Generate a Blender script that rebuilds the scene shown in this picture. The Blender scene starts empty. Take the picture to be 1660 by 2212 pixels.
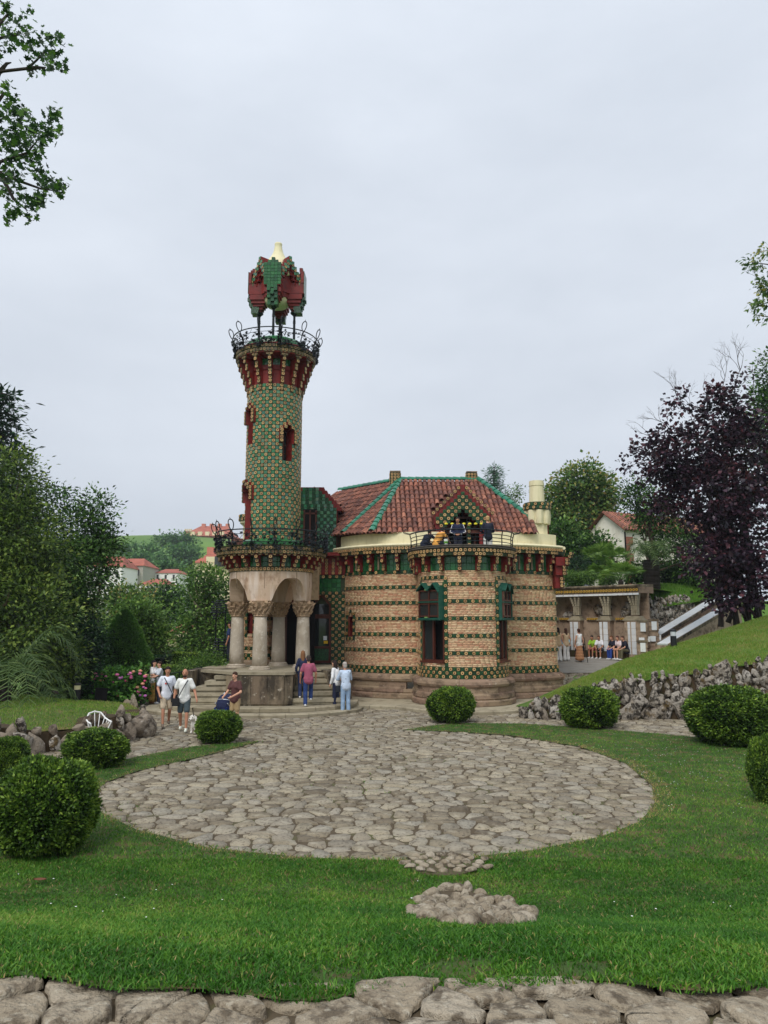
import bpy, math, random
import numpy as np
from mathutils import Matrix, Vector
from mathutils.geometry import delaunay_2d_cdt

random.seed(7)
RNG = np.random.default_rng(7)
C = bpy.context.scene.collection
R = math.radians

# ---------------------------------------------------------------- camera
CAM_Z, PITCH, FPX = 3.3, R(8.3), 1600.0
cam_data = bpy.data.cameras.new('camera')
cam_data.sensor_fit = 'VERTICAL'
cam_data.sensor_height = 24.0
cam_data.lens = 24.0 * FPX / 2212.0
cam_data.clip_start = 0.1
cam_data.clip_end = 3000.0
cam = bpy.data.objects.new('camera', cam_data)
C.objects.link(cam)
cam.location = (0, 0, CAM_Z)
cam.rotation_euler = (R(90) + PITCH, 0, 0)
bpy.context.scene.camera = cam

# ---------------------------------------------------------------- sky, sun, exposure
SUN_EL, SUN_AZ = R(50), R(205)          # azimuth clockwise from +Y: behind the camera, to the left
world = bpy.data.worlds.new('World')
bpy.context.scene.world = world
world.use_nodes = True
wn, wl = world.node_tree.nodes, world.node_tree.links
wn.clear()
w_out = wn.new('ShaderNodeOutputWorld')
w_bg = wn.new('ShaderNodeBackground'); w_bg.inputs['Strength'].default_value = 0.1
w_sky = wn.new('ShaderNodeTexSky'); w_sky.sky_type = 'NISHITA'; w_sky.sun_disc = False
w_sky.sun_elevation = SUN_EL; w_sky.sun_rotation = SUN_AZ
w_tc = wn.new('ShaderNodeTexCoord')
w_map = wn.new('ShaderNodeMapping'); w_map.inputs['Scale'].default_value = (1.0, 1.0, 2.6)
w_noise = wn.new('ShaderNodeTexNoise'); w_noise.inputs['Scale'].default_value = 1.7
w_noise.inputs['Detail'].default_value = 5.0; w_noise.inputs['Roughness'].default_value = 0.55
w_ramp = wn.new('ShaderNodeValToRGB')
w_ramp.color_ramp.elements[0].position = 0.30; w_ramp.color_ramp.elements[0].color = (0.610, 0.665, 0.745, 1)
w_ramp.color_ramp.elements[1].position = 0.72; w_ramp.color_ramp.elements[1].color = (0.770, 0.825, 0.905, 1)
w_sep = wn.new('ShaderNodeSeparateXYZ')
w_up = wn.new('ShaderNodeMapRange'); w_up.inputs['From Min'].default_value = 0.0; w_up.inputs['From Max'].default_value = 0.75
w_up.inputs['To Min'].default_value = 8.3; w_up.inputs['To Max'].default_value = 10.9
w_scale = wn.new('ShaderNodeVectorMath'); w_scale.operation = 'SCALE'
w_mix = wn.new('ShaderNodeMix'); w_mix.data_type = 'RGBA'; w_mix.inputs['Factor'].default_value = 0.06
wl.new(w_tc.outputs['Generated'], w_map.inputs['Vector'])
wl.new(w_map.outputs['Vector'], w_noise.inputs['Vector'])
wl.new(w_noise.outputs['Fac'], w_ramp.inputs['Fac'])
wl.new(w_tc.outputs['Generated'], w_sep.inputs['Vector'])
wl.new(w_sep.outputs['Z'], w_up.inputs['Value'])
wl.new(w_ramp.outputs['Color'], w_scale.inputs[0])
wl.new(w_up.outputs['Result'], w_scale.inputs['Scale'])
wl.new(w_scale.outputs['Vector'], w_mix.inputs['A'])
wl.new(w_sky.outputs['Color'], w_mix.inputs['B'])
wl.new(w_mix.outputs['Result'], w_bg.inputs['Color'])
wl.new(w_bg.outputs['Background'], w_out.inputs['Surface'])

sun_data = bpy.data.lights.new('sun', 'SUN')
sun_data.energy = 1.9
sun_data.angle = R(30)
sun_data.color = (1.0, 0.965, 0.92)
sun = bpy.data.objects.new('sun', sun_data)
C.objects.link(sun)
sun.location = (-8, -20, 30)
# light travels from the sun towards the scene
_sd = Vector((math.sin(SUN_AZ) * math.cos(SUN_EL), math.cos(SUN_AZ) * math.cos(SUN_EL), math.sin(SUN_EL)))
sun.rotation_euler = (-_sd).to_track_quat('-Z', 'Y').to_euler()

vs = bpy.context.scene.view_settings
vs.view_transform = 'Standard'
vs.look = 'None'
vs.gamma = 1.0
vs.use_curve_mapping = False
vs.exposure = 0.15
bpy.context.scene.cycles.use_denoising = True
bpy.context.scene.cycles.max_bounces = 6
bpy.context.scene.cycles.diffuse_bounces = 3
bpy.context.scene.cycles.glossy_bounces = 2
bpy.context.scene.cycles.transmission_bounces = 3
bpy.context.scene.cycles.transparent_max_bounces = 6

# ---------------------------------------------------------------- measuring helpers
_c, _s = math.cos(PITCH), math.sin(PITCH)
def at(vx, vy, Y):
    """world point seen at survey pixel (vx, vy) (1660 x 2212 grid) at distance Y"""
    a, b = (vx - 830.0) / FPX, (1106.0 - vy) / FPX
    d = (a, _c - b * _s, _s + b * _c)
    k = Y / d[1]
    return Vector((d[0] * k, Y, CAM_Z + d[2] * k))
def gp(vx, vy, z=0.0):
    """world point on the level z seen at survey pixel (vx, vy)"""
    a, b = (vx - 830.0) / FPX, (1106.0 - vy) / FPX
    d = (a, _c - b * _s, _s + b * _c)
    k = (z - CAM_Z) / d[2]
    return Vector((d[0] * k, d[1] * k, z))
def sstep(a, b, x):
    t = np.clip((x - a) / (b - a), 0, 1)
    return t * t * (3 - 2 * t)
def S(r, g, b):
    f = lambda c: (c / 255 / 12.92) if c <= 10 else ((c / 255 + 0.055) / 1.055) ** 2.4
    return (f(r), f(g), f(b), 1.0)

# ---------------------------------------------------------------- materials
def _rnd(nt):
    """a random number per piece: tint attribute + object random, wrapped to 0..1"""
    at_ = nt.nodes.new('ShaderNodeAttribute'); at_.attribute_name = 'tint'
    oi = nt.nodes.new('ShaderNodeObjectInfo')
    ad = nt.nodes.new('ShaderNodeMath'); ad.operation = 'ADD'
    fr = nt.nodes.new('ShaderNodeMath'); fr.operation = 'FRACT'
    nt.links.new(at_.outputs['Fac'], ad.inputs[0]); nt.links.new(oi.outputs['Random'], ad.inputs[1])
    nt.links.new(ad.outputs[0], fr.inputs[0])
    return fr.outputs[0]
def mat(name, cols, rough=0.75, stain=None, stain2=None, bump=None, spec=0.35, metal=0.0, leaf=0.0, tint_only=False, coat=0.0):
    """cols: colours picked by the piece's random number; stain=(scale, colour, low, high[, stretch]) patches of noise; bump=(scale, strength)"""
    m = bpy.data.materials.new(name); m.use_nodes = True
    nt = m.node_tree; N, L = nt.nodes, nt.links
    bs = N['Principled BSDF']
    geo = N.new('ShaderNodeNewGeometry')
    if len(cols) > 1:
        if tint_only:
            a_ = N.new('ShaderNodeAttribute'); a_.attribute_name = 'tint'; rnd = a_.outputs['Fac']
        else:
            rnd = _rnd(nt)
        rp = N.new('ShaderNodeValToRGB'); cr = rp.color_ramp
        cr.elements[0].position = 0; cr.elements[0].color = cols[0]
        cr.elements[1].position = 1; cr.elements[1].color = cols[-1]
        for i, c in enumerate(cols[1:-1]):
            e = cr.elements.new((i + 1) / (len(cols) - 1)); e.color = c
        L.new(rnd, rp.inputs['Fac'])
        col = rp.outputs['Color']
    else:
        rgb = N.new('ShaderNodeRGB'); rgb.outputs[0].default_value = cols[0]; col = rgb.outputs[0]
    for st in (stain, stain2):
        if not st: continue
        sc, sc_col, lo, hi = st[:4]
        vec = geo.outputs['Position']
        if len(st) > 4:
            mp = N.new('ShaderNodeMapping'); mp.inputs['Scale'].default_value = st[4]
            L.new(vec, mp.inputs['Vector']); vec = mp.outputs['Vector']
        nz = N.new('ShaderNodeTexNoise'); nz.inputs['Scale'].default_value = sc
        nz.inputs['Detail'].default_value = 6; nz.inputs['Roughness'].default_value = 0.62
        L.new(vec, nz.inputs['Vector'])
        mr = N.new('ShaderNodeMapRange'); mr.inputs['From Min'].default_value = lo; mr.inputs['From Max'].default_value = hi
        mr.inputs['To Max'].default_value = sc_col[3] if len(sc_col) > 3 else 1.0
        L.new(nz.outputs['Fac'], mr.inputs['Value'])
        mx = N.new('ShaderNodeMix'); mx.data_type = 'RGBA'
        mx.inputs['B'].default_value = (*sc_col[:3], 1)
        L.new(mr.outputs['Result'], mx.inputs['Factor']); L.new(col, mx.inputs['A'])
        col = mx.outputs['Result']
    L.new(col, bs.inputs['Base Color'])
    bs.inputs['Roughness'].default_value = rough
    bs.inputs['Metallic'].default_value = metal
    bs.inputs['Specular IOR Level'].default_value = spec
    bs.inputs['Coat Weight'].default_value = coat
    if bump:
        nz = N.new('ShaderNodeTexNoise'); nz.inputs['Scale'].default_value = bump[0]
        nz.inputs['Detail'].default_value = 5; nz.inputs['Roughness'].default_value = 0.6
        L.new(geo.outputs['Position'], nz.inputs['Vector'])
        bm_ = N.new('ShaderNodeBump'); bm_.inputs['Strength'].default_value = bump[1]
        bm_.inputs['Distance'].default_value = bump[2] if len(bump) > 2 else 0.03
        L.new(nz.outputs['Fac'], bm_.inputs['Height']); L.new(bm_.outputs['Normal'], bs.inputs['Normal'])
    if leaf > 0:
        tr = N.new('ShaderNodeBsdfTranslucent'); L.new(col, tr.inputs['Color'])
        ms = N.new('ShaderNodeMixShader'); ms.inputs['Fac'].default_value = leaf
        L.new(bs.outputs['BSDF'], ms.inputs[1]); L.new(tr.outputs['BSDF'], ms.inputs[2])
        L.new(ms.outputs['Shader'], N['Material Output'].inputs['Surface'])
    return m

def A(c, a):                      # colour with a stain amount
    return (c[0], c[1], c[2], a)

# ---------------------------------------------------------------- mesh helpers
WM = {}
def link(o, parent=None, M=None):
    C.objects.link(o)
    M = M or Matrix.Identity(4)
    if parent is not None:
        o.parent = parent
        o.matrix_parent_inverse = Matrix.Identity(4)
        o.matrix_local = WM[parent].inverted() @ M
    else:
        o.matrix_world = M
    WM[o] = M.copy()
    return o
def tag(o, label=None, cat=None, group=None, kind=None):
    if label: o['label'] = label
    if cat: o['category'] = cat
    if group: o['group'] = group
    if kind: o['kind'] = kind
    return o
def thing(name, label, cat, loc=(0, 0, 0), rz=0.0, group=None):
    o = bpy.data.objects.new(name, None)
    o.empty_display_size = 0.2
    link(o, None, Matrix.Translation(loc) @ Matrix.Rotation(rz, 4, 'Z'))
    return tag(o, label, cat, group)
def as_list(m):
    return list(m) if isinstance(m, (list, tuple)) else [m]

def np_mesh(name, V, F, mats, mi=None, tint=None, smooth=False):
    """V (n,3); F (k,3|4) array or list of polygons"""
    me = bpy.data.meshes.new(name)
    V = np.asarray(V, dtype=np.float32)
    if isinstance(F, np.ndarray):
        nf, w = F.shape
        me.vertices.add(len(V)); me.vertices.foreach_set('co', V.ravel())
        me.loops.add(nf * w); me.loops.foreach_set('vertex_index', F.astype(np.int32).ravel())
        me.polygons.add(nf)
        me.polygons.foreach_set('loop_start', np.arange(0, nf * w, w, dtype=np.int32))
        me.update(calc_edges=True)
    else:
        me.from_pydata([tuple(v) for v in V.tolist()], [], [tuple(f) for f in F])
        nf = len(F)
    for m in as_list(mats): me.materials.append(m)
    if mi is not None: me.polygons.foreach_set('material_index', np.asarray(mi, dtype=np.int32))
    if tint is not None:
        a = me.attributes.new('tint', 'FLOAT', 'FACE'); a.data.foreach_set('value', np.asarray(tint, dtype=np.float32))
    if smooth: me.polygons.foreach_set('use_smooth', np.ones(len(me.polygons), dtype=bool))
    me.update()
    return me

class MB:
    """collects shapes into one mesh"""
    def __init__(s): s.v = []; s.f = []; s.m = []; s.t = []
    def add(s, V, F, mi=0, t=0.0):
        o = len(s.v)
        s.v.extend([tuple(p) for p in V])
        for k, f in enumerate(F):
            s.f.append(tuple(i + o for i in f)); s.m.append(mi if isinstance(mi, int) else mi[k]); s.t.append(t)
        return s
    def box(s, c, size, mi=0, rz=0.0, t=0.0, taper=0.0, M=None):
        x, y, z = size[0] / 2, size[1] / 2, size[2] / 2
        k = 1 - taper
        P = [(-x, -y, -z), (x, -y, -z), (x, y, -z), (-x, y, -z), (-x * k, -y * k, z), (x * k, -y * k, z), (x * k, y * k, z), (-x * k, y * k, z)]
        if M is None:
            ca, sa = math.cos(rz), math.sin(rz)
            V = [(c[0] + p[0] * ca - p[1] * sa, c[1] + p[0] * sa + p[1] * ca, c[2] + p[2]) for p in P]
        else:
            V = [M @ Vector((c[0] + p[0], c[1] + p[1], c[2] + p[2])) for p in P]
        return s.add(V, [(0, 3, 2, 1), (4, 5, 6, 7), (0, 1, 5, 4), (1, 2, 6, 5), (2, 3, 7, 6), (3, 0, 4, 7)], mi, t)
    def lathe(s, prof, n=24, c=(0, 0, 0), a0=0.0, a1=2 * math.pi, mi=0, cap=True, t=0.0):
        full = abs(a1 - a0 - 2 * math.pi) < 1e-6
        m = n if full else n + 1
        V = []
        for r, z in prof:
            for i in range(m):
                a = a0 + (a1 - a0) * i / n
                V.append((c[0] + r * math.cos(a), c[1] + r * math.sin(a), c[2] + z))
        F = []
        for j in range(len(prof) - 1):
            for i in range(n):
                i2 = (i + 1) % m
                F.append((j * m + i, j * m + i2, (j + 1) * m + i2, (j + 1) * m + i))
        if full and cap:
            F.append(tuple(reversed(range(m)))); F.append(tuple((len(prof) - 1) * m + i for i in range(m)))
        return s.add(V, F, mi, t)
    def tube(s, pts, rad, n=6, mi=0, t=0.0, cap=True):
        pts = [Vector(p) for p in pts]
        if not isinstance(rad, (list, tuple)): rad = [rad] * len(pts)
        V = []; up = None
        for i, p in enumerate(pts):
            d = (pts[min(i + 1, len(pts) - 1)] - pts[max(i - 1, 0)])
            d = d.normalized() if d.length > 1e-9 else Vector((0, 0, 1))
            if up is None:
                up = Vector((0, 0, 1)) if abs(d.z) < 0.9 else Vector((1, 0, 0))
            u = d.cross(up).normalized(); w = u.cross(d).normalized(); up = w
            for k in range(n):
                a = 2 * math.pi * k / n
                V.append(p + (u * math.cos(a) + w * math.sin(a)) * rad[i])
        F = []
        for i in range(len(pts) - 1):
            for k in range(n):
                k2 = (k + 1) % n
                F.append((i * n + k, i * n + k2, (i + 1) * n + k2, (i + 1) * n + k))
        if cap:
            F.append(tuple(reversed(range(n)))); F.append(tuple((len(pts) - 1) * n + k for k in range(n)))
        return s.add(V, F, mi, t)
    def prism(s, poly, z0, z1, mi=0, t=0.0):
        n = len(poly)
        V = [(p[0], p[1], z0) for p in poly] + [(p[0], p[1], z1) for p in poly]
        F = [tuple(reversed(range(n))), tuple(range(n, 2 * n))] + [(i, (i + 1) % n, n + (i + 1) % n, n + i) for i in range(n)]
        return s.add(V, F, mi, t)
    def mesh(s, name, mats, smooth=False):
        return np_mesh(name, np.array(s.v, dtype=np.float32).reshape(-1, 3), s.f, mats, s.m, s.t, smooth)
    def obj(s, name, mats, parent=None, smooth=False, M=None):
        me = s.mesh(name, mats, smooth)
        return link(bpy.data.objects.new(name, me), parent, M)

def ico(sub=1):
    import bmesh
    b = bmesh.new(); bmesh.ops.create_icosphere(b, subdivisions=sub, radius=1.0)
    V = np.array([v.co[:] for v in b.verts]); F = np.array([[v.index for v in f.verts] for f in b.faces]); b.free()
    return V, F
ICO1, ICO2, ICO3 = ico(1), ico(2), ico(3)

def noise3(P, f=1.0, seed=0):
    """cheap smooth pseudo-noise from sines, about -1..1"""
    P = np.asarray(P) * f
    r = np.random.default_rng(seed)
    out = np.zeros(len(P))
    for k in range(5):
        d = r.normal(size=3); d /= np.linalg.norm(d)
        out += np.sin(P @ d * (1.0 + 0.7 * k) + r.uniform(0, 6.28)) / (1.0 + 0.45 * k)
    return out / 2.4

class Pieces:
    """alike pieces with one shared mesh: the largest in view become objects, the rest are joined"""
    def __init__(s, name, mesh, stuff_name, limit=300):
        s.name, s.mesh, s.stuff, s.limit, s.items = name, mesh, stuff_name, limit, []
    def put(s, M, parent=None): s.items.append((M, parent)); return s
    def flush(s, owner):
        me = s.mesh
        camp = Vector((0, 0, CAM_Z))
        def score(it):
            p = it[0].translation; n = it[0].to_3x3() @ Vector((0, -1, 0)); d = camp - p
            return max(0.0, n.normalized().dot(d.normalized())) / max(d.length_squared, 1.0) * n.length ** 2
        its = sorted(s.items, key=score, reverse=True)
        for M, par in its[:s.limit]:
            link(bpy.data.objects.new(s.name, me), par or owner, M)
        rest = its[s.limit:]
        if rest:
            nv = len(me.vertices); V = np.empty(nv * 3, dtype=np.float32); me.vertices.foreach_get('co', V); V = V.reshape(-1, 3)
            F = [tuple(p.vertices) for p in me.polygons]; mi = [p.material_index for p in me.polygons]
            VV, FF, MM, TT = [], [], [], []
            for k, (M, par) in enumerate(rest):
                m3 = np.array(M.to_3x3()); tr = np.array(M.translation)
                VV.append(V @ m3.T + tr); o = k * nv
                FF.extend([tuple(i + o for i in f) for f in F]); MM.extend(mi); TT.extend([random.random()] * len(F))
            m2 = np_mesh(s.stuff, np.concatenate(VV), FF, [x for x in me.materials], MM, TT)
            o = link(bpy.data.objects.new(s.stuff, m2), owner)
            o['kind'] = 'stuff'

def face(P, ang, sc=(1, 1, 1), tilt=0.0):
    """matrix: a piece modelled facing -Y in the XZ plane, turned so that it faces direction ang (world angle of its outward normal)"""
    return Matrix.Translation(P) @ Matrix.Rotation(ang + math.pi / 2, 4, 'Z') @ Matrix.Rotation(tilt, 4, 'X') @ Matrix.Diagonal((*sc, 1))

class Path:
    """plan polyline with arc length; outward normal to the right of travel when side=+1"""
    def __init__(s, pts, side=1):
        s.p = np.array(pts, dtype=float); d = np.diff(s.p, axis=0); s.l = np.hypot(d[:, 0], d[:, 1])
        s.c = np.concatenate([[0], np.cumsum(s.l)]); s.len = s.c[-1]; s.side = side
    def at(s, t, off=0.0):
        t = min(max(t, 0), s.len - 1e-6); i = int(np.searchsorted(s.c, t, 'right') - 1)
        # smooth tangent
        e = 0.04
        a, b = s._p(max(t - e, 0)), s._p(min(t + e, s.len))
        d = (b - a) / (np.linalg.norm(b - a) + 1e-9)
        n = np.array([d[1], -d[0]]) * s.side
        p = s._p(t) + n * off
        return Vector((p[0], p[1], 0)), math.atan2(n[1], n[0])
    def _p(s, t):
        return np.array([np.interp(t, s.c, s.p[:, 0]), np.interp(t, s.c, s.p[:, 1])])
    def sweep(s, mb, prof, n=60, t0=0.0, t1=None, mi=0):
        """prof: list of (offset outward, z)"""
        t1 = s.len if t1 is None else t1
        V = []; k = len(prof)
        for i in range(n + 1):
            t = t0 + (t1 - t0) * i / n
            for off, z in prof:
                p, a = s.at(t, off); V.append((p.x, p.y, z))
        F = [(i * k + j, (i + 1) * k + j, (i + 1) * k + j + 1, i * k + j + 1) for i in range(n) for j in range(k - 1)]
        F.append(tuple(reversed(range(k)))); F.append(tuple(n * k + j for j in range(k)))
        return mb.add(V, F, mi)
def arc(cx, cy, r, a0, a1, n=24):
    return [(cx + r * math.cos(a0 + (a1 - a0) * i / n), cy + r * math.sin(a0 + (a1 - a0) * i / n)) for i in range(n + 1)]

# ---------------------------------------------------------------- material library
m_flower_base = mat('tile_dark_green', [S(62, 70, 44), S(44, 62, 40), S(80, 82, 50)], 0.35, stain=(9, S(34, 34, 26), .45, .75))
m_petal = mat('tile_cream_petal', [S(208, 168, 112), S(188, 150, 98), S(216, 178, 122), S(160, 132, 90), S(200, 152, 104)], 0.35, stain=(5, A(S(96, 78, 48), .7), .48, .74))
m_seed = mat('tile_brown_seed', [S(98, 44, 24), S(74, 36, 22)], 0.45)
m_green_tile = mat('tile_glazed_green', [S(44, 104, 70), S(58, 126, 86), S(38, 92, 56), S(92, 140, 112), S(62, 116, 70), S(54, 106, 92), S(112, 132, 104)], 0.22, stain=(3.2, A(S(170, 128, 96), .75), .66, .72), stain2=(14, A(S(120, 150, 110), .5), .55, .8), bump=(10, .12), spec=.5)
m_leaf_tile = mat('tile_leaf_green', [S(36, 84, 48), S(44, 98, 54), S(30, 70, 44)], 0.28, stain=(17, A(S(16, 34, 22), .9), .42, .6), bump=(22, .5), spec=.5)
m_deep_tile = mat('tile_deep_green', [S(28, 86, 46), S(36, 104, 52), S(24, 72, 42), S(48, 112, 58)], 0.2, stain=(7, A(S(22, 52, 34), .7), .5, .75), bump=(9, .12), spec=.5)
m_red = mat('oxide_red_paint', [S(132, 38, 33), S(120, 34, 30)], 0.6, stain=(4, A(S(78, 26, 24), .75), .43, .72), bump=(30, .1))
m_brick = mat('pale_brick', [S(220, 188, 146), S(230, 200, 160), S(214, 172, 136), S(200, 142, 112), S(222, 192, 150), S(208, 158, 126), S(234, 208, 168)], 0.85, stain=(5, A(S(150, 112, 84), .55), .5, .78), bump=(60, .3, .01))
m_mortar = mat('brick_mortar', [S(192, 164, 130)], 0.95, stain=(6, A(S(120, 96, 74), .7), .45, .75))
m_cream = mat('cream_render', [S(230, 220, 182)], 0.8, stain=(2.5, A(S(190, 178, 134), .6), .5, .75, (3, 3, .6)), bump=(20, .08))
m_roof = mat('clay_roof_tile', [S(154, 100, 80), S(130, 82, 68), S(180, 120, 96), S(106, 68, 60), S(146, 100, 86), S(164, 102, 80), S(118, 78, 68)], 0.85, stain=(6, A(S(62, 46, 42), .85), .46, .66), stain2=(20, A(S(196, 168, 140), .5), .6, .8), bump=(40, .25, .01))
m_roof_under = mat('roof_underlay', [S(92, 54, 44)], 0.95)
m_ridge = mat('ridge_glaze_green', [S(36, 116, 88), S(44, 130, 98), S(30, 98, 78)], 0.25, stain=(10, A(S(30, 66, 52), .7), .5, .75), spec=.5)
m_pink_stone = mat('pink_sandstone', [S(192, 166, 140), S(200, 174, 150), S(184, 156, 128)], 0.85, stain=(1.6, A(S(222, 206, 192), .7), .5, .66, (1.8, 1.8, .25)), stain2=(2.6, A(S(132, 98, 72), .75), .52, .68, (1, 1, .6)), bump=(14, .15))
m_column = mat('weathered_column_stone', [S(180, 168, 150)], 0.85, stain=(2.2, A(S(140, 126, 106), .8), .48, .7, (1, 1, .5)), stain2=(7, A(S(226, 218, 204), .7), .55, .75), bump=(22, .25))
m_capital = mat('carved_capital_stone', [S(186, 158, 128)], 0.9, stain=(9, A(S(112, 90, 68), .8), .48, .7), bump=(26, .9, .05))
m_plinth = mat('brown_sandstone', [S(144, 120, 100), S(132, 106, 90), S(158, 138, 112), S(126, 98, 84), S(150, 132, 106)], 0.85, stain=(2.0, A(S(72, 58, 46), .9), .48, .68, (1, 1, 2)), stain2=(9, A(S(214, 200, 180), .55), .6, .75), bump=(18, .3))
m_podium = mat('stained_podium_stone', [S(132, 118, 96), S(144, 130, 106), S(118, 102, 84)], 0.9, stain=(1.7, A(S(52, 46, 38), .92), .40, .58, (1, 1, .5)), stain2=(5, A(S(206, 196, 176), .7), .6, .72), bump=(16, .3))
m_step = mat('worn_step_stone', [S(156, 146, 124), S(170, 160, 136), S(142, 132, 110)], 0.9, stain=(3, A(S(104, 94, 74), .75), .48, .72), bump=(24, .3))
m_wood = mat('brown_door_wood', [S(86, 44, 32), S(96, 50, 36)], 0.45, stain=(5, A(S(48, 26, 20), .7), .45, .75, (4, 4, .5)))
m_glass = mat('dark_window_glass', [S(42, 46, 46)], 0.06, spec=.6)
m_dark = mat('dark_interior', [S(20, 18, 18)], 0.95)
m_iron = mat('black_wrought_iron', [S(26, 32, 36)], 0.45, metal=.4, stain=(14, A(S(56, 70, 66), .6), .55, .75))
m_teal_wood = mat('teal_painted_wood', [S(20, 72, 58), S(26, 82, 66)], 0.5, stain=(6, A(S(60, 120, 104), .5), .55, .75))
m_white_tile = mat('white_glazed_tile', [S(232, 234, 234), S(222, 226, 228), S(238, 238, 236)], 0.25, stain=(6, A(S(150, 146, 132), .5), .58, .75), spec=.5)
m_white_wall = mat('white_plaster', [S(236, 230, 214)], 0.9, stain=(.9, A(S(190, 178, 154), .6), .5, .72, (1, 1, .4)))

# ---- unit tiles, modelled facing -Y, 1 x 1
def _unit_tiles():
    mb = MB()
    mb.add([(-.49, 0, -.49), (.49, 0, -.49), (.49, 0, .49), (-.49, 0, .49), (-.46, -.2, -.46), (.46, -.2, -.46), (.46, -.2, .46), (-.46, -.2, .46)],
           [(4, 5, 6, 7), (0, 1, 5, 4), (1, 2, 6, 5), (2, 3, 7, 6), (3, 0, 4, 7)], 0)
    ring = lambda r, y, sq: [(r * math.copysign(abs(math.cos(a)) ** sq, math.cos(a)), y, r * math.copysign(abs(math.sin(a)) ** sq, math.sin(a))) for a in [math.pi * (k / 4 + .125) for k in range(8)]]
    V = ring(.445, -.2, .8) + ring(.415, -.34, .8) + ring(.20, -.34, 1) + ring(.15, -.26, 1)
    F = [(i, (i + 1) % 8, 8 + (i + 1) % 8, 8 + i) for i in range(8)]
    F2 = [(8 + i, 8 + (i + 1) % 8, 16 + (i + 1) % 8, 16 + i) for i in range(8)]
    mb.add(V, F + F2, 1)
    mb.add(ring(.20, -.34, 1) + [(0, -.28, 0)], [(i, (i + 1) % 8, 8) for i in range(8)], 2)
    fl = mb.mesh('flower_tile', [m_flower_base, m_petal, m_seed])
    def plain(nm, m, d=.2, bev=.05, leafy=False):
        b = MB()
        b.add([(-.49, 0, -.49), (.49, 0, -.49), (.49, 0, .49), (-.49, 0, .49), (-.48, -d + .05, -.48), (.48, -d + .05, -.48), (.48, -d + .05, .48), (-.48, -d + .05, .48),
               (-.48 + bev, -d, -.48 + bev), (.48 - bev, -d, -.48 + bev), (.48 - bev, -d, .48 - bev), (-.48 + bev, -d, .48 - bev)],
              [(8, 9, 10, 11)] + [(i, (i + 1) % 4, 4 + (i + 1) % 4, 4 + i) for i in range(4)] + [(4 + i, 4 + (i + 1) % 4, 8 + (i + 1) % 4, 8 + i) for i in range(4)], 0)
        if leafy:   # raised leaf blades
            for cx, cz, a in ((-.16, -.12, .7), (.17, .14, .7), (.16, -.2, -.6), (-.2, .22, -.6)):
                ca, sa = math.cos(a), math.sin(a); P = []
                for u, w, y in ((-.2, 0, -d), (0, -.1, -d), (.2, 0, -d), (0, .1, -d), (0, 0, -d - .13)):
                    P.append((cx + u * ca - w * sa, y, cz + u * sa + w * ca))
                b.add(P, [(0, 1, 4), (1, 2, 4), (2, 3, 4), (3, 0, 4)], 0)
        return b.mesh(nm, [m])
    return fl, plain('glazed_tile', m_green_tile), plain('leaf_tile', m_leaf_tile, leafy=True), plain('green_wall_tile', m_deep_tile, .14)
ME_FLOWER, ME_GREEN, ME_LEAFT, ME_DEEP = _unit_tiles()
m_petal_dark = mat('tile_dark_petal', [S(150, 126, 84), S(116, 104, 74), S(176, 146, 94), S(92, 86, 66)], 0.5, stain=(5, A(S(52, 50, 40), .85), .46, .66))
ME_FLOWER_DARK = ME_FLOWER.copy(); ME_FLOWER_DARK.name = 'dark_flower_tile'; ME_FLOWER_DARK.materials[1] = m_petal_dark  # same flower tile with darker, patchy petals, for the ring courses
TS = 0.142          # tile pitch in metres
# ================================================================ ground, plaza, lawn
m_dirt = mat('joint_earth', [S(88, 76, 58)], 0.95, stain=(1.3, A(S(92, 100, 56), .75), .54, .68), stain2=(9, A(S(74, 64, 50), .7), .45, .7), bump=(40, .4))
m_cobble = mat('pale_limestone_paving', [S(160, 149, 127), S(142, 131, 110), S(176, 164, 140), S(156, 149, 134), S(128, 116, 96), S(168, 159, 142), S(148, 136, 114), S(112, 101, 84)], 0.85,
               stain=(19, A(S(88, 79, 66), .8), .53, .64, (1, 1, 1)), stain2=(4, A(S(190, 181, 160), .6), .53, .66), bump=(22, 1.0, .05))
m_soil = mat('lawn_soil', [S(68, 88, 36)], 0.95, stain=(6, A(S(44, 66, 24), .9), .4, .6), stain2=(3.0, A(S(104, 86, 58), .85), .50, .60), bump=(30, .6))
m_far_grass = mat('hill_meadow', [S(104, 136, 58)], 0.95, stain=(.02, A(S(82, 116, 50), .9), .4, .6), stain2=(.12, A(S(126, 146, 74), .5), .5, .7))
m_blade = mat('grass_blade', [S(46, 92, 22), S(64, 116, 29), S(90, 138, 40), S(124, 156, 56), S(160, 152, 88), S(176, 150, 104)], 0.5, leaf=.25, tint_only=True, spec=.3)

def inside(poly, X, Y):
    """vectorised point in polygon"""
    X = np.asarray(X); Y = np.asarray(Y); res = np.zeros(X.shape, bool); n = len(poly)
    for i in range(n):
        x1, y1 = poly[i]; x2, y2 = poly[(i + 1) % n]
        c = (y1 > Y) != (y2 > Y)
        with np.errstate(divide='ignore', invalid='ignore'):
            xi = (x2 - x1) * (Y - y1) / (y2 - y1 + 1e-12) + x1
        res ^= c & (X < xi)
    return res
def edge_dist(poly, X, Y):
    d = np.full(np.shape(X), 1e9); n = len(poly)
    for i in range(n):
        a = np.array(poly[i]); b = np.array(poly[(i + 1) % n]); ab = b - a
        t = np.clip(((X - a[0]) * ab[0] + (Y - a[1]) * ab[1]) / (ab @ ab + 1e-12), 0, 1)
        d = np.minimum(d, np.hypot(X - a[0] - t * ab[0], Y - a[1] - t * ab[1]))
    return d

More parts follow.
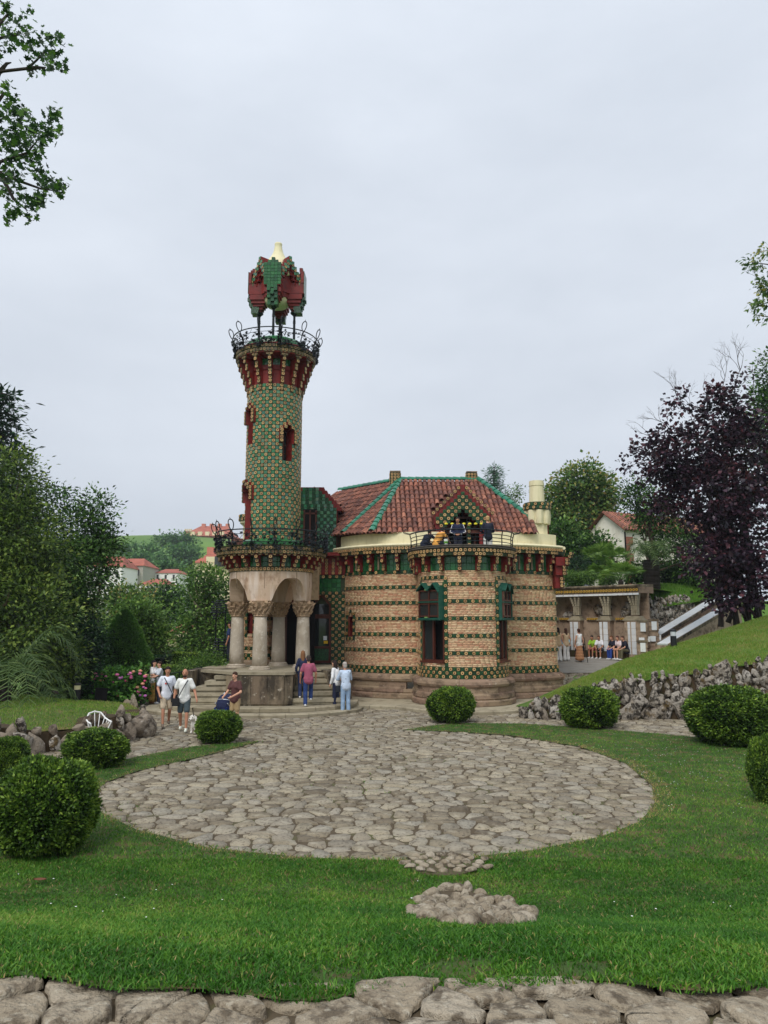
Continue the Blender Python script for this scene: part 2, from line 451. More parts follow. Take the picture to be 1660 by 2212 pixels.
def near_rise(y):            # the lawn climbs a little towards the viewpoint
    return 1.04 * sstep(9.9, 4.6, y)
def plaza_z(x, y):           # the path right of the house climbs to the upper terrace
    return 1.25 * sstep(31.5, 40.0, y) * sstep(6.0, 7.4, x)
def terrain(x, y):
    x = np.asarray(x, float); y = np.asarray(y, float)
    z = np.full(np.broadcast(x, y).shape, -0.06)
    z = z - 5.0 * sstep(-7.5, -16, x) * sstep(34, 60, y) * (1 - sstep(95, 150, y))
    z = z + sstep(110, 330, y) * 37 * np.exp(-((x + 95) / 150.0) ** 2) + sstep(150, 500, y) * 6
    z = z + sstep(6, 9, x) * sstep(30, 40, y) * 1.15 + sstep(6, 12, x) * sstep(43, 47, y) * 3.4
    z = z + sstep(-13, -30, x) * 1.2 * (1 - sstep(34, 60, y))
    return z
gx = np.concatenate([np.linspace(-1500, -220, 14), np.linspace(-200, -24, 45), np.linspace(-20, 30, 51), np.linspace(36, 200, 24), np.linspace(230, 1500, 12)])
gy = np.concatenate([np.linspace(-300, -20, 6), np.linspace(-10, 60, 71), np.linspace(64, 360, 75), np.linspace(380, 2400, 20)])
GX, GY = np.meshgrid(gx, gy, indexing='ij')
GZ = terrain(GX, GY)
ny = len(gy); I = np.arange(len(gx) - 1)[:, None] * ny + np.arange(ny - 1)[None]
GF = np.stack([I, I + ny, I + ny + 1, I + 1], -1).reshape(-1, 4)
o = link(bpy.data.objects.new('ground', np_mesh('ground', np.stack([GX, GY, GZ], -1).reshape(-1, 3), GF, m_far_grass, smooth=True)))
tag(o, kind='structure')

# ---- lawn outline (C-shaped, open towards the house)
inner_px = [(565, 1603), (500, 1621), (420, 1641), (300, 1668), (232, 1692), (202, 1716), (206, 1752), (296, 1797), (450, 1836), (650, 1857), (830, 1863), (900, 1862), (1020, 1856),
            (1150, 1842), (1300, 1812), (1382, 1780), (1416, 1741), (1408, 1700), (1352, 1652), (1250, 1615), (1100, 1591), (1000, 1584), (868, 1579)]
INNER = [(p.x, p.y) for p in (gp(*q) for q in inner_px)]
OUTER_R = [(1.65, 24.0), (2.5, 24.45), (4.4, 24.35), (6.4, 23.3), (7.9, 22.3), (9.0, 21.4), (10.4, 19.8), (11.6, 17.0), (12.6, 12.0), (13.0, 4.95)]
OUTER_L = [(-10.5, 4.95), (-9.6, 9.0), (-8.6, 12.4), (-6.95, 16.4), (-5.95, 18.6), (-5.0, 20.05), (-4.2, 20.5)]
LAWN = INNER + OUTER_R + [(x, 4.93 + .07 * math.sin(x * 2.1) + .06 * math.sin(x * 5.3 + 1)) for x in np.linspace(12, -10, 130)] + OUTER_L
def densify(poly, d=0.35):
    out = []
    for i in range(len(poly)):
        a, b = np.array(poly[i]), np.array(poly[(i + 1) % len(poly)])
        n = max(1, int(np.linalg.norm(b - a) / d))
        out += [tuple(a + (b - a) * k / n) for k in range(n)]
    return out
LAWN_D = densify(LAWN)
def fill_poly(poly, zf, step, name, m):
    P = [Vector(p) for p in poly]
    xs = [p[0] for p in poly]; ys = [p[1] for p in poly]
    gxs, gys = np.meshgrid(np.arange(min(xs), max(xs), step), np.arange(min(ys), max(ys), step))
    gxs = gxs.ravel() + RNG.uniform(-.2, .2, gxs.size) * step; gys = gys.ravel() + RNG.uniform(-.2, .2, gys.size) * step
    k = inside(poly, gxs, gys) & (edge_dist(poly, gxs, gys) > step * .4)
    pts = P + [Vector((a, b)) for a, b in zip(gxs[k], gys[k])]
    n = len(P)
    v, e, f, *_ = delaunay_2d_cdt(pts, [(i, (i + 1) % n) for i in range(n)], [], 0, 1e-5)
    v = np.array([tuple(q) for q in v]); f = np.array([t for t in f if len(t) == 3])
    cen = v[f].mean(1); f = f[inside(poly, cen[:, 0], cen[:, 1])]
    # make all face up
    a, b, c = v[f[:, 0]], v[f[:, 1]], v[f[:, 2]]
    fl = ((b[:, 0] - a[:, 0]) * (c[:, 1] - a[:, 1]) - (b[:, 1] - a[:, 1]) * (c[:, 0] - a[:, 0])) < 0
    f[fl] = f[fl][:, ::-1]
    V = np.column_stack([v, zf(v[:, 0], v[:, 1])])
    return np_mesh(name, V, f, m, smooth=True)
lawn_z = lambda x, y: 0.035 + near_rise(y) + 0.03 * np.sin(x * 1.3 + y) * sstep(10.5, 8.5, y)
lawn = link(bpy.data.objects.new('lawn', fill_poly(LAWN_D, lawn_z, 0.5, 'lawn', m_soil)))
tag(lawn, kind='structure')

def grass(name, pts_xy, zf, hmin, hmax, tint, segs3=True, lean=.6, width=.0042, parent=None):
    n = len(pts_xy); x, y = pts_xy[:, 0], pts_xy[:, 1]
    z = zf(x, y)
    h = RNG.uniform(hmin, hmax, n); a = RNG.uniform(0, 6.283, n); l = RNG.uniform(.1, lean, n) * h * 1.3
    dx, dy = np.cos(a), np.sin(a); b = RNG.uniform(0, 6.283, n); w = width * RNG.uniform(.7, 1.5, n)
    wx, wy = np.cos(b) * w, np.sin(b) * w
    base = np.stack([x, y, z - .006], -1)
    side = np.stack([wx, wy, np.zeros(n)], -1)
    mid = base + np.stack([dx * l * .3, dy * l * .3, h * .6], -1)
    tip = base + np.stack([dx * l, dy * l, h], -1)
    if segs3:
        V = np.stack([base - side, base + side, mid - side * .8, mid + side * .8, tip], 1).reshape(-1, 3)
        k = np.arange(n)[:, None] * 5
        F = np.concatenate([k + [0, 1, 3], k + [0, 3, 2], k + [2, 3, 4]], 1).reshape(-1, 3); T = np.repeat(tint, 3)
    else:
        V = np.stack([base - side, base + side, tip], 1).reshape(-1, 3)
        F = np.arange(n * 3).reshape(-1, 3); T = tint
    o = link(bpy.data.objects.new(name, np_mesh(name, V, F, m_blade, tint=T)), parent)
    return o
def patchy(x, y):
    P = np.stack([x, y, 0 * x], -1)
    return 0.5 + 0.5 * np.clip(noise3(P, 1.1, 3) * .6 + noise3(P, 4.2, 5) * .5, -1, 1)
def sample_lawn(n, ylo, yhi, wide):
    y = RNG.uniform(ylo, yhi, n); x = RNG.uniform(-1, 1, n) * (0.53 * y + wide)
    return x, y
# near lawn
x, y = sample_lawn(330000, 4.7, 10.8, 1.9)
jit = RNG.uniform(-.10, .10, x.size)
ok = inside(LAWN, x, y + jit * .6)
bare = patchy(x * 1.3 + 4, y * 1.3); spots = np.zeros(x.size)
for cx, cy, cr in ((-1.7, 6.35, .2), (-1.05, 6.55, .2), (.5, 5.3, .3), (-1.35, 6.2, .12), (1.3, 5.2, .25), (-.3, 5.2, .25)):
    spots = np.maximum(spots, 1 - np.hypot((x - cx), (y - cy) * 1.4) / cr)
ok &= ~((spots > 0) & (RNG.uniform(0, 1, x.size) < np.clip(spots * 2.2, 0, .8)))
pc_ = gp(1013, 1974, .30); ok &= ((x - pc_.x) / .6) ** 2 + ((y - pc_.y) / 1.5) ** 2 > RNG.uniform(.8, 1.15, x.size)
x, y = x[ok], y[ok]
de = edge_dist(INNER, x, y)
p = patchy(x, y)
t = np.clip(-.04 + .62 * p + RNG.normal(0, .14, x.size), 0, .66)
dry = (RNG.uniform(0, 1, x.size) < np.clip(.42 - de * 3.0, 0.03, .4))
t[dry] = RNG.uniform(.7, 1.0, dry.sum())
NEAR_GRASS = grass('near_lawn_grass', np.stack([x, y], -1), lawn_z, .016, .044, t, lean=1.2, width=.0048)
tag(NEAR_GRASS, 'short dense lawn grass in front of the stone circle', 'grass', kind='stuff')
# ring lawn, farther
x, y = sample_lawn(330000, 10.0, 25, 1.5)
ok = inside(LAWN, x, y + RNG.uniform(-.12, .12, x.size)) & (RNG.uniform(0, 1, x.size) < (15 / np.maximum(y, 11)) ** 1.3)
x, y = x[ok], y[ok]; de = edge_dist(INNER, x, y)
t = np.clip(.0 + .60 * patchy(x, y) + RNG.normal(0, .14, x.size), 0, .66)
brown = np.clip(.5 - de * 2.2, 0.02, .5) + .35 * ((x > 4.6) & (de < .35))
dry = (RNG.uniform(0, 1, x.size) < brown)
t[dry] = RNG.uniform(.72, 1.0, dry.sum())
o = grass('ring_lawn_grass', np.stack([x, y], -1), lawn_z, .02, .05, t, segs3=False, width=.0075, lean=1.1)
tag(o, 'clipped lawn grass ringing the stone circle under the round bushes', 'grass', kind='stuff')

# ---- plaza base and stones
bx, by = np.arange(-16, 16.01, .5), np.arange(2, 46.01, .5)
PX, PY = np.meshgrid(bx, by, indexing='ij'); n2 = len(by)
I = np.arange(len(bx) - 1)[:, None] * n2 + np.arange(n2 - 1)[None]
plaza = link(bpy.data.objects.new('plaza', np_mesh('plaza', np.stack([PX, PY, plaza_z(PX, PY) * 1.0], -1).reshape(-1, 3), np.stack([I, I + n2, I + n2 + 1, I + 1], -1).reshape(-1, 4), m_dirt, smooth=True)))
tag(plaza, kind='structure')

def clip_half(poly, px, py, nx, ny_):
    out = []; n = len(poly)
    for i in range(n):
        a = poly[i]; b = poly[(i + 1) % n]
        da = (a[0] - px) * nx + (a[1] - py) * ny_; db = (b[0] - px) * nx + (b[1] - py) * ny_
        if da <= 0: out.append(a)
        if da * db < 0:
            t = da / (da - db); out.append((a[0] + (b[0] - a[0]) * t, a[1] + (b[1] - a[1]) * t))
    return out
def cells(pts, r):
    """Voronoi cells by clipping against near neighbours"""
    pts = np.asarray(pts); H = {}
    for i, (x, y) in enumerate(pts): H.setdefault((int(x // r), int(y // r)), []).append(i)
    out = []
    for i, (x, y) in enumerate(pts):
        gx_, gy_ = int(x // r), int(y // r); nb = []
        for a in (-1, 0, 1):
            for b in (-1, 0, 1): nb += H.get((gx_ + a, gy_ + b), [])
        nb = sorted((j for j in nb if j != i), key=lambda j: (pts[j][0] - x) ** 2 + (pts[j][1] - y) ** 2)[:16]
        poly = [(x - r, y - r), (x + r, y - r), (x + r, y + r), (x - r, y + r)]
        for j in nb:
            dx, dy = pts[j][0] - x, pts[j][1] - y
            poly = clip_half(poly, x + dx / 2, y + dy / 2, dx, dy)
            if len(poly) < 3: break
        out.append(poly)
    return out
def stone_shape(poly, gap, top, bevel, zf, jit=.02, chaikin=True):
    """a paving stone: rounded outline, bevelled rim, uneven slightly domed top"""
    P = np.array(poly); c = P.mean(0)
    # drop tiny edges
    keep = [0]
    for i in range(1, len(P)):
        if np.linalg.norm(P[i] - P[keep[-1]]) > .07: keep.append(i)
    P = P[keep]
    if len(P) < 3: return None
    d = np.linalg.norm(P - c, axis=1, keepdims=True)
    P = c + (P - c) * np.clip(1 - gap / np.maximum(d, .05), .3, 1)
    if chaikin:
        Q = np.roll(P, -1, 0); f = RNG.uniform(.16, .34, (len(P), 1))
        P = np.stack([P * (1 - f) + Q * f, P * f + Q * (1 - f)], 1).reshape(-1, 2)
    P = P + RNG.normal(0, jit, P.shape)
    n = len(P); d = np.linalg.norm(P - c, axis=1, keepdims=True)
    In = c + (P - c) * np.clip(1 - bevel / np.maximum(d, .03), .35, 1)
    tilt = RNG.normal(0, .03, 2)
    z0 = zf(P[:, 0], P[:, 1]) - .012; z1 = zf(In[:, 0], In[:, 1]) + top + (In - c) @ tilt + RNG.normal(0, .004, n)
    zc = float(zf(np.array([c[0]]), np.array([c[1]]))[0]) + top + RNG.uniform(-.002, .012)
    V = np.concatenate([np.column_stack([P, z0]), np.column_stack([In, z1]), [[c[0], c[1], zc]]])
    F = []
    for i in range(n):
        j = (i + 1) % n
        F += [(i, j, n + j), (i, n + j, n + i), (n + i, n + j, 2 * n)]
    V2 = V; F = np.array(F)
    a, b, cc = V2[F[0]]
    if np.cross(b - a, cc - a)[2] < 0: F = F[:, ::-1]
    return V, F
def place_stones(shapes, owner, name, stuff_name, m, limit=300, smooth=False):
    camp = np.array([0, 0, CAM_Z])
    def score(s):
        V = s[0]; c = V.mean(0); d = camp - c; L = np.linalg.norm(d)
        vis = 1.0 if (abs(c[0]) < .56 * c[1] + .4 and c[1] > 4.2) else .01
        return vis * np.ptp(V[:, 0]) * np.ptp(V[:, 1]) * d[2] / L ** 3
    shapes = sorted(shapes, key=score, reverse=True)
    for V, F in shapes[:limit]:
        c = V.mean(0)
        me = np_mesh(name, V - c, F, m, smooth=smooth)
        link(bpy.data.objects.new(name, me), owner, Matrix.Translation(c.tolist()))
    if shapes[limit:]:
        VV, FF, TT, o_ = [], [], [], 0
        for V, F in shapes[limit:]:
            VV.append(V); FF.append(F + o_); o_ += len(V); TT += [random.random()] * len(F)
        ob = link(bpy.data.objects.new(stuff_name, np_mesh(stuff_name, np.concatenate(VV), np.concatenate(FF), m, tint=TT, smooth=smooth)), owner)
        ob['kind'] = 'stuff'

# scatter stone centres: jittered hexagonal rows of varying size
pts = []; yy = 8.0
while yy < 41:
    sp = .315 + .05 * math.sin(yy * 1.7); xx = -15 + random.uniform(0, sp)
    while xx < 15:
        pts.append((xx + random.uniform(-.12, .12), yy + random.uniform(-.11, .11)))
        xx += sp * random.uniform(.72, 1.45)
    yy += .28
pts = np.array(pts)
pts = pts[RNG.uniform(0, 1, len(pts)) > .10]
X_, Y_ = pts[:, 0], pts[:, 1]
in_view = (np.abs(X_) < .55 * Y_ + 2.0)
on_path = (Y_ < 30.2) | ((X_ > 6.0) & (Y_ < 40)) | ((X_ < -7.5) & (Y_ < 31))
sel_keep = in_view & on_path & ~(inside(LAWN, X_, Y_) & (edge_dist(LAWN, X_, Y_) > .13)) & (Y_ > 9.4)
polys = cells(pts, .95)
shapes = []
for k in np.nonzero(sel_keep)[0]:
    if len(polys[k]) < 3: continue
    s_ = stone_shape(polys[k], RNG.uniform(.008, .02), RNG.uniform(.012, .026), RNG.uniform(.010, .022), plaza_z, jit=.012)
    if s_: shapes.append(s_)
place_stones(shapes, plaza, 'paving_stone', 'small_paving_stones', m_cobble)

# ---- rough stone edging along the bottom of the lawn (top of a low wall)
edging = thing('stone_edging', 'row of large rough pale stones edging the near lawn', 'stone edging', (0, 4.6, 0))
mb = MB(); mb.box((0, 4.4, .495), (26, 1.5, .99)); mb.obj('mortar_bed', m_dirt, edging)
m_edge = mat('rough_edge_stone', [S(168, 155, 134), S(152, 138, 116), S(180, 168, 148)], .9, stain=(7, A(S(96, 84, 68), .9), .49, .62), stain2=(15, A(S(206, 198, 178), .6), .55, .7), bump=(13, 1.0, .09))
pts = []
for row, (yb, sp) in enumerate(((4.94, .42), (4.68, .5), (4.40, .5), (4.1, .5), (3.8, .5))):
    xx = -6.0 + row * .3
    while xx < 6.5:
        pts.append((xx + random.uniform(-.1, .1), yb + random.uniform(-.07, .07) + (.05 * math.sin(xx) if row == 0 else 0)))
        xx += sp * random.uniform(.7, 1.35)
polys = cells(pts, 1.0)
def big_stone(poly, zf):
    P = np.array(poly); keep = [0]
    for i in range(1, len(P)):
        if np.linalg.norm(P[i] - P[keep[-1]]) > .08: keep.append(i)
    P = P[keep]; c = P.mean(0)
    if len(P) < 3: return None
    d = np.linalg.norm(P - c, axis=1, keepdims=True); P = c + (P - c) * np.clip(1 - .012 / np.maximum(d, .05), .3, 1)
    for f0 in (.17, .22):
        Q = np.roll(P, -1, 0); f = RNG.uniform(f0 - .08, f0 + .08, (len(P), 1)); P = np.stack([P * (1 - f) + Q * f, P * f + Q * (1 - f)], 1).reshape(-1, 2)
    P = P + RNG.normal(0, .007, P.shape); n = len(P); top = RNG.uniform(.035, .06); tilt = RNG.normal(0, .05, 2); sd = int(RNG.integers(1e6))
    V = []
    for k, (sc, h) in enumerate(((1, -.05), (.985, .55), (.94, .93), (.74, 1.0), (.45, 1.02), (.2, 1.0))):
        q = c + (P - c) * sc; w = np.column_stack([q, np.zeros(n)]); nz_ = noise3(w, 9, sd) * .014 + noise3(w, 24, sd + 1) * .009
        V.append(np.column_stack([q, zf(q[:, 0], q[:, 1]) + top * h + (nz_ + (q - c) @ tilt) * min(1, max(h, 0) * 1.3)]))
    V.append(np.array([[c[0], c[1], float(zf(c[0], c[1])) + top * 1.03]])); V = np.concatenate(V); F = []
    for k in range(5):
        for i in range(n):
            j = (i + 1) % n; F += [(k * n + i, k * n + j, k * n + n + j), (k * n + i, k * n + n + j, k * n + n + i)]
    F += [(5 * n + i, 5 * n + (i + 1) % n, 6 * n) for i in range(n)]; F = np.array(F)
    a_, b_, c_ = V[F[0]]
    if np.cross(V[F[-1][1]] - V[F[-1][0]], V[F[-1][2]] - V[F[-1][0]])[2] < 0: F = F[:, ::-1]
    return V, F
ez = lambda x, y: 1.0 + 0.02 * np.sin(np.asarray(x) * 1.7) + .05 * sstep(1.2, 3.2, np.asarray(x))
shapes = []
for k, pl in enumerate(polys):
    pl = [(a, min(max(b, 3.7), 5.1)) for a, b in pl]
    if abs(pts[k][0]) > 4.2: continue
    # a finer, bumpier stone: the outline twice subdivided
    s_ = big_stone(pl, ez)
    if s_: shapes.append(s_)
place_stones(shapes, edging, 'edging_stone', 'small_edging_stones', m_edge, smooth=False)

# ---- round patch of rough stones set in the lawn, and the little spur of paving beside the circle
def rock(seed, sx, sy, sz, sub=2, amp=.22, freq=1.6, chops=9, hr=(.45, .85)):
    V, F = (ICO1, ICO2, ICO3)[sub - 1]
    V = V.copy(); r = np.random.default_rng(seed)
    V = V + (noise3(V, freq, seed) * amp)[:, None] * V + (noise3(V, freq * 2.7, seed + 1) * amp * .45)[:, None] * V
    # chop a few facets
    for _ in range(chops):
        d = r.normal(size=3); d /= np.linalg.norm(d); h = r.uniform(*hr)
        e = V @ d - h; V = V - np.outer(np.clip(e, 0, None) * .85, d)
    return V * np.array([sx, sy, sz]), F
c = gp(1013, 1974, .30); c.z = float(lawn_z(np.array([c.x]), np.array([c.y]))[0])
patch = thing('stone_patch', 'round patch of rough cobbles set into the near lawn', 'stone patch', c)
mb = MB(); V_ = []
for rr in (0, .33, .66, 1.0):
    for a_ in np.arange(36) * 2 * math.pi / 36: V_.append((c.x + .64 * rr * math.cos(a_), c.y + 1.6 * rr * math.sin(a_), float(lawn_z(np.array([c.x]), np.array([c.y + 1.6 * rr * math.sin(a_)]))[0]) + .012))
mb.add(V_, [(k * 36 + i, k * 36 + 36 + i, k * 36 + 36 + (i + 1) % 36, k * 36 + (i + 1) % 36) for k in range(3) for i in range(36)]); mb.obj('earth_bed', m_dirt, patch)
k = 0
for ring, (rr, n) in enumerate(((0, 1), (.15, 8), (.29, 14), (.43, 20), (.57, 27))):
    for i in range(n):
        a = 6.283 * i / n + random.uniform(-.15, .15) + ring
        yq = c.y + rr * math.sin(a) * 2.6; q = Vector((c.x + rr * math.cos(a) * 1.02, yq, float(lawn_z(np.array([c.x]), np.array([yq]))[0]) + .02 + .02 * (ring < 2)))
        V, F = rock(900 + k, random.uniform(.08, .13), random.uniform(.09, .14), random.uniform(.06, .095), 2, .25, 2.2)
        ob = bpy.data.objects.new('cobble', np_mesh('cobble', V, F, m_edge))
        link(ob, patch, Matrix.Translation(q) @ Matrix.Rotation(random.uniform(0, 6.28), 4, 'Z') @ Matrix.Rotation(random.uniform(-.4, .4), 4, 'X')); k += 1
c = gp(957, 1868, .03); c.z = float(lawn_z(np.array([c.x]), np.array([c.y]))[0])
spur = thing('paving_spur', 'small spur of flat cobbles jutting from the circle into the lawn', 'stone patch', c)
mb = MB(); mb.lathe([(.5, -.03), (.48, .02), (.1, .025)], 20, c); ob = mb.obj('earth_bed', m_dirt, spur)
k = 0
for i in range(-3, 4):
    for j in range(-2, 3):
        if (i / 3.4) ** 2 + (j / 2.6) ** 2 > 1: continue
        q = Vector((c.x + i * .17 + random.uniform(-.03, .03) + .08 * (j % 2), c.y + j * .16 + random.uniform(-.03, .03), c.z + .03))
        V, F = rock(1200 + k, random.uniform(.075, .1), random.uniform(.065, .085), .04, 2, .18, 2.0)
        link(bpy.data.objects.new('cobble', np_mesh('cobble', V, F, m_edge)), spur, Matrix.Translation(q) @ Matrix.Rotation(random.uniform(0, 6.28), 4, 'Z')); k += 1

# ---- weeds in the paving joints, daisies, fallen leaves
n = 60000; y = 10 + 17 * RNG.uniform(0, 1, n) ** 1.4; x = RNG.uniform(-1, 1, n) * (.5 * y + .5)
m_ = patchy(x * .9 + 7, y * .9); ok = ~inside(LAWN, x, y) & ((m_ > .80) | (edge_dist(INNER, x, y) < .22) & (RNG.uniform(0, 1, n) < .6))
x, y = x[ok], y[ok]; t = np.clip(RNG.normal(.45, .2, x.size), 0, 1)
o = grass('joint_weeds', np.stack([x, y], -1), lambda a, b: 0 * a + .006, .015, .045, t, segs3=False, width=.006, lean=1.2); tag(o, 'small weeds growing in the paving joints', 'weeds', kind='stuff')
m_daisy = mat('daisy_white', [S(240, 240, 236)], .7); V = []; F = []
for k in range(260):
    px, py = (random.gauss(1400, 120), random.gauss(1640, 40)) if k < 150 else (random.uniform(950, 1640), random.uniform(1560, 1760)) if k < 240 else (random.uniform(0, 1600), random.uniform(1880, 2080))
    q = gp(px, py, .06)
    if not inside(LAWN, np.array([q.x]), np.array([q.y]))[0]: continue
    z_ = float(lawn_z(np.array([q.x]), np.array([q.y]))[0]) + .05; o_ = len(V); r_ = random.uniform(.007, .012)
    V.append((q.x, q.y, z_ + .004)); V += [(q.x + r_ * math.cos(a), q.y + r_ * math.sin(a), z_) for a in np.arange(6) * 1.047]
    F += [(o_, o_ + 1 + i, o_ + 1 + (i + 1) % 6) for i in range(6)]
o = link(bpy.data.objects.new('daisies', np_mesh('daisies', np.array(V), np.array(F), m_daisy))); tag(o, 'scattered tiny white daisies in the lawn', 'flowers', kind='stuff')
for i, (px, py, lab, L) in enumerate(((86, 1907, 'curled brown dead leaf on the near lawn at left', .16), (660, 2138, 'dry brown leaf lying on the edging stones', .1), (1060, 1618, 'small dry leaf on the right lawn', .09))):
    q = gp(px, py, .5 if i == 1 else .1); 
    zz_ = float(lawn_z(np.array([q.x]), np.array([q.y]))[0]); q = gp(px, py, zz_ + .03); z_ = zz_ + (.07 if i != 1 else .11); mb = MB(); P_ = []
    for f in np.linspace(0, 1, 6):
        w_ = .16 * math.sin(f * 3.14) * L + .004; P_ += [(q.x + (f - .5) * L, q.y - w_, z_ + .02 * (f - .5) ** 2), (q.x + (f - .5) * L, q.y, z_ - .006), (q.x + (f - .5) * L, q.y + w_, z_ + .012)]
    mb.add(P_, [(k * 3 + j, k * 3 + 3 + j, k * 3 + 4 + j, k * 3 + 1 + j) for k in range(5) for j in range(2)]); o = mb.obj('fallen_leaf', mat('dead_leaf', [S(104, 64, 42)], .7)); tag(o, lab, 'leaf')
# ================================================================ the round tower over the porch
TX, TY = -4.5, 29.6
PI = math.pi
def zt(vy, Y): return at(590, vy, Y).z
def pol(r, a, z): return Vector((TX + r * math.cos(a), TY + r * math.sin(a), z))
tower = thing('tower', 'slender round tower clad in green and cream flower tiles above a columned porch', 'tower', (TX, TY, 1.45))
T_flower = Pieces('flower_tile', ME_FLOWER, 'small_flower_tiles')
T_dark = Pieces('dark_flower_tile', ME_FLOWER_DARK, 'small_dark_flower_tiles')
T_green = Pieces('glazed_tile', ME_GREEN, 'small_glazed_tiles')
T_deep = Pieces('green_wall_tile', ME_DEEP, 'small_green_wall_tiles')

# ---- four porch columns with carved capitals
POD_Z, CAP0, CAP1 = 1.46, 3.46, 4.02
for k in range(4):
    a = R(-97) + k * PI / 2
    c = pol(1.33, a, 0)
    mb = MB(); mb.lathe([(.285, POD_Z + .12), (.28, 2.0), (.262, 2.7), (.235, CAP0)], 28, (c.x, c.y, 0)); col = mb.obj('column', m_column, tower, smooth=True)
    mb = MB(); mb.lathe([(.40, POD_Z), (.40, POD_Z + .05), (.36, POD_Z + .07), (.37, POD_Z + .10), (.34, POD_Z + .13), (.29, POD_Z + .14)], 28, (c.x, c.y, 0)); mb.obj('base', m_column, col)
    # capital: a flaring drum crowded with carved leaves and birds
    mb = MB(); mb.lathe([(.26, CAP0 - .03), (.28, CAP0), (.25, CAP0 + .03), (.27, CAP0 + .2), (.33, CAP0 + .4), (.36, CAP1 - .06), (.38, CAP1)], 20, (c.x, c.y, 0))
    rr = random.Random(k)
    for row in range(3):
        for i in range(11):
            b = 2 * PI * (i + .5 * row) / 11; z0 = CAP0 + .07 + row * .15; r0 = .26 + row * .045
            p0 = Vector((c.x + r0 * math.cos(b), c.y + r0 * math.sin(b), z0))
            p1 = Vector((c.x + (r0 + .075) * math.cos(b + .1), c.y + (r0 + .075) * math.sin(b + .1), z0 + .11 + rr.uniform(-.02, .03)))
            p2 = Vector((c.x + (r0 + .12) * math.cos(b + rr.uniform(-.2, .2)), c.y + (r0 + .12) * math.sin(b + .05), z0 + .13))
            mb.tube([p0, p1, p2], [.05, .042, .018], 5)
    for i in range(4):
        b = a + PI / 4 + i * PI / 2
        mb.tube([(c.x + .3 * math.cos(b), c.y + .3 * math.sin(b), CAP1 - .2), (c.x + .43 * math.cos(b), c.y + .43 * math.sin(b), CAP1 - .06), (c.x + .40 * math.cos(b), c.y + .40 * math.sin(b), CAP1)], [.07, .08, .05], 6)
    mb.obj('capital', m_capital, col)

# ---- stone arcade ring: four shouldered arches springing from the capitals
mb = MB(); n = 192; zt1 = 5.14; half_p = R(17)
def soffit(a):
    u = ((a - R(-97) + PI / 4) % (PI / 2)) - PI / 4           # angle from the nearest column
    g = (abs(u) - half_p) / (PI / 4 - half_p)                 # 0 at the pier, 1 at the crown
    if g <= 0: return CAP1
    return CAP1 + .86 * (1 - (1 - min(g * 1.18, 1)) ** 2.4)
V, F = [], []
for i in range(n):
    a = 2 * PI * i / n; h = soffit(a)
    u = ((a - R(-97) + PI / 4) % (PI / 2)) - PI / 4
    for r, z in ((1.62, zt1), (1.63, 4.62 if h < 4.62 else h), (1.58 if h < 4.5 else 1.62, h), (1.06, h), (1.06, zt1)):
        V.append(pol(r, a, z))
for i in range(n):
    j = (i + 1) % n
    for q in range(4): F.append((i * 5 + q, i * 5 + q + 1, j * 5 + q + 1, j * 5 + q))
mb.add(V, [tuple(reversed(f)) for f in F])
ring = mb.obj('arcade_ring', m_pink_stone, tower)
mb = MB(); mb.lathe([(.0, 5.0), (1.1, 5.0)], 32, (TX, TY, 0), cap=False); mb.obj('porch_ceiling', m_pink_stone, tower)
for k in range(8):                                            # voussoir joints left as separate wedge keystones
    a = R(-97) + PI / 4 * k + R(7)
    mb = MB(); mb.box((0, 0, 0), (.02, .03, .62), M=face(pol(1.62, a, 4.80), a)); mb.obj('joint', m_plinth, ring)

# ---- lower frieze: green tiled drum, corbels, tile courses, deck
mb = MB(); mb.lathe([(1.62, 5.14), (1.62, 5.76), (2.08, 5.76), (2.13, 5.80), (2.13, 6.03), (2.18, 6.05), (2.2, 6.09), (0, 6.09)], 96, (TX, TY, 0), cap=False)
deck = mb.obj('balcony_deck', m_flower_base, tower)
nt = 72
for i in range(nt): T_flower.put(face(pol(1.63, 2 * PI * i / nt, 5.215), 2 * PI * i / nt, (TS, TS, TS)), deck)
for i in range(56):
    a = 2 * PI * i / 56
    for r_ in range(2): T_deep.put(face(pol(1.635, a, 5.40 + r_ * .185), a, (.18, .15, .182)), deck)
nt = 94
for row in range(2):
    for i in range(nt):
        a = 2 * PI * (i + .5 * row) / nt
        T_dark.put(face(pol(2.135 - .02 * (1 - row), a, 5.832 + row * TS), a, (TS * 1.0, TS * 1.0, TS)), deck)
cb = MB()
for i, (z0, d, w) in enumerate(((5.29, .16, .15), (5.435, .29, .15), (5.58, .42, .15))):
    cb.box((0, -d / 2, z0 + .0725 - 5.29), (w, d, .145))
cb.box((0, -.215, .435 + .04), (.44, .43, .1))
me_corbel = cb.mesh('corbel', [m_red])
for i in range(24):
    a = 2 * PI * (i + .5) / 24
    co = link(bpy.data.objects.new('corbel', me_corbel), tower, face(pol(1.62, a, 5.29), a))
    for z0, d in ((5.3625, .16), (5.5075, .29), (5.6525, .42)):
        T_flower.put(face(pol(1.62 + d, a, z0), a, (TS, TS, TS)), deck)
    for s in (-1, 1):
        b = a + s * .15 / 2.06
        T_flower.put(face(pol(1.62 + .43, b, 5.765), b, (TS, TS * .7, TS)), deck)

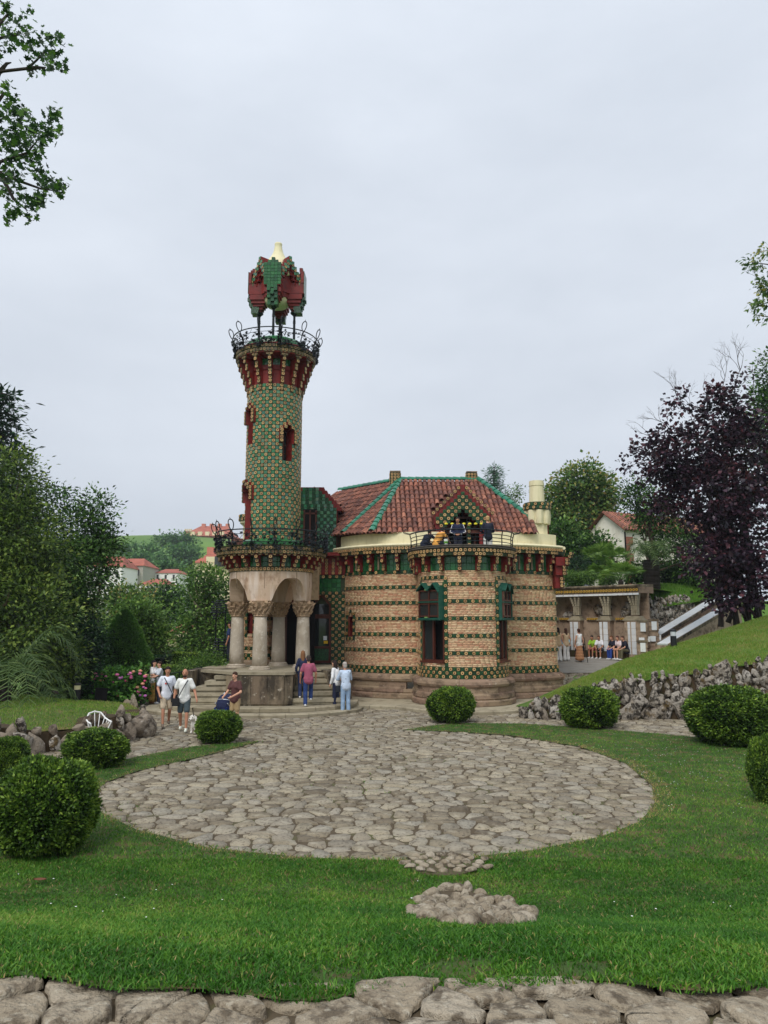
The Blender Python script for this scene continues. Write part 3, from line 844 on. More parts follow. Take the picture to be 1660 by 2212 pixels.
# ---- shaft: core grid with window openings, checkered tiles
NC, Z0 = 48, 6.42
NR = 44
TSZ = (12.66 - Z0) / NR
RS = 1.075
def cell_row(vy, Y): return int(round((zt(vy, Y) - Z0) / TSZ))
wins = {}      # name -> (cols, row0, row1)
W = [([28, 29, 30], cell_row(958, 29.0), cell_row(893, 29.0)), ([40, 41, 42], cell_row(993, 28.8), cell_row(938, 28.8)), ([25, 26, 27, 28, 29, 30], 0, cell_row(1058, 29.2))]
open_cells, hood = set(), {}
for cols, r0, r1 in W:
    for j in cols:
        for r in range(r0, r1): open_cells.add((j, r))
    jm = (cols[0] + cols[-1]) / 2; m_ = len(cols) / 2
    for j in range(cols[0], cols[-1] + 1):                 # stepped head
        e = min(j - cols[0], cols[-1] - j)
        for q in range(e + 1 if len(cols) < 5 else e): open_cells.add((j, r1 + q))
        hood[(j, r1 + e + (1 if len(cols) < 5 else 0))] = 1
        if e >= 1: hood[(j, r1 + e)] = hood.get((j, r1 + e), 0) if (j, r1 + e) not in open_cells else 0
    for j in (cols[0] - 1, cols[-1] + 1):
        for q in range(-3, 1): hood[(j, r1 + q)] = 1
    for j in (cols[0], cols[-1]): hood[(j, r1 + 1)] = 1
hood = {k for k, v in hood.items() if v and k not in open_cells}
ca = lambda j: 2 * PI * j / NC
V, F, MI = [], [], []
for r in range(NR + 1):
    for j in range(NC):
        V.append(pol(RS, ca(j - .5), Z0 + r * TSZ))
for r in range(NR):
    for j in range(NC):
        if (j, r) in open_cells: continue
        F.append((r * NC + j, r * NC + (j + 1) % NC, (r + 1) * NC + (j + 1) % NC, (r + 1) * NC + j)); MI.append(0)
mb = MB(); mb.add(V, F, 0); shaft = mb.obj('shaft', [m_flower_base], tower)
rev = MB(); pane = MB()
for (j, r) in open_cells:
    a0, a1 = ca(j - .5), ca(j + .5); z0, z1 = Z0 + r * TSZ, Z0 + (r + 1) * TSZ
    ri, ro = .74, RS + .02
    for (nj, nr, q) in ((j - 1, r, [(ro, a0, z0), (ri, a0, z0), (ri, a0, z1), (ro, a0, z1)]), (j + 1, r, [(ri, a1, z0), (ro, a1, z0), (ro, a1, z1), (ri, a1, z1)]),
                        (j, r - 1, [(ri, a0, z0), (ro, a0, z0), (ro, a1, z0), (ri, a1, z0)]), (j, r + 1, [(ro, a0, z1), (ri, a0, z1), (ri, a1, z1), (ro, a1, z1)])):
        if (nj, nr) not in open_cells: rev.add([pol(*p) for p in q], [(0, 1, 2, 3)])
    pane.add([pol(ri, a0, z0), pol(ri, a1, z0), pol(ri, a1, z1), pol(ri, a0, z1)], [(0, 1, 2, 3)])
rev.obj('window_reveal', m_red, shaft); pane.obj('window_pane', m_glass, shaft)
for cols, r0, r1 in W:                                     # timber frames in the openings
    mb = MB(); am = ca((cols[0] + cols[-1]) / 2); hw = len(cols) * .115 / 2 * 1.0
    zz0, zz1 = Z0 + r0 * TSZ, Z0 + r1 * TSZ
    M_ = face(pol(.755, am, 0), am)
    for x_ in (-hw, 0, hw): mb.box((x_, 0, (zz0 + zz1) / 2), (.035, .04, zz1 - zz0), M=M_)
    for q in range(1, int((zz1 - zz0) / .35)): mb.box((0, 0, zz0 + q * .35), (hw * 2, .03, .025), M=M_)
    mb.obj('window_frame', m_wood, shaft)
HB = [MB() for _ in W]
for r in range(NR):
    for j in range(NC):
        if (j, r) in open_cells: continue
        a = ca(j); z = Z0 + (r + .5) * TSZ
        if (j, r) in hood:
            HB[min(range(len(W)), key=lambda q: abs(j - (W[q][0][0] + W[q][0][-1]) / 2) * .5 + abs(r - W[q][2]))].box((0, -.06, 0), (.150, .14, TSZ * 1.001), M=face(pol(RS, a, z), a))
            T_flower.put(face(pol(RS + .13, a, z), a, (.142, .142, TSZ)), shaft); continue
        M_ = face(pol(RS, a, z), a, (.143, .142, TSZ))
        if (j + r) % 2 == 0: T_flower.put(M_, shaft)
        else: T_green.put(M_, shaft)
for b_ in HB: b_.obj('window_hood', m_red, shaft)
# glazed green skirt at the foot of the shaft
mb = MB(); mb.lathe([(1.36, 6.09), (1.34, 6.30), (1.2, 6.40), (1.09, 6.44)], 64, (TX, TY, 0), cap=False)
skirt = mb.obj('glazed_skirt', m_deep_tile, tower)
mb = MB(); mb.box((0, 0, 0), (.55, .3, .36), M=face(pol(1.45, R(-150), 6.26), R(-150)))
mb.obj('brick_pier', m_roof, skirt)

# ---- upper corbelled head: 16 stepped red fins faced with flower tiles
mb = MB(); mb.lathe([(1.08, 12.5), (1.08, 13.75), (1.50, 13.78), (1.60, 13.80), (1.60, 14.13), (1.64, 14.15), (1.60, 14.20), (1.35, 14.24)], 64, (TX, TY, 0), cap=False)
head = mb.obj('tower_head', m_red, tower)
fin = MB(); ftiles = []
steps = [(12.38, .045), (12.66, .13), (12.94, .22), (13.22, .32), (13.50, .42)]
for z0, d in steps:
    fin.box((0, -d / 2 + .02, z0 + .14), (.14, d + .04, .282))
    for q in range(2): ftiles.append((0.0, d, z0 + .07 + .14 * q))
fin.box((0, -.235, 13.85), (.42, .47, .15)); fin.box((0, -.225, 13.735), (.29, .45, .09))
for x_ in (-.07, .07): ftiles.append((x_, .45, 13.735))
for x_ in (-.14, 0, .14): ftiles.append((x_, .48, 13.86))
me_fin = fin.mesh('corbel_fin', [m_red])
for i in range(16):
    a = R(-90) + 2 * PI * i / 16 - R(1)
    link(bpy.data.objects.new('corbel_fin', me_fin), head, Matrix.Translation((0, 0, 0)) @ face(pol(1.08, a, 0), a))
    for x_, d, z in ftiles:
        q = face(pol(1.08, a, 0), a) @ Vector((x_, -d, z))
        (T_dark if z > 13.6 else T_flower).put(face(q, a, (TS, TS, TS * (.65 if abs(z - 13.735) < .01 else 1))), head)
    # niche and green panel between the fins
    b = a + PI / 16
    for s in (-1, 0, 1):
        T_deep.put(face(pol(1.085, b + s * .11, 13.62), b + s * .11, (.12, .14, .16)), head)
        T_deep.put(face(pol(1.085, b + s * .11, 13.46), b + s * .11, (.12, .14, .16)), head)
    mb = MB(); mb.box((0, -.02, 0), (.26, .05, .12), M=face(pol(1.08, b, 13.30), b)); mb.box((0, -.03, 0), (.36, .04, .06), M=face(pol(1.08, b, 13.385), b)); mb.obj('niche_lintel', m_red, head)
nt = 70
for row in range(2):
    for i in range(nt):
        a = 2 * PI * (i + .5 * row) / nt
        T_dark.put(face(pol(1.605 - .015 * (1 - row), a, 13.905 + .0 + row * .145), a, (TS, TS, TS)), head)
# low green dome
mb = MB(); mb.lathe([(1.36, 14.2), (1.3, 14.42), (1.1, 14.62), (.75, 14.80), (.35, 14.88), (0.02, 14.9)], 48, (TX, TY, 0), cap=False)
dome = mb.obj('dome', m_green_tile, tower)
for ring_, (rr_, zz_, tl) in enumerate(((1.345, 14.32, -.25), (1.215, 14.52, -.75))):
    nn = int(2 * PI * rr_ / .2)
    for i in range(nn):
        a = 2 * PI * i / nn
        T_deep.put(face(pol(rr_, a, zz_), a, (.19, .12, .2), tilt=tl), dome)

# ---- wrought iron railings with looped leaves and vines
def railing(zb, rb, rt, h, posts, nleaf, seed):
    rg = random.Random(seed)
    root = None
    mb = MB()
    n = 64
    for zz, rr_, th in ((zb + h, rt, .024), (zb + h * .72, rb + (rt - rb) * .72, .011), (zb + .12, rb + .04, .013)):
        P = [pol(rr_ + .015 * math.sin(7 * 2 * PI * i / n), 2 * PI * i / n, zz + .01 * math.sin(5 * 2 * PI * i / n)) for i in range(n + 1)]
        mb.tube(P, th, 5)
    root = mb.obj('balcony_railing', m_iron, tower)
    for i in range(posts):
        a = R(-90) + 2 * PI * (i + .5) / posts; mb = MB()
        e = Vector((math.cos(a), math.sin(a), 0)); tgt = Vector((-math.sin(a), math.cos(a), 0))
        base = pol(rb - .02, a, zb); top = pol(rt, a, zb + h)
        mb.tube([base, base + e * .10 + Vector((0, 0, .1)), pol(rb + .07, a, zb + h * .5), top], [.03, .028, .024, .02], 5)
        # teardrop loop with a pointed tip
        L = []
        for q in range(15):
            u = q / 14; th = 2 * PI * u
            w = .10 * math.sin(th) * (1 - .25 * math.cos(th)); zz = .20 * (1 - math.cos(th))
            L.append(top + e * (w * .9 + zz * .22) + tgt * (w * .45 * (1 if i % 2 else -1)) + Vector((0, 0, zz)))
        mb.tube(L, .019, 5)
        mb.tube([L[7] - Vector((0, 0, .03)), L[7] + e * .035 + Vector((0, 0, .07))], [.024, .004], 5)
        # slanted side stem and scroll at the foot
        mb.tube([base + tgt * .12, base + tgt * .05 + Vector((0, 0, h * .4)), top - tgt * .05 - Vector((0, 0, .04))], .009, 4)
        mb.tube([base - tgt * .14 + Vector((0, 0, .02)), base + e * .08 - tgt * .03 + Vector((0, 0, h * .35)), top + tgt * .03], .009, 4)
        mb.tube([base, base + e * .14 - Vector((0, 0, .06)), base + e * .17 - Vector((0, 0, .17)), base + e * .10 - Vector((0, 0, .20))], [.018, .016, .014, .02], 5)
        mb.obj('railing_post', m_iron, root)
    # ivy leaves of sheet iron
    lv = MB()
    for i in range(nleaf):
        a = 2 * PI * rg.random(); hh = rg.random() ** 1.6
        if rg.random() < .55: a = R(-90) + 2 * PI * (rg.randrange(posts) + .5) / posts + rg.uniform(-.1, .1)
        rr_ = rb + (rt - rb) * hh + rg.uniform(-.03, .12) * (1.2 - hh)
        p = pol(rr_, a, zb - .16 + (h + .05) * hh)
        s = rg.uniform(.045, .085)
        u = Vector((rg.gauss(0, 1), rg.gauss(0, 1), rg.gauss(0, 1))).normalized(); v = u.orthogonal().normalized(); w = u.cross(v)
        V = [p + w * .02]
        for q in range(10):
            th = 2 * PI * q / 10; k = s * (1.25 if q % 2 == 0 else .6)
            V.append(p + (u * math.cos(th) + v * math.sin(th)) * k)
        lv.add(V, [(0, 1 + q, 1 + (q + 1) % 10) for q in range(10)])
    st = Vector()
    for i in range(posts * 2):                         # twining stems
        a = 2 * PI * i / posts / 2; P = []
        for q in range(6):
            P.append(pol(rb + (rt - rb) * q / 5 * .9 + .05 * math.sin(q * 2 + i), a + .07 * q * (1 if i % 2 else -1), zb + .02 + h * q / 5.5))
        lv.tube(P, .008, 4)
    ob = lv.obj('iron_vine', m_iron, root); ob['kind'] = 'stuff'
railing(6.09, 2.10, 2.24, .58, 16, 900, 3)
railing(14.18, 1.58, 1.80, .56, 12, 620, 4)

# ---- lantern: four iron colonnettes and the stepped canopy with its cream finial
canopy = MB()
canopy.lathe([(.2, 16.3), (.4, 16.34), (.54, 16.46), (.6, 16.7)], 32, (TX, TY, 0), cap=True)
bowl = canopy.obj('canopy_bowl', m_cream, tower, smooth=True)
mb = MB(); mb.lathe([(.62, 16.58), (.66, 17.2), (.70, 17.7)], 24, (TX, TY, 0)); mb.obj('canopy_drum', m_red, tower)
zc_ = lambda y: zt((900 + .3012 * y) / 1.77, 28.75)
zcs = lambda y: zt((900 + .3012 * y) / 1.77, 29.5)
leg_b = MB()
LEG = [R(-92) + k * PI / 2 for k in range(4)]
for k, a in enumerate(LEG):
    c = pol(.74, a, 0); mb = MB()
    zb_ = 14.55
    zk = zcs(972)
    mb.lathe([(.07, zb_), (.055, zb_ + .1), (.05, zk - .5), (.062, zk - .47), (.062, zk - .44), (.05, zk - .41), (.062, zk - .38), (.05, zk - .35), (.05, zk - .18), (.09, zk - .12), (.16, zk - .06), (.175, zk - .02), (.15, zk)], 14, (c.x, c.y, 0))
    mb.obj('lantern_column', m_iron, tower, smooth=False)
    # pendant: inverted stepped pyramid above the column, then the leg block and its tiled face
    pd = MB(); M_ = face(pol(0, a, 0), a); t = .142
    LV = [(.20, 970, 945), (.34, 945, 912), (.46, 912, 880), (.58, 880, 840), (.68, 840, 778)]
    for w, y0, y1 in LV:
        z0, z1 = zcs(y0), zcs(y1); pd.box((0, -.74 - w * .02, (z0 + z1) / 2), (w, w, z1 - z0 + .002), M=M_)
    z0, z1 = zcs(772), zcs(640); pd.box((0, -.76, (z0 + z1) / 2), (.66, .80, z1 - z0), M=M_)
    z0, z1 = zcs(640), zc_(470); pd.box((0, -.78, (z0 + z1) / 2), (.36, .62, z1 - z0), M=M_); pd.box((0, -1.10, (z0 + z1) / 2), (.71, .12, z1 - z0), M=M_)
    z0, z1 = zc_(470), zc_(392); pd.box((0, -.78, (z0 + z1) / 2), (.30, .58, z1 - z0), M=M_); pd.box((0, -1.10, (z0 + z1) / 2), (.71, .12, z1 - z0), M=M_)
    z0, z1 = zc_(392), zc_(345); pd.box((0, -1.03, (z0 + z1) / 2), (.42, .12, z1 - z0), M=M_)
    z0, z1 = zc_(345), zc_(306); pd.box((0, -.99, (z0 + z1) / 2), (.14, .12, z1 - z0), M=M_)
    leg = pd.obj('canopy_leg', m_red, tower)
    zr = zc_(306); row = 0
    while True:
        z = zr - (row + .5) * .1365; row += 1
        if z < zc_(885): break
        yy = [y for y in range(300, 980) if zc_(y) <= z][:1][0]
        nx = 1 if yy < 345 else 3 if yy < 392 else 5 if yy < 650 else 3
        d = 1.06 if yy < 345 else 1.10 if yy < 392 else 1.165
        if yy >= 650: d = 1.175 - .03 * ((yy - 650) // 45) - (.0 if yy < 770 else .04)
        for q in range(nx):
            x_ = (q - (nx - 1) / 2) * t; dd = d + (.06 if yy > 690 and (q + row) % 2 else 0)
            if yy > 690: leg_b.box((x_, -dd + .14, z), (t * .98, .3, .134), M=M_)
            T_deep.put(face(M_ @ Vector((x_, -dd, z)), a, (t, .1, .1365)), leg)
    leg_b.obj('leg_block', m_leaf_tile, tower); leg_b = MB()
for k in range(4):
    a = LEG[k] + PI / 4
    M_ = face(pol(0, a, 0), a); gb = MB()
    t = .125
    for i in range(-5, 6):
        zp = 18.27 - abs(i) * .19
        gb.box((i * t, -.63, zp - .22), (t * 1.002, .55 - .002 * abs(i), .44), M=M_)
        for q in range(3):
            P_ = T_flower if q == 1 else T_green
            P_.put(face(M_ @ Vector((i * t, -.91, zp - .07 - q * t)), a, (t, t, t)), bowl)
        if abs(i) <= 4:                                   # corbelled soffit steps of the arch
            gb.box((i * t, -.63, zp - .50), (t * 1.003, .40, .18), M=M_)
    gb.box((0, -.52, 17.12), (1.25, .30, .72), M=M_)      # red panel inside the arch
    for s in range(4):                                    # stepped red roof behind the gable
        gb.box((0, -.36 + s * .03, 18.10 - s * .05), (.26 + s * .24, .36, .20), M=M_)
    gb.obj('canopy_gable', m_red, tower)
mb = MB(); mb.lathe([(.78, 17.5), (.70, 17.85), (.58, 18.12), (.45, 18.34), (.30, 18.56), (.21, 18.76), (.165, 18.96), (.15, 19.08), (.165, 19.13), (.15, 19.18), (.10, 19.19)], 28, (TX, TY, 0))
mb.obj('finial', m_cream, tower, smooth=True)
T_flower.flush(tower); T_dark.flush(tower); T_green.flush(tower); T_deep.flush(tower)

# ================================================================ porch podium and curved steps
stair = thing('stone_staircase', 'stained stone porch podium with two flights and curved bottom steps', 'staircase', (TX, 27.4, 0))
PZ = 1.46
podium = MB()
# plan: polygon with splayed front
pf = [(-7.15, 29.6), (-7.15, 27.5), (-5.55, 26.95), (-3.9, 26.9), (-2.85, 27.25), (-2.1, 27.9), (-1.9, 28.6), (-1.9, 31.6), (-7.15, 31.6)]
core = [(-5.65, 27.35), (-5.35, 27.05), (-3.55, 27.0), (-3.3, 27.2), (-3.3, 31.6), (-6.75, 31.6), (-6.75, 29.0)]
podium.prism(core, 0.0, PZ - .1)
pod = podium.obj('podium', m_podium, stair)
b = MB(); cc = [(-5.72, 27.30), (-5.38, 26.97), (-3.52, 26.92), (-3.22, 27.14), (-3.0, 28.9), (-1.95, 29.2), (-1.9, 31.55), (-7.1, 31.55), (-7.1, 28.6), (-6.9, 28.45)]
b.prism(cc, PZ - .1, PZ); b.obj('coping', m_step, pod)
# facing slabs of the podium front, each its own
fx = [(-5.68, 27.33, -5.38, 27.03), (-5.38, 27.03, -4.75, 27.01), (-4.75, 27.01, -4.15, 27.0), (-4.15, 27.0, -3.55, 26.98), (-3.55, 26.98, -3.28, 27.18)]
for (x0, y0, x1, y1) in fx:
    dx, dy = x1 - x0, y1 - y0; L = math.hypot(dx, dy); a = math.atan2(dy, dx); b = MB()
    b.box(((x0 + x1) / 2, (y0 + y1) / 2, .84), (L - .012, .05, 1.0), rz=a, t=random.random()); b.obj('facing_slab', m_podium, pod)
# left flight (climbs to the right) and right flight (climbs to the left and back)
for s in range(5):
    z = .38 + s * .2; x0 = -7.5 + s * .34
    b = MB(); b.prism([(x0, 27.42 - s * .02), (-5.6, 27.38), (-5.6, 28.5), (x0 - .0, 28.5)], z - .0, z + .13); b.prism([(x0 + .04, 27.46), (-5.6, 27.42), (-5.6, 28.5), (x0 + .04, 28.5)], z - .09, z - .0); b.obj('step', m_step, stair)
for s in range(5):
    z = .38 + s * .2; y0 = 27.25 + s * .3
    b = MB(); b.prism([(-3.28, y0 - .05), (-1.55 - s * .12, y0 + .25), (-1.85 - s * .05, 29.3), (-3.28, 29.2)], z, z + .13); b.prism([(-3.28, y0), (-1.6 - s * .12, y0 + .3), (-1.9 - s * .05, 29.3), (-3.28, 29.2)], z - .09, z); b.obj('step', m_step, stair)
# flank walls
b = MB(); b.prism([(-7.2, 28.45), (-5.62, 28.45), (-5.62, 28.95), (-7.2, 28.95)], 0, PZ + .02); b.obj('flank_wall', m_podium, stair)
b = MB(); b.prism([(-7.22, 27.7), (-6.98, 27.55), (-6.98, 28.45), (-7.22, 28.45)], 0, PZ); b.obj('flank_wall', m_podium, stair)
b = MB(); b.prism([(-2.95, 29.25), (-1.45, 29.05), (-1.25, 29.55), (-1.9, 31.2), (-2.95, 31.2)], 0, PZ - .04); b.obj('flank_wall', m_podium, stair)
b = MB(); b.prism([(-2.05, 28.15), (-1.35, 28.75), (-1.45, 29.1), (-2.5, 29.3)], 0, PZ - .05); b.obj('flank_wall', m_podium, stair)
# two sweeping curved bottom steps in separate kerb stones
for lvl, (z0, z1, grow) in enumerate(((0.0, .14, 0.55), (.14, .29, 0.0))):
    C0 = [(-8.3 - grow, 28.6), (-8.2 - grow * .9, 27.6 - grow * .3), (-7.5 - grow * .6, 26.9 - grow * .6), (-6.4 - grow * .3, 26.5 - grow * .8), (-5.2, 26.3 - grow), (-4.0, 26.25 - grow), (-2.8, 26.45 - grow), (-1.8 + grow * .2, 26.95 - grow * .8), (-1.1 + grow * .4, 27.7 - grow * .4), (-1.0 + grow * .4, 28.3)]
    P_ = np.array(C0); tt = np.linspace(0, len(P_) - 1, 60)
    sx = np.interp(tt, range(len(P_)), P_[:, 0]); sy = np.interp(tt, range(len(P_)), P_[:, 1])
    for _ in range(4): sx[1:-1] = (sx[:-2] + sx[1:-1] * 2 + sx[2:]) / 4; sy[1:-1] = (sy[:-2] + sy[1:-1] * 2 + sy[2:]) / 4
    path = Path(np.stack([sx, sy], -1)); t0 = 0
    b = MB(); b.prism([(a_, c_ + .12) for a_, c_ in zip(sx, sy)] + [(-1, 29.5), (-8, 29.5)], z0 - .1 * lvl, z1 - .015); b.obj('landing', m_step, stair)
    while t0 < path.len - .2:
        L = random.uniform(.75, 1.15); t1 = min(t0 + L, path.len)
        b = MB(); path.sweep(b, [(-.42, z0), (0.0, z0), (.015, z1 - .03), (-.02, z1), (-.42, z1)], 5, t0 + .008, t1 - .008); b.obj('kerb_stone', m_step, stair); t0 = t1
# ================================================================ the house
villa = thing('villa', 'banded brick house with clay tile roof, round bay and flower tile friezes', 'house', (2.6, 33.0, 0))
V_flower = Pieces('flower_tile', ME_FLOWER, 'small_flower_tiles')
V_leaf = Pieces('leaf_tile', ME_LEAFT, 'small_leaf_tiles')
V_deep = Pieces('green_wall_tile', ME_DEEP, 'small_green_wall_tiles')
V_green = Pieces('glazed_tile', ME_GREEN, 'small_glazed_tiles')
PL_Z, BR_T = 1.12, 5.22
BANDS = [4.66, 4.01, 3.36, 2.71, 2.06]
BRICKS = {'V': [], 'F': [], 'T': [], 'n': 0}
UB = np.array([(-.5, 0, -.5), (.5, 0, -.5), (.5, 0, .5), (-.5, 0, .5), (-.49, -1, -.46), (.49, -1, -.46), (.49, -1, .46), (-.49, -1, .46)])
UBF = np.array([(4, 5, 6, 7), (0, 1, 5, 4), (1, 2, 6, 5), (2, 3, 7, 6), (3, 0, 4, 7)])
def brick_at(P, ang, L, H, D=.013):
    M_ = face(P, ang); m3 = np.array(M_.to_3x3())
    V = (UB * np.array([L, D, H])) @ m3.T + np.array(M_.translation)
    BRICKS['V'].append(V); BRICKS['F'].append(UBF + BRICKS['n']); BRICKS['n'] += 8; BRICKS['T'] += [random.random()] * 5
def brick_wall(path, t0, t1, bands, z0, z1, openings=(), off=0.0, base_rows=2, skip=None, tile_start=0):
    """brick courses with flower-tile bands along a plan path; openings=(tc, half, za, zb)"""
    def is_open(t, z, m=0.0): return any(abs(t - tc) < h + m and za - m < z < zb + m for tc, h, za, zb in openings)
    # mortar sheet
    mb = MB(); nx = max(2, int((t1 - t0) / .10)); dz = .0618; nz = int(round((z1 - z0) / dz))
    for i in range(nx):
        ta, tb = t0 + (t1 - t0) * i / nx, t0 + (t1 - t0) * (i + 1) / nx
        if skip and skip(path.at((ta + tb) / 2)[0]): continue
        runs = []; cur = None
        for k in range(nz):
            if is_open((ta + tb) / 2, z0 + (k + .5) * (z1 - z0) / nz): cur = None
            elif cur is None: cur = [k, k + 1]; runs.append(cur)
            else: cur[1] = k + 1
        pa, pb = path.at(ta, off)[0], path.at(tb, off)[0]
        for ka, kb in runs:
            za, zb = z0 + ka * (z1 - z0) / nz, z0 + kb * (z1 - z0) / nz
            mb.add([(pa.x, pa.y, za), (pb.x, pb.y, za), (pb.x, pb.y, zb), (pa.x, pa.y, zb)], [(0, 1, 2, 3)])
    wall = mb.obj('wall', m_mortar, villa)
    hb = TS / 2
    nt = max(1, int(round((t1 - t0) / TS))); dt = (t1 - t0) / nt
    rows = [(b, 0) for b in bands] + [(z0 + TS * (r + .5), r) for r in range(base_rows)]
    for bz, par in rows:
        for i in range(nt):
            t = t0 + (i + .5) * dt
            if is_open(t, bz, .05): continue
            p, a = path.at(t, off + .012); p.z = bz
            if skip and skip(p): continue
            (V_flower if (i + par + tile_start) % 2 == 0 else V_leaf).put(face(p, a, (dt, TS, TS)), wall)
    zb0 = z0 + base_rows * TS
    segs = []; z = zb0
    for b in sorted(bands):
        segs.append((z, b - hb)); z = b + hb
    segs.append((z, z1))
    c = 0
    for za, zb in segs:
        nc = max(1, int(round((zb - za) / .0615))); h = (zb - za) / nc
        for k in range(nc):
            zc = za + (k + .5) * h; t = t0 - random.uniform(0, .2)
            while t < t1:
                L = .205 * random.uniform(.82, 1.12); tc = t + L / 2; t += L
                if tc - L / 2 < t0: continue
                if tc + L / 2 > t1: break
                if is_open(tc - L / 2, zc) or is_open(tc + L / 2, zc): continue
                p, a = path.at(tc, off + random.uniform(0, .005)); p.z = zc
                if skip and skip(p): continue
                brick_at(p, a, L - .012, h - .011)
            c += 1
    return wall

# ---- plan
MAIN = Path(arc(1.75, 35.1, 4.1, R(208.6), R(270), 30) + [(2.4, 31.0), (3.5, 31.0)] + arc(4.1, 36.2, 5.2, R(270), R(309.6), 24))
BC, BR, BAX = (3.15, 30.0), 1.73, R(-82)
BAY = Path([(BC[0] - BR, 31.15)] + arc(BC[0], BC[1], BR, R(-180), 0.0, 70) + [(BC[0] + BR, 31.15)])
in_bay = lambda p: abs(p.x - BC[0]) < BR - .02
def bay_t(a): return 1.15 + BR * (a - R(-180))
slit = at(759, 1345, 30.6)
t_slit = min(np.linspace(0, MAIN.len, 400), key=lambda t: abs(MAIN.at(t)[0].x / MAIN.at(t)[0].y - slit.x / slit.y))
main_open = [(t_slit, .17, 2.62, 3.45)]
_tb = [t for t in np.linspace(0, MAIN.len, 900) if in_bay(MAIN.at(t)[0])]
w_main = brick_wall(MAIN, 0, _tb[0], BANDS, PL_Z, BR_T, main_open)
brick_wall(MAIN, _tb[-1], MAIN.len, BANDS, PL_Z, BR_T)
w1, w2 = BAX - R(58), BAX + R(58)
bay_open = [(bay_t(w1), BR * R(20.5), 1.72, 4.62), (bay_t(w2), BR * R(20.5), 1.72, 4.62)]
w_bay = brick_wall(BAY, 0, BAY.len, BANDS, PL_Z, 5.18, bay_open, base_rows=3)
# right flank of the house, going back
SIDE = Path([(7.414, 32.194), (7.7, 34.6), (7.8, 43)])
w_side = brick_wall(SIDE, 0, SIDE.len, BANDS, PL_Z, BR_T)
# slit window surround and red reveal
p, a = MAIN.at(t_slit)
mb = MB(); M_ = face(Vector((p.x, p.y, 3.03)), a)
for sx, w, x_ in ((0, .02, -.17), (0, .02, .17)): mb.box((x_, .11, -.0), (.03, .26, .84), M=M_)
mb.box((0, .25, 0), (.36, .02, .84), M=M_); mb.box((0, .1, .41), (.34, .26, .03), M=M_); mb.box((0, .1, -.41), (.34, .26, .03), M=M_)
mb.obj('slit_window', m_red, w_main)
for q in range(8):
    for s in (-1, 1): (V_flower if q % 2 else V_leaf).put(face(M_ @ Vector((s * .25, -.02, -.45 + q * TS)), a, (TS, TS, TS)), w_main)
for q in range(-2, 3): (V_flower if q % 2 else V_leaf).put(face(M_ @ Vector((q * .125, -.02, -.52)), a, (.125, TS, TS)), w_main)
for q in range(-1, 2): (V_flower if q % 2 else V_leaf).put(face(M_ @ Vector((q * TS, -.02, .54 + (.1 if q == 0 else 0))), a, (TS, TS, TS)), w_main)

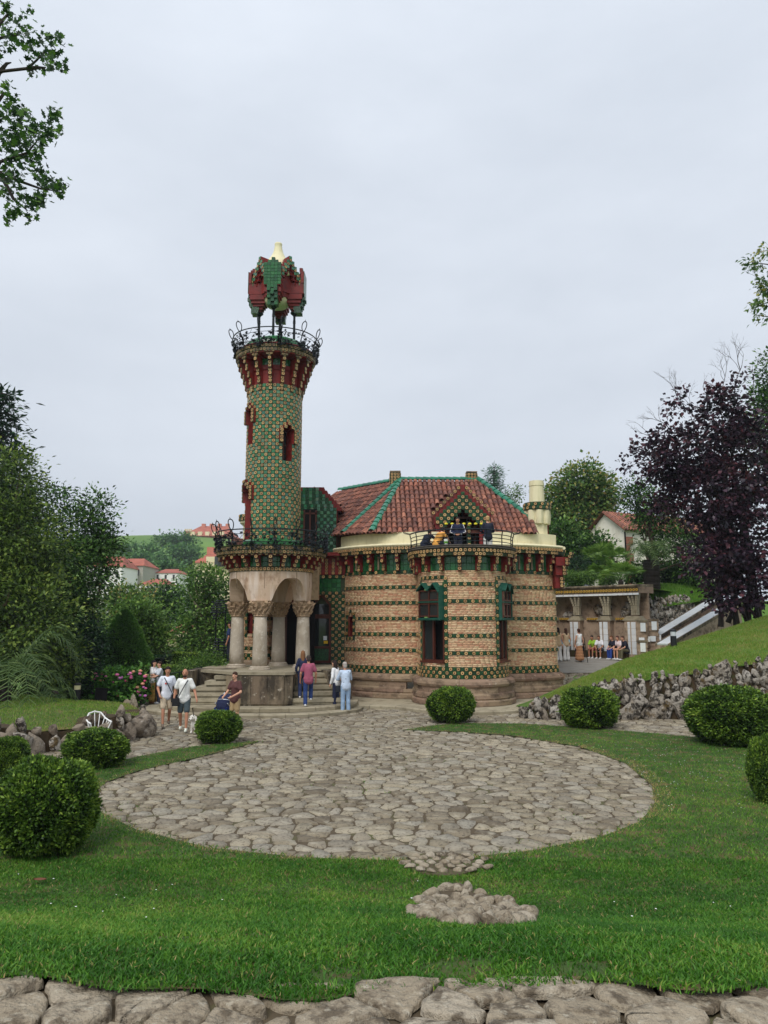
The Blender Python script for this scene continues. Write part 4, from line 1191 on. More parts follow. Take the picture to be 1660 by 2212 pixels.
# ---- bay windows with teal zigzag hoods
for wi, wa in enumerate((w1, w2)):
    rr = BR * math.cos(R(20.5)); hw = BR * math.sin(R(20.5))
    M_ = face(Vector((BC[0] + rr * math.cos(wa), BC[1] + rr * math.sin(wa), 0)), wa)
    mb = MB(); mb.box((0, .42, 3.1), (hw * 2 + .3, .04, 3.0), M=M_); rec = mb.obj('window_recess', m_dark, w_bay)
    mb = MB()                                               # brown timber: lower casements and upper lights
    for x_ in (-hw + .04, 0, hw - .04): mb.box((x_, .03, 2.55), (.075, .09, 1.66), M=M_)
    for z_ in (1.76, 3.33): mb.box((0, .03, z_), (hw * 2, .10, .08), M=M_)
    mb.box((0, -.04, 1.71), (hw * 2 + .06, .2, .06), M=M_)
    for x_ in (-hw + .04, -.02, hw - .1): mb.box((x_, -.2, 3.9), (.06, .06, 1.1), M=M_)
    for z_ in (3.45, 3.92, 4.06, 4.42): mb.box((-.03, -.2, z_), (hw * 2 - .08, .055, .05), M=M_)
    fr = mb.obj('window_frame', m_wood, w_bay)
    mb = MB()
    if wi == 0: mb.box((-hw / 2, .06, 2.55), (hw - .1, .02, 1.5), M=M_)
    else: mb.box((0, .06, 2.55), (2 * hw - .1, .02, 1.5), M=M_)
    mb.box((-.03, -.17, 3.93), (hw * 2 - .1, .02, 1.0), M=M_); mb.obj('window_pane', m_glass, fr)
    mb = MB()                                               # teal boxing and hood
    mb.box((hw - .01, -.10, 3.94), (.06, .34, 1.24), M=M_); mb.box((-hw + .01, -.06, 3.94), (.05, .24, 1.24), M=M_)
    for z_ in (3.36, 3.99): mb.box((0, -.21, z_), (hw * 2, .10, .045), M=M_)
    mb.box((0, -.12, 3.31), (hw * 2 + .02, .30, .03), M=M_)
    V = []
    for i, (x_, z_) in enumerate(((-hw - .02, 4.44), (-hw * .52, 4.72), (0, 4.44), (hw * .52, 4.72), (hw + .02, 4.36))):
        V += [(x_, .1, z_ + .06), (x_, -.34, z_)]
    VV = [M_ @ Vector(v) for v in V] + [M_ @ Vector((v[0], v[1], v[2] - .045)) for v in V]
    F = []
    for i in range(4):
        b_ = i * 2; F += [(b_, b_ + 1, b_ + 3, b_ + 2), (10 + b_, 12 + b_, 13 + b_, 11 + b_), (b_ + 1, 11 + b_, 13 + b_, b_ + 3)]
    mb.add(VV, F)
    hood_ = mb.obj('window_hood', m_teal_wood, w_bay)
    for q in range(-4, 5):                                  # glazed green tiles behind the zigzag
        for r_ in range(2): V_deep.put(face(M_ @ Vector((q * .135, -.01, 4.62 + r_ * .13)), wa, (.13, .1, .13)), w_bay)
    # tile columns beside and row above
    for s in (-1, 1):
        b = wa + s * R(23.2)
        for q in range(24):
            z = 1.62 + q * TS
            if z > 4.9: break
            (V_flower if q % 2 else V_leaf).put(face(Vector((BC[0] + (BR + .018) * math.cos(b), BC[1] + (BR + .018) * math.sin(b), z)), b, (TS, TS, TS)), w_bay)
    for q in range(-4, 5):
        b = wa + q * TS / BR
        (V_flower if q % 2 else V_leaf).put(face(Vector((BC[0] + (BR + .016) * math.cos(b), BC[1] + (BR + .016) * math.sin(b), 4.93)), b, (TS, TS, TS)), w_bay)

# ---- stone plinths in separate blocks with a rolled top
prof = [(0, PL_Z), (.16, PL_Z - .02), (.27, PL_Z - .10), (.30, PL_Z - .2), (.27, PL_Z - .28), (.2, PL_Z - .32)]
prof2 = [(.2, PL_Z - .32), (.2, .60), (.24, .57), (.26, .52)]
prof3 = [(.26, .52), (.27, .40), (.24, .36)]
prof4 = [(.24, .36), (.32, .30), (.32, .14)]
def plinth(path, skip=None, sc=1.0):
    for ci, pf_ in enumerate((prof, prof2, prof3, prof4)):
        t = 0.0 - ci * .23
        while t < path.len:
            L = random.uniform(.75, 1.15); a_, b_ = max(t, 0), min(t + L, path.len); t += L
            if b_ - a_ < .05: continue
            if skip and skip(path.at((a_ + b_) / 2)[0]): continue
            mb = MB(); path.sweep(mb, [(-.1, pf_[0][1])] + [(o_ * sc, z_) for o_, z_ in pf_] + [(-.1, pf_[-1][1])], 8, a_ + .004, b_ - .004); mb.obj('plinth_block', m_plinth, villa)
plinth(MAIN, skip=lambda p: abs(p.x - BC[0]) < BR); plinth(BAY); plinth(SIDE)
# paving step that follows the plinth
STEP = Path([(-1.6, 29.0), (-.6, 28.45), (.5, 28.3), (1.0, 27.55), (1.7, 26.95), (2.6, 26.65), (3.5, 26.6), (4.4, 26.85), (5.2, 27.4), (5.8, 28.5), (7.2, 29.6), (8.4, 31.5)])
pp = STEP.p; tt = np.linspace(0, STEP.len, 80); q = np.array([STEP._p(t) for t in tt])
for _ in range(6): q[1:-1] = (q[:-2] + 2 * q[1:-1] + q[2:]) / 4
STEP = Path(q); kerb = thing('house_step', 'low curved flagstone step hugging the plinth of the round bay', 'step', (3.15, 27, 0))
b = MB(); b.prism([(a_, c_ + .1) for a_, c_ in q] + [(8, 33.5), (-1.5, 33.5)], -.02, .125); b.obj('step_bed', m_step, kerb)
t0 = 0
while t0 < STEP.len - .1:
    L = random.uniform(.8, 1.3); t1 = min(t0 + L, STEP.len); b = MB()
    STEP.sweep(b, [(-.55, -.02), (0.0, -.02), (.012, .11), (-.02, .145), (-.55, .15)], 6, t0 + .008, t1 - .008); b.obj('flagstone', m_step, kerb); t0 = t1

# ---- frieze with corbels, tile courses and cream ledge
def frieze(path, z0, z1, over, spacing, t_first, skip=None, leaf_row=True, reach=1.0, wall=None, cols=True):
    mb = MB(); path.sweep(mb, [(0, z0), (0, z1 - .28), (over - .06, z1 - .26), (over - .04, z1 - .01), (-.1, z1)], 70); body = mb.obj('frieze', m_flower_base, villa)
    nt = int(path.len / TS); dt = path.len / nt; zz = z0
    if leaf_row:
        for i in range(nt):
            p, a = path.at((i + .5) * dt, .01); p.z = z0 + TS / 2
            if skip and skip(p): continue
            (V_flower if i % 3 == 0 else V_leaf).put(face(p, a, (dt, TS, TS)), body)
        zz = z0 + TS
    nd = int(path.len / .2); dd = path.len / nd
    nr = int((z1 - .28 - zz) / .19); hr = (z1 - .28 - zz) / nr
    for i in range(nd):
        for r_ in range(nr):
            p, a = path.at((i + .5) * dd, .006); p.z = zz + (r_ + .5) * hr
            if skip and skip(p): continue
            V_deep.put(face(p, a, (dd, .12, hr)), body)
    nt = int(path.len / (TS * .96)); dt = path.len / nt
    for i in range(nt):
        p, a = path.at((i + .5) * dt, over - .035); p.z = z1 - .075
        if skip and skip(p): continue
        V_flower.put(face(p, a, (TS, TS, TS)), body)
    t = t_first
    hgt = z1 - .28 - zz
    while t < path.len - .05:
        p, a = path.at(t, 0.0)
        if not (skip and skip(path.at(t, .05)[0])):
            cbm = MB(); st = []
            d1, d2 = over * .40 * reach, over * .72 * reach
            za, zb, zc = zz - .02, zz + hgt * .46, z1 - .28
            M_ = face(p, a)
            cbm.box((0, -d1 / 2, (za + zb) / 2), (.145, d1, zb - za), M=M_); cbm.box((0, -d2 / 2, (zb + zc) / 2), (.145, d2, zc - zb), M=M_)
            cbm.box((0, -over * .43, z1 - .21), (.45, over * .86, .14), M=M_)
            cbm.obj('corbel', m_red, body)
            for z_, d_ in ((za + .08, d1), (za + .08 + TS, d1), (zb + .075, d2), (zc - .075, d2)):
                V_flower.put(face(M_ @ Vector((0, -d_, z_)), a, (TS, TS, TS)), body)
            for x_ in (-.15, 0, .15): V_flower.put(face(M_ @ Vector((x_, -over * .86, z1 - .212)), a, (TS, TS, TS * .96)), body)
            if cols and t + spacing / 2 < path.len:
                p2, a2 = path.at(t + spacing / 2, .05)
                if not (skip and skip(p2)) and random.random() < .6:
                    cm = MB(); cm.lathe([(.05, zz + .05), (.04, zz + .1), (.04, zc - .16), (.06, zc - .1)], 8, (p2.x, p2.y, 0)); cm.obj('colonnette', m_plinth, body)
        t += spacing
    return body
wide_bay = lambda p: abs(p.x - BC[0]) < BR + .02
frieze(MAIN, BR_T, 6.34, .48, .6, .25, skip=wide_bay)
frieze(SIDE, BR_T, 6.34, .48, .6, .35)
f_bay = frieze(BAY, 5.18, 6.0, .42, .66, .31, leaf_row=False, cols=False)
# red stepped corner bracket
mb = MB()
for z0, z1, d in ((4.65, 5.2, .06), (5.2, 5.6, .16), (5.6, 5.96, .26)):
    mb.box((7.45 + d * .5, 32.0 - d * .5, (z0 + z1) / 2), (.30 + d, .30 + d, z1 - z0), rz=R(8))
cbk = mb.obj('corner_bracket', m_red, villa)
for z_, d in ((4.75, .06), (4.9, .06), (5.05, .06), (5.27, .16), (5.42, .16), (5.57, .16), (5.7, .26), (5.84, .26), (5.98, .36), (6.1, .4)):
    for y_ in (0, TS): V_flower.put(face(Vector((7.62 + d, 31.92 - d + y_, z_)), R(8), (TS, TS, TS)), cbk)
    V_flower.put(face(Vector((7.53 + d, 31.83 - d, z_)), R(-82), (TS, TS, TS)), cbk)

# ---- cream ledge and attic wall
_td = [t for t in np.linspace(0, MAIN.len, 900) if abs(MAIN.at(t)[0].x - 3.34) < 1.05]
for pth, n_, ta, tb in ((MAIN, 50, 0, _td[0]), (MAIN, 40, _td[-1], MAIN.len), (SIDE, 30, 0, SIDE.len)):
    mb = MB(); pth.sweep(mb, [(-.3, 6.34), (.46, 6.34), (.50, 6.40), (.46, 6.46), (.30, 6.49), (-.3, 6.50)], n_, ta, tb); mb.obj('ledge', m_cream, villa)
    mb = MB(); pth.sweep(mb, [(.10, 6.47), (.10, 6.97), (-.3, 6.97), (-.3, 6.47)], n_, ta, tb); mb.obj('attic_wall', m_cream, villa)
# balcony slab over the bay
mb = MB(); mb.lathe([(1.9, 5.99), (2.16, 6.0), (2.2, 6.04), (2.17, 6.08), (2.2, 6.11), (2.16, 6.14), (1.72, 6.15), (1.70, 5.6), (0, 5.6)], 64, (BC[0], BC[1], 0), cap=False); slab = mb.obj('balcony_slab', mat('dark_slab_stone', [S(84, 78, 70)], .9, stain=(5, A(S(50, 48, 44), .8), .45, .7)), villa)
mb = MB()
rp = lambda r_, a_, z_: Vector((BC[0] + r_ * math.cos(a_), BC[1] + r_ * math.sin(a_), z_))
a0_, a1_ = R(-176), R(-4)
for z_, th in ((6.72, .03), (6.56, .017), (6.42, .017), (6.28, .017)):
    mb.tube([rp(2.06 + (.05 if z_ > 6.7 else 0), a0_ + (a1_ - a0_) * i / 40, z_) for i in range(41)], th, 5)
rail = mb.obj('balcony_railing', m_iron, villa)
for i in range(9):
    a_ = a0_ + (a1_ - a0_) * i / 8; b = MB(); b.tube([rp(2.06, a_, 6.13), rp(2.06, a_, 6.5), rp(2.11, a_, 6.73)], .022, 6); b.obj('railing_post', m_iron, rail)
for a_, s in ((a0_, -1), (a1_, 1), (a0_ + .12, -1), (a1_ - .12, 1)):
    b = MB(); P_ = [rp(2.1, a_, 6.72)]
    for k in range(12):
        th = k / 11 * 4.6; r_ = .10 - .012 * k * .6
        P_.append(rp(2.12, a_, 6.74) + Vector((s * (.18 + r_ * math.sin(th)), 0, .12 - r_ * math.cos(th))))
    b.tube(P_, .015, 5); b.obj('railing_scroll', m_iron, rail)

# ---- entrance recess between tower and main wall
ENT = Path([(-3.5, 33.05), (-1.72, 32.9)])
mb = MB(); ENT.sweep(mb, [(0, 1.3), (0, 6.2), (-.5, 6.2), (-.5, 1.3)], 2); ew = mb.obj('entrance_wall', m_flower_base, villa)
door_t = [t for t in np.linspace(0, ENT.len, 300) if abs(ENT.at(t)[0].x + 2.74) < .005][0]
nt = int(ENT.len / TS); dt = ENT.len / nt
for r_ in range(26):
    z = 1.5 + r_ * TS
    if z > 4.5: break
    for i in range(nt):
        t = (i + .5) * dt; dx = abs(t - door_t)
        hw_ = .40 if z < 3.95 else .40 - (z - 3.95) * .9
        if dx < hw_ + .03: continue
        p, a = ENT.at(t, .012); p.z = z
        (V_flower if (i + r_) % 2 == 0 else V_leaf).put(face(p, a, (dt, TS, TS)), ew)
for r_ in range(3):
    for i in range(int(ENT.len / .2)):
        p, a = ENT.at((i + .5) * .2, .012); p.z = 4.62 + r_ * .2; V_deep.put(face(p, a, (.2, .14, .2)), ew)
for i in range(nt):
    p, a = ENT.at((i + .5) * dt, .03); p.z = 5.2; (V_flower if i % 2 else V_leaf).put(face(p, a, (dt, TS, TS)), ew)
    for r_ in range(5):
        if i % 2 == 0: p2, a = ENT.at((i + .5) * dt, .1); p2.z = 5.36 + r_ * TS; V_flower.put(face(p2, a, (TS, TS, TS)), ew)
mb = MB(); ENT.sweep(mb, [(.02, 5.28), (.10, 5.28), (.10, 6.1), (.45, 6.1), (.45, 6.25), (0, 6.25)], 2); mb.obj('frieze', m_red, ew)
p, a = ENT.at(door_t, .03); M_ = face(p, a)
mb = MB()
for x_ in (-.38, .38): mb.box((x_, 0, 2.7), (.09, .1, 2.5), M=M_)
for z_ in (1.5, 2.12, 3.42, 3.5): mb.box((0, 0, z_), (.78, .1, .1), M=M_)
for s in (-1, 1):
    for k in range(6): mb.box((s * (.36 - .06 * k), 0, 3.98 + .07 * k), (.1, .08, .1), M=M_)
door = mb.obj('glazed_door', m_wood, villa)
mb = MB(); mb.box((0, .03, 2.77), (.68, .02, 1.25), M=M_); mb.box((0, .03, 3.75), (.62, .02, .5), M=M_); mb.obj('door_pane', m_glass, door)
mb = MB(); mb.box((0, .02, 1.8), (.68, .04, .56), M=M_); mb.obj('door_panel', m_leaf_tile, door)
mb = MB(); mb.box((.17, -.02, 2.52), (.16, .01, .18), M=M_); mb.obj('white_notice', m_white_tile, door)
mb = MB(); mb.box((.2, -.02, 2.34), (.18, .01, .13), M=M_); mb.obj('yellow_notice', mat('yellow_paper', [S(222, 176, 40)], .6), door)
mb = MB(); mb.box((0, .12, 2.9), (.8, .02, 2.9), M=M_); mb.obj('doorway_back', m_dark, door)

# ---- main portal behind the porch columns
mb = MB()
for x_ in (-4.62, -3.52): mb.box((x_, 31.75, 2.75), (.2, .3, 2.6))
mb.box((-4.07, 31.8, 4.1), (1.3, .24, .16)); port = mb.obj('portal_frame', m_wood, villa)
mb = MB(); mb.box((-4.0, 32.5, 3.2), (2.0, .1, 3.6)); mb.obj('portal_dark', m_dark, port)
mb = MB(); mb.box((-4.35, 31.95, 2.7), (.42, .06, 2.45), rz=R(20)); dl = mb.obj('door_leaf', m_wood, port)
for z_ in (1.9, 2.7, 3.5):
    b = MB(); b.box((-4.36, 31.90, z_), (.28, .05, .62), rz=R(20)); b.obj('door_panel', m_wood, dl)
mb = MB(); mb.box((-4.6, 31.9, 5.0), (3.6, .6, 1.7)); mb.obj('porch_back_wall', m_mortar, villa)
# round brick turret seen between the left columns
LT = Path(arc(-5.35, 32.3, .72, R(150), R(372), 30))
slit_t = LT.len * .43
w_lt = brick_wall(LT, 0, LT.len, [4.0, 3.36, 2.74, 2.12], 1.62, 5.14, [(slit_t, .13, 2.75, 3.6)], base_rows=2)
p, a = LT.at(slit_t, -.16); p.z = 3.17; mb = MB(); mb.box((0, 0, 0), (.4, .04, .9), M=face(p, a)); mb.obj('slit_window', m_red, w_lt)
for s in (-1, 1):
    for q in range(8):
        p, a = LT.at(slit_t + s * .2, .02); p.z = 2.66 + q * TS; (V_flower if q % 2 else V_leaf).put(face(p, a, (TS, TS, TS)), w_lt)
mb = MB(); mb.lathe([(.98, 1.46), (.98, 1.56), (.85, 1.64), (.72, 1.66)], 32, (-5.35, 32.3, 0)); mb.obj('turret_base', m_plinth, w_lt)
LW = Path([(-6.35, 40), (-6.35, 33.0), (-6.0, 32.7)])
LW = Path([(-6.35, 40), (-6.35, 32.9), (-6.0, 32.6)], side=-1)
mb = MB()
LWp = Path([(-6.4, 32.6), (-5.6, 32.75)])
w_lw = brick_wall(LWp, 0, LWp.len, [], 1.46, 5.14, base_rows=26)
mb = MB(); mb.box((-6.3, 36.5, 3.2), (.2, 7.6, 6.2)); mb.obj('west_wall', m_brick, villa)
mb = MB(); mb.box((-5.2, 32.95, 6.2), (2.4, .3, 1.4)); mb.obj('attic_wall', m_cream, villa)
# small cream turret left of the shaft
mb = MB(); mb.lathe([(.32, 6.0), (.32, 7.3), (.46, 7.42), (.46, 7.5)], 20, (-5.75, 31.7, 0)); mb.lathe([(.26, 7.76), (.26, 8.6)], 20, (-5.75, 31.7, 0)); tur = mb.obj('chimney', m_cream, villa)
mb = MB(); mb.lathe([(.47, 7.5), (.47, 7.77)], 20, (-5.75, 31.7, 0)); mb.obj('chimney_band', m_flower_base, tur)
for r_ in range(2):
    for i in range(20):
        a_ = 2 * PI * (i + .5 * r_) / 20; (V_flower if i % 2 else V_leaf).put(face(Vector((-5.75 + .475 * math.cos(a_), 31.7 + .475 * math.sin(a_), 7.57 + .14 * r_)), a_, (TS, TS, TS)), tur)

# ================================================================ roof
Rg1, Rg2, Rg3 = Vector((.80, 35.1, 9.94)), Vector((4.57, 35.1, 9.94)), Vector((-2.32, 38.1, 9.94))
EA, EB = Vector((-1.78, 32.35, 7.02)), Vector((-.53, 31.12, 6.94))
ED = EA + (Rg3 - Rg1) * 1.45; ED.z = 7.02
EE = Vector((7.7, 40.0, 6.94)); RgB = Vector((4.57, 38.5, 9.94))
def on_plane(a_, b_, c_, x, z):
    n = (b_ - a_).cross(c_ - a_); return Vector((x, a_.y - (n.x * (x - a_.x) + n.z * (z - a_.z)) / n.y, z))
EC = Vector((7.05, 31.25, 6.94)); EC2 = Vector((6.48, 31.2, 6.94)); H77 = Rg2.lerp(EC, .77); ES = Vector((7.3, 33.2, 7.0))
Q2 = on_plane(EA, Rg1, Rg3, -2.35, 7.02); Q1 = on_plane(EA, Rg1, Rg3, -2.2, 9.1)
roof_mb = MB()
for poly in ([EB, EC2, H77, Rg2, Rg1], [EA, EB, Rg1], [Q2, EA, Rg1, Rg3, Q1], [H77, ES, EE, RgB, Rg2], [Rg3, Rg1, Rg2, RgB, EE, Vector((-4, 41, 6.8))]):
    roof_mb.add([p - Vector((0, 0, .03)) for p in poly], [tuple(range(len(poly)))])
roof = roof_mb.obj('roof', m_roof_under, villa)
tm = MB(); nseg = 6; Vt, Ft = [], []
for (yy_, r_, dz_) in ((0, .108, .0), (.46, .086, .0)):
    for k in range(nseg + 1):
        th = PI * k / nseg; Vt.append((r_ * math.cos(th), yy_, r_ * math.sin(th) * 1.05 + dz_))
for k in range(nseg): Ft.append((k, nseg + 1 + k, nseg + 2 + k, k + 1))
V2 = [(v[0] * .84, v[1], v[2] * .84) for v in Vt[:nseg + 1]]
base_i = len(Vt); Vt += V2
for k in range(nseg): Ft.append((k, k + 1, base_i + k + 1, base_i + k))
tm.add(Vt, Ft); ME_RT = tm.mesh('roof_tile', [m_roof], smooth=False)
ME_RT_G = tm.mesh('ridge_tile', [m_ridge])
class RoofPieces(Pieces):
    pass
P_tile = Pieces('roof_tile', ME_RT, 'small_roof_tiles')
def roof_facet(poly, e0, e1, col=.222, row=.43, clip=None, lift=.02):
    u = (e1 - e0).normalized(); nrm = None
    c = sum(poly, Vector()) / len(poly)
    v = (c - e0) - u * (c - e0).dot(u); v.normalize(); n = u.cross(v)
    if n.z < 0: n = -n
    loc = [((p - e0).dot(u), (p - e0).dot(v)) for p in poly]
    us = [q[0] for q in loc]; vs_ = [q[1] for q in loc]
    x = min(us) + .1
    while x < max(us):
        y = -.10
        while y < max(vs_):
            xc = x + random.uniform(-.008, .008)
            if inside(loc, np.array([xc]), np.array([max(y, .02) + .14]))[0]:
                P = e0 + u * xc + v * (y + random.uniform(-.012, .012)) + n * (lift + random.uniform(0, .01))
                if not (clip and clip(P)):
                    tl = v + n * -.025
                    M_ = Matrix(((u.x, tl.x, n.x, P.x), (u.y, tl.y, n.y, P.y), (u.z, tl.z, n.z, P.z), (0, 0, 0, 1)))
                    if u.cross(v).dot(n) < 0: M_ = Matrix(((-u.x, tl.x, n.x, P.x), (-u.y, tl.y, n.y, P.y), (-u.z, tl.z, n.z, P.z), (0, 0, 0, 1)))
                    P_tile.put(M_ @ Matrix.Rotation(random.uniform(-.02, .02), 4, 'Z'), roof)
            y += row
        x += col
GX0, GY0 = 3.34, 31.0          # big dormer
def in_dormer(P): 
    k = 9.0 - P.z
    return abs(P.x - GX0) < min(.26 + k * .95, 1.13) and P.z < 8.85
def in_chim(P): return (P.x - 6.77) ** 2 + (P.y - 32.4) ** 2 < .33
roof_facet([EB, EC, Rg2, Rg1], EB, EC, clip=lambda P: in_dormer(P) or in_chim(P) or P.x > 6.46)
roof_facet([EA, EB, Rg1], EA, EB)
roof_facet([ED, EA, Rg1, Rg3], ED, EA, clip=lambda P: P.x < -2.3 and P.z < 8.8)
roof_facet([EC, EE, RgB, Rg2], EC, EE, clip=lambda P: in_chim(P) or P.y < 33.1)
class _Z(Pieces): pass
P_ridge = []
def ridge(a_, b_, step=.36, sc=1.45):
    d = (b_ - a_); L = d.length; d.normalize(); s_ = d.cross(Vector((0, 0, 1))).normalized(); n = s_.cross(d)
    y = 0
    while y < L - .2:
        P = a_ + d * y + n * .05
        M_ = Matrix(((s_.x, d.x - n.x * .03, n.x, P.x), (s_.y, d.y - n.y * .03, n.y, P.y), (s_.z, d.z - n.z * .03, n.z, P.z), (0, 0, 0, 1)))
        link(bpy.data.objects.new('ridge_tile', ME_RT_G), roof, M_ @ Matrix.Diagonal((sc, .95, sc, 1))); y += step
ridge(EA, Rg1); ridge(EB, Rg1); ridge(H77, Rg2); ridge(Rg1, Rg2); ridge(Rg3, Rg1)
# tiles seen from outside: order by their upward face instead
P_tile.flush(villa)

# ---- tiled chimney blocks on the ridge
for cx, cy, zb_, n_ in ((.54, 35.25, 9.46, 6), (4.23, 35.25, 9.72, 4)):
    mb = MB(); h = n_ * TS + .06; mb.box((cx, cy, zb_ + h / 2), (.46, .46, h)); ch = mb.obj('chimney', m_flower_base, villa)
    for f_, a_ in ((0, R(-90)), (1, R(180)), (2, 0.0)):
        for i in range(3):
            for r_ in range(n_):
                M_ = face(Vector((cx, cy, zb_ + .09 + r_ * TS)), a_)
                V_flower.put(face(M_ @ Vector(((i - 1) * .15, -.232, 0)), a_, (TS, TS, TS)), ch)
    mb = MB(); mb.box((cx, cy, zb_ + h + .02), (.52, .52, .05)); mb.obj('chimney_cap', m_plinth, ch)

# ---- cream chimney turret at the right corner
mb = MB(); cxx, cyy = 6.77, 32.4
mb.lathe([(.44, 6.435), (.42, 7.532)], 8, (cxx, cyy, 0), a0=R(22.5), a1=R(382.5))
for i in range(8):
    a_ = 2 * PI * i / 8; mb.lathe([(.14, 7.459), (.17, 7.689), (.17, 8.065)], 10, (cxx + .42 * math.cos(a_), cyy + .42 * math.sin(a_), 0))
mb.lathe([(.45, 7.480), (.5, 8.065)], 16, (cxx, cyy, 0)); mb.lathe([(.34, 8.420), (.31, 9.152), (.33, 9.183), (.32, 9.403)], 20, (cxx, cyy, 0))
ch = mb.obj('chimney', m_cream, villa)
mb = MB(); mb.lathe([(.56, 8.076), (.57, 8.410), (.3, 8.431)], 28, (cxx, cyy, 0)); mb.obj('chimney_band', m_flower_base, ch)
for r_ in range(2):
    for i in range(25):
        a_ = 2 * PI * (i + .5 * r_) / 25; (V_flower if i % 2 else V_leaf).put(face(Vector((cxx + .57 * math.cos(a_), cyy + .57 * math.sin(a_), 8.164 + .145 * r_)), a_, (TS, TS, TS)), ch)
mb = MB(); mb.box((7.32, 33.4, 7.0), (.22, .4, 1.1)); mb.obj('corner_pier', m_red, ch)

# ---- big stepped dormer above the balcony
mb = MB(); td = .154; ztop = 8.62
for i in range(-2, 12):
    nt_ = 2 * i + 1 if i >= 0 else -1
    w = (max(nt_, -1) + 2.7) * td if i < 7 else (15 + .6) * td
    if i >= 9: w = (15.4 - (i - 8) * .25) * td
    z = ztop - i * td
    if z < 6.45: break
    if i < 5: mb.box((GX0, GY0 + 1.1, z), (max(w, .2), 2.15, td * 1.001))
    else:
        ow = (i - 4.4) * td                       # half opening
        ow = min(ow, .84); hw_ = w / 2
        for s in (-1, 1): mb.box((GX0 + s * (hw_ + ow) / 2, GY0 + 1.1, z), (hw_ - ow, 2.15, td * 1.001))
dorm = mb.obj('dormer', m_red, villa)
for i in range(0, 12):
    n_ = 2 * i + 1 if i < 7 else 15 - 2 * max(0, i - 8)
    n_ = max(n_, 9)  if i >= 7 else n_
    z = ztop - i * td
    if z < 6.45: break
    for q in range(n_):
        x_ = (q - (n_ - 1) / 2) * td
        ow = -1 if i < 5 else min((i - 4.4) * td, .80)
        if abs(x_) - td * .35 < ow: continue
        (V_flower if (q - (n_ - 1) // 2 + i) % 2 == 1 else V_leaf).put(face(Vector((GX0 + x_, GY0, z)), R(-90), (td, td, td)), dorm)
for i in range(-1, 7):
    for s in (-1, 1): V_flower.put(face(Vector((GX0 + s * (i + 2.1) * td, GY0 + .01, ztop - (i - .55) * td)), R(-90), (td * .95, td * .95, td * .95)), dorm)
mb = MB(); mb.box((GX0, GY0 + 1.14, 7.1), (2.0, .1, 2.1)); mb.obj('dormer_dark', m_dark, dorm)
mb = MB()
for x_ in (-.62, -.2, .55): mb.box((GX0 + x_, GY0 + .54, 6.9), (.1, .08, 1.4))
mb.box((GX0, GY0 + .54, 7.65), (1.3, .08, .08)); mb.obj('dormer_door_frame', m_wood, dorm)
mb = MB(); mb.box((GX0 + .27, GY0 + .34, 6.82), (.17, .17, 1.25)); pil = mb.obj('tiled_pillar', m_flower_base, dorm)
for q in range(8): (V_flower if q % 2 else V_leaf).put(face(Vector((GX0 + .27, GY0 + .25, 6.32 + q * TS)), R(-90), (TS, TS, TS)), pil)
mb = MB(); mb.box((GX0 + .76, GY0 + .19, 6.6), (.14, .2, .75)); mb.obj('red_jamb', m_red, dorm)

# ---- green stepped dormer beside the tower
m_green_dorm = m_leaf_tile
DX, DY = -3.36, 33.4; mb = MB(); gt = MB()
for i in range(20):
    z = 9.25 - i * .155
    if z < 6.2: break
    hw_ = min(.42 + max(0, i - 0) * .14, 1.22)
    mb.box((DX, DY + 1.3, z), (hw_ * 2 + .38 if i < 7 else hw_ * 2, 2.5, .157))
    nn = int(hw_ * 2 / .15)
    for q in range(nn):
        x_ = (q - (nn - 1) / 2) * .15
        if abs(x_ + .0) < .34 and z < 8.32: continue
        (V_leaf if (q + i) % 2 else V_green).put(face(Vector((DX + x_, DY + .04, z - .02)), R(-90), (.148, .14, .152)), None if True else None)
gd = mb.obj('green_dormer', m_red, villa)
for P_ in (V_leaf, V_green): P_.items = [(M_, par if par else gd) for M_, par in P_.items]
mb = MB(); mb.box((DX, DY + .02, 7.2), (.62, .1, 2.2)); mb.obj('dormer_dark', m_dark, gd)
mb = MB()
for x_ in (-.27, 0, .27): mb.box((DX + x_, DY - .02, 7.2), (.07, .06, 2.1))
mb.box((DX, DY - .02, 8.1), (.6, .06, .08)); mb.obj('dormer_window_frame', m_wood, gd)
dr = MB(); A0, A1 = Vector((DX, DY + .3, 9.42)), Vector((DX, DY + 4, 9.42))
dp = Pieces('roof_tile', ME_RT, 'small_roof_tiles', 60); P_tile = dp
roof_d = MB(); roof_d.add([(DX, DY + .3, 9.38), (DX + 1.35, DY + .3, 8.28), (DX + 1.35, DY + 3.2, 8.28), (DX, DY + 4, 9.38)], [(0, 1, 2, 3)]); roof = roof_d.obj('dormer_roof', m_roof_under, villa)
roof_facet([Vector((DX, DY + .3, 9.40)), Vector((DX + 1.35, DY + .3, 8.3)), Vector((DX + 1.35, DY + 3.2, 8.3)), Vector((DX, DY + 4, 9.40))], Vector((DX + 1.35, DY + .3, 8.3)), Vector((DX + 1.35, DY + 3.2, 8.3)))
dp.flush(villa)

# ---- one joined mass of bricks (about 6 pixels tall in the photograph)
bm_ = np_mesh('brickwork', np.concatenate(BRICKS['V']), np.concatenate(BRICKS['F']), m_brick, tint=BRICKS['T'])
o = link(bpy.data.objects.new('brickwork', bm_), villa); o['kind'] = 'stuff'
V_flower.flush(villa); V_leaf.flush(villa); V_deep.flush(villa); V_green.flush(villa)
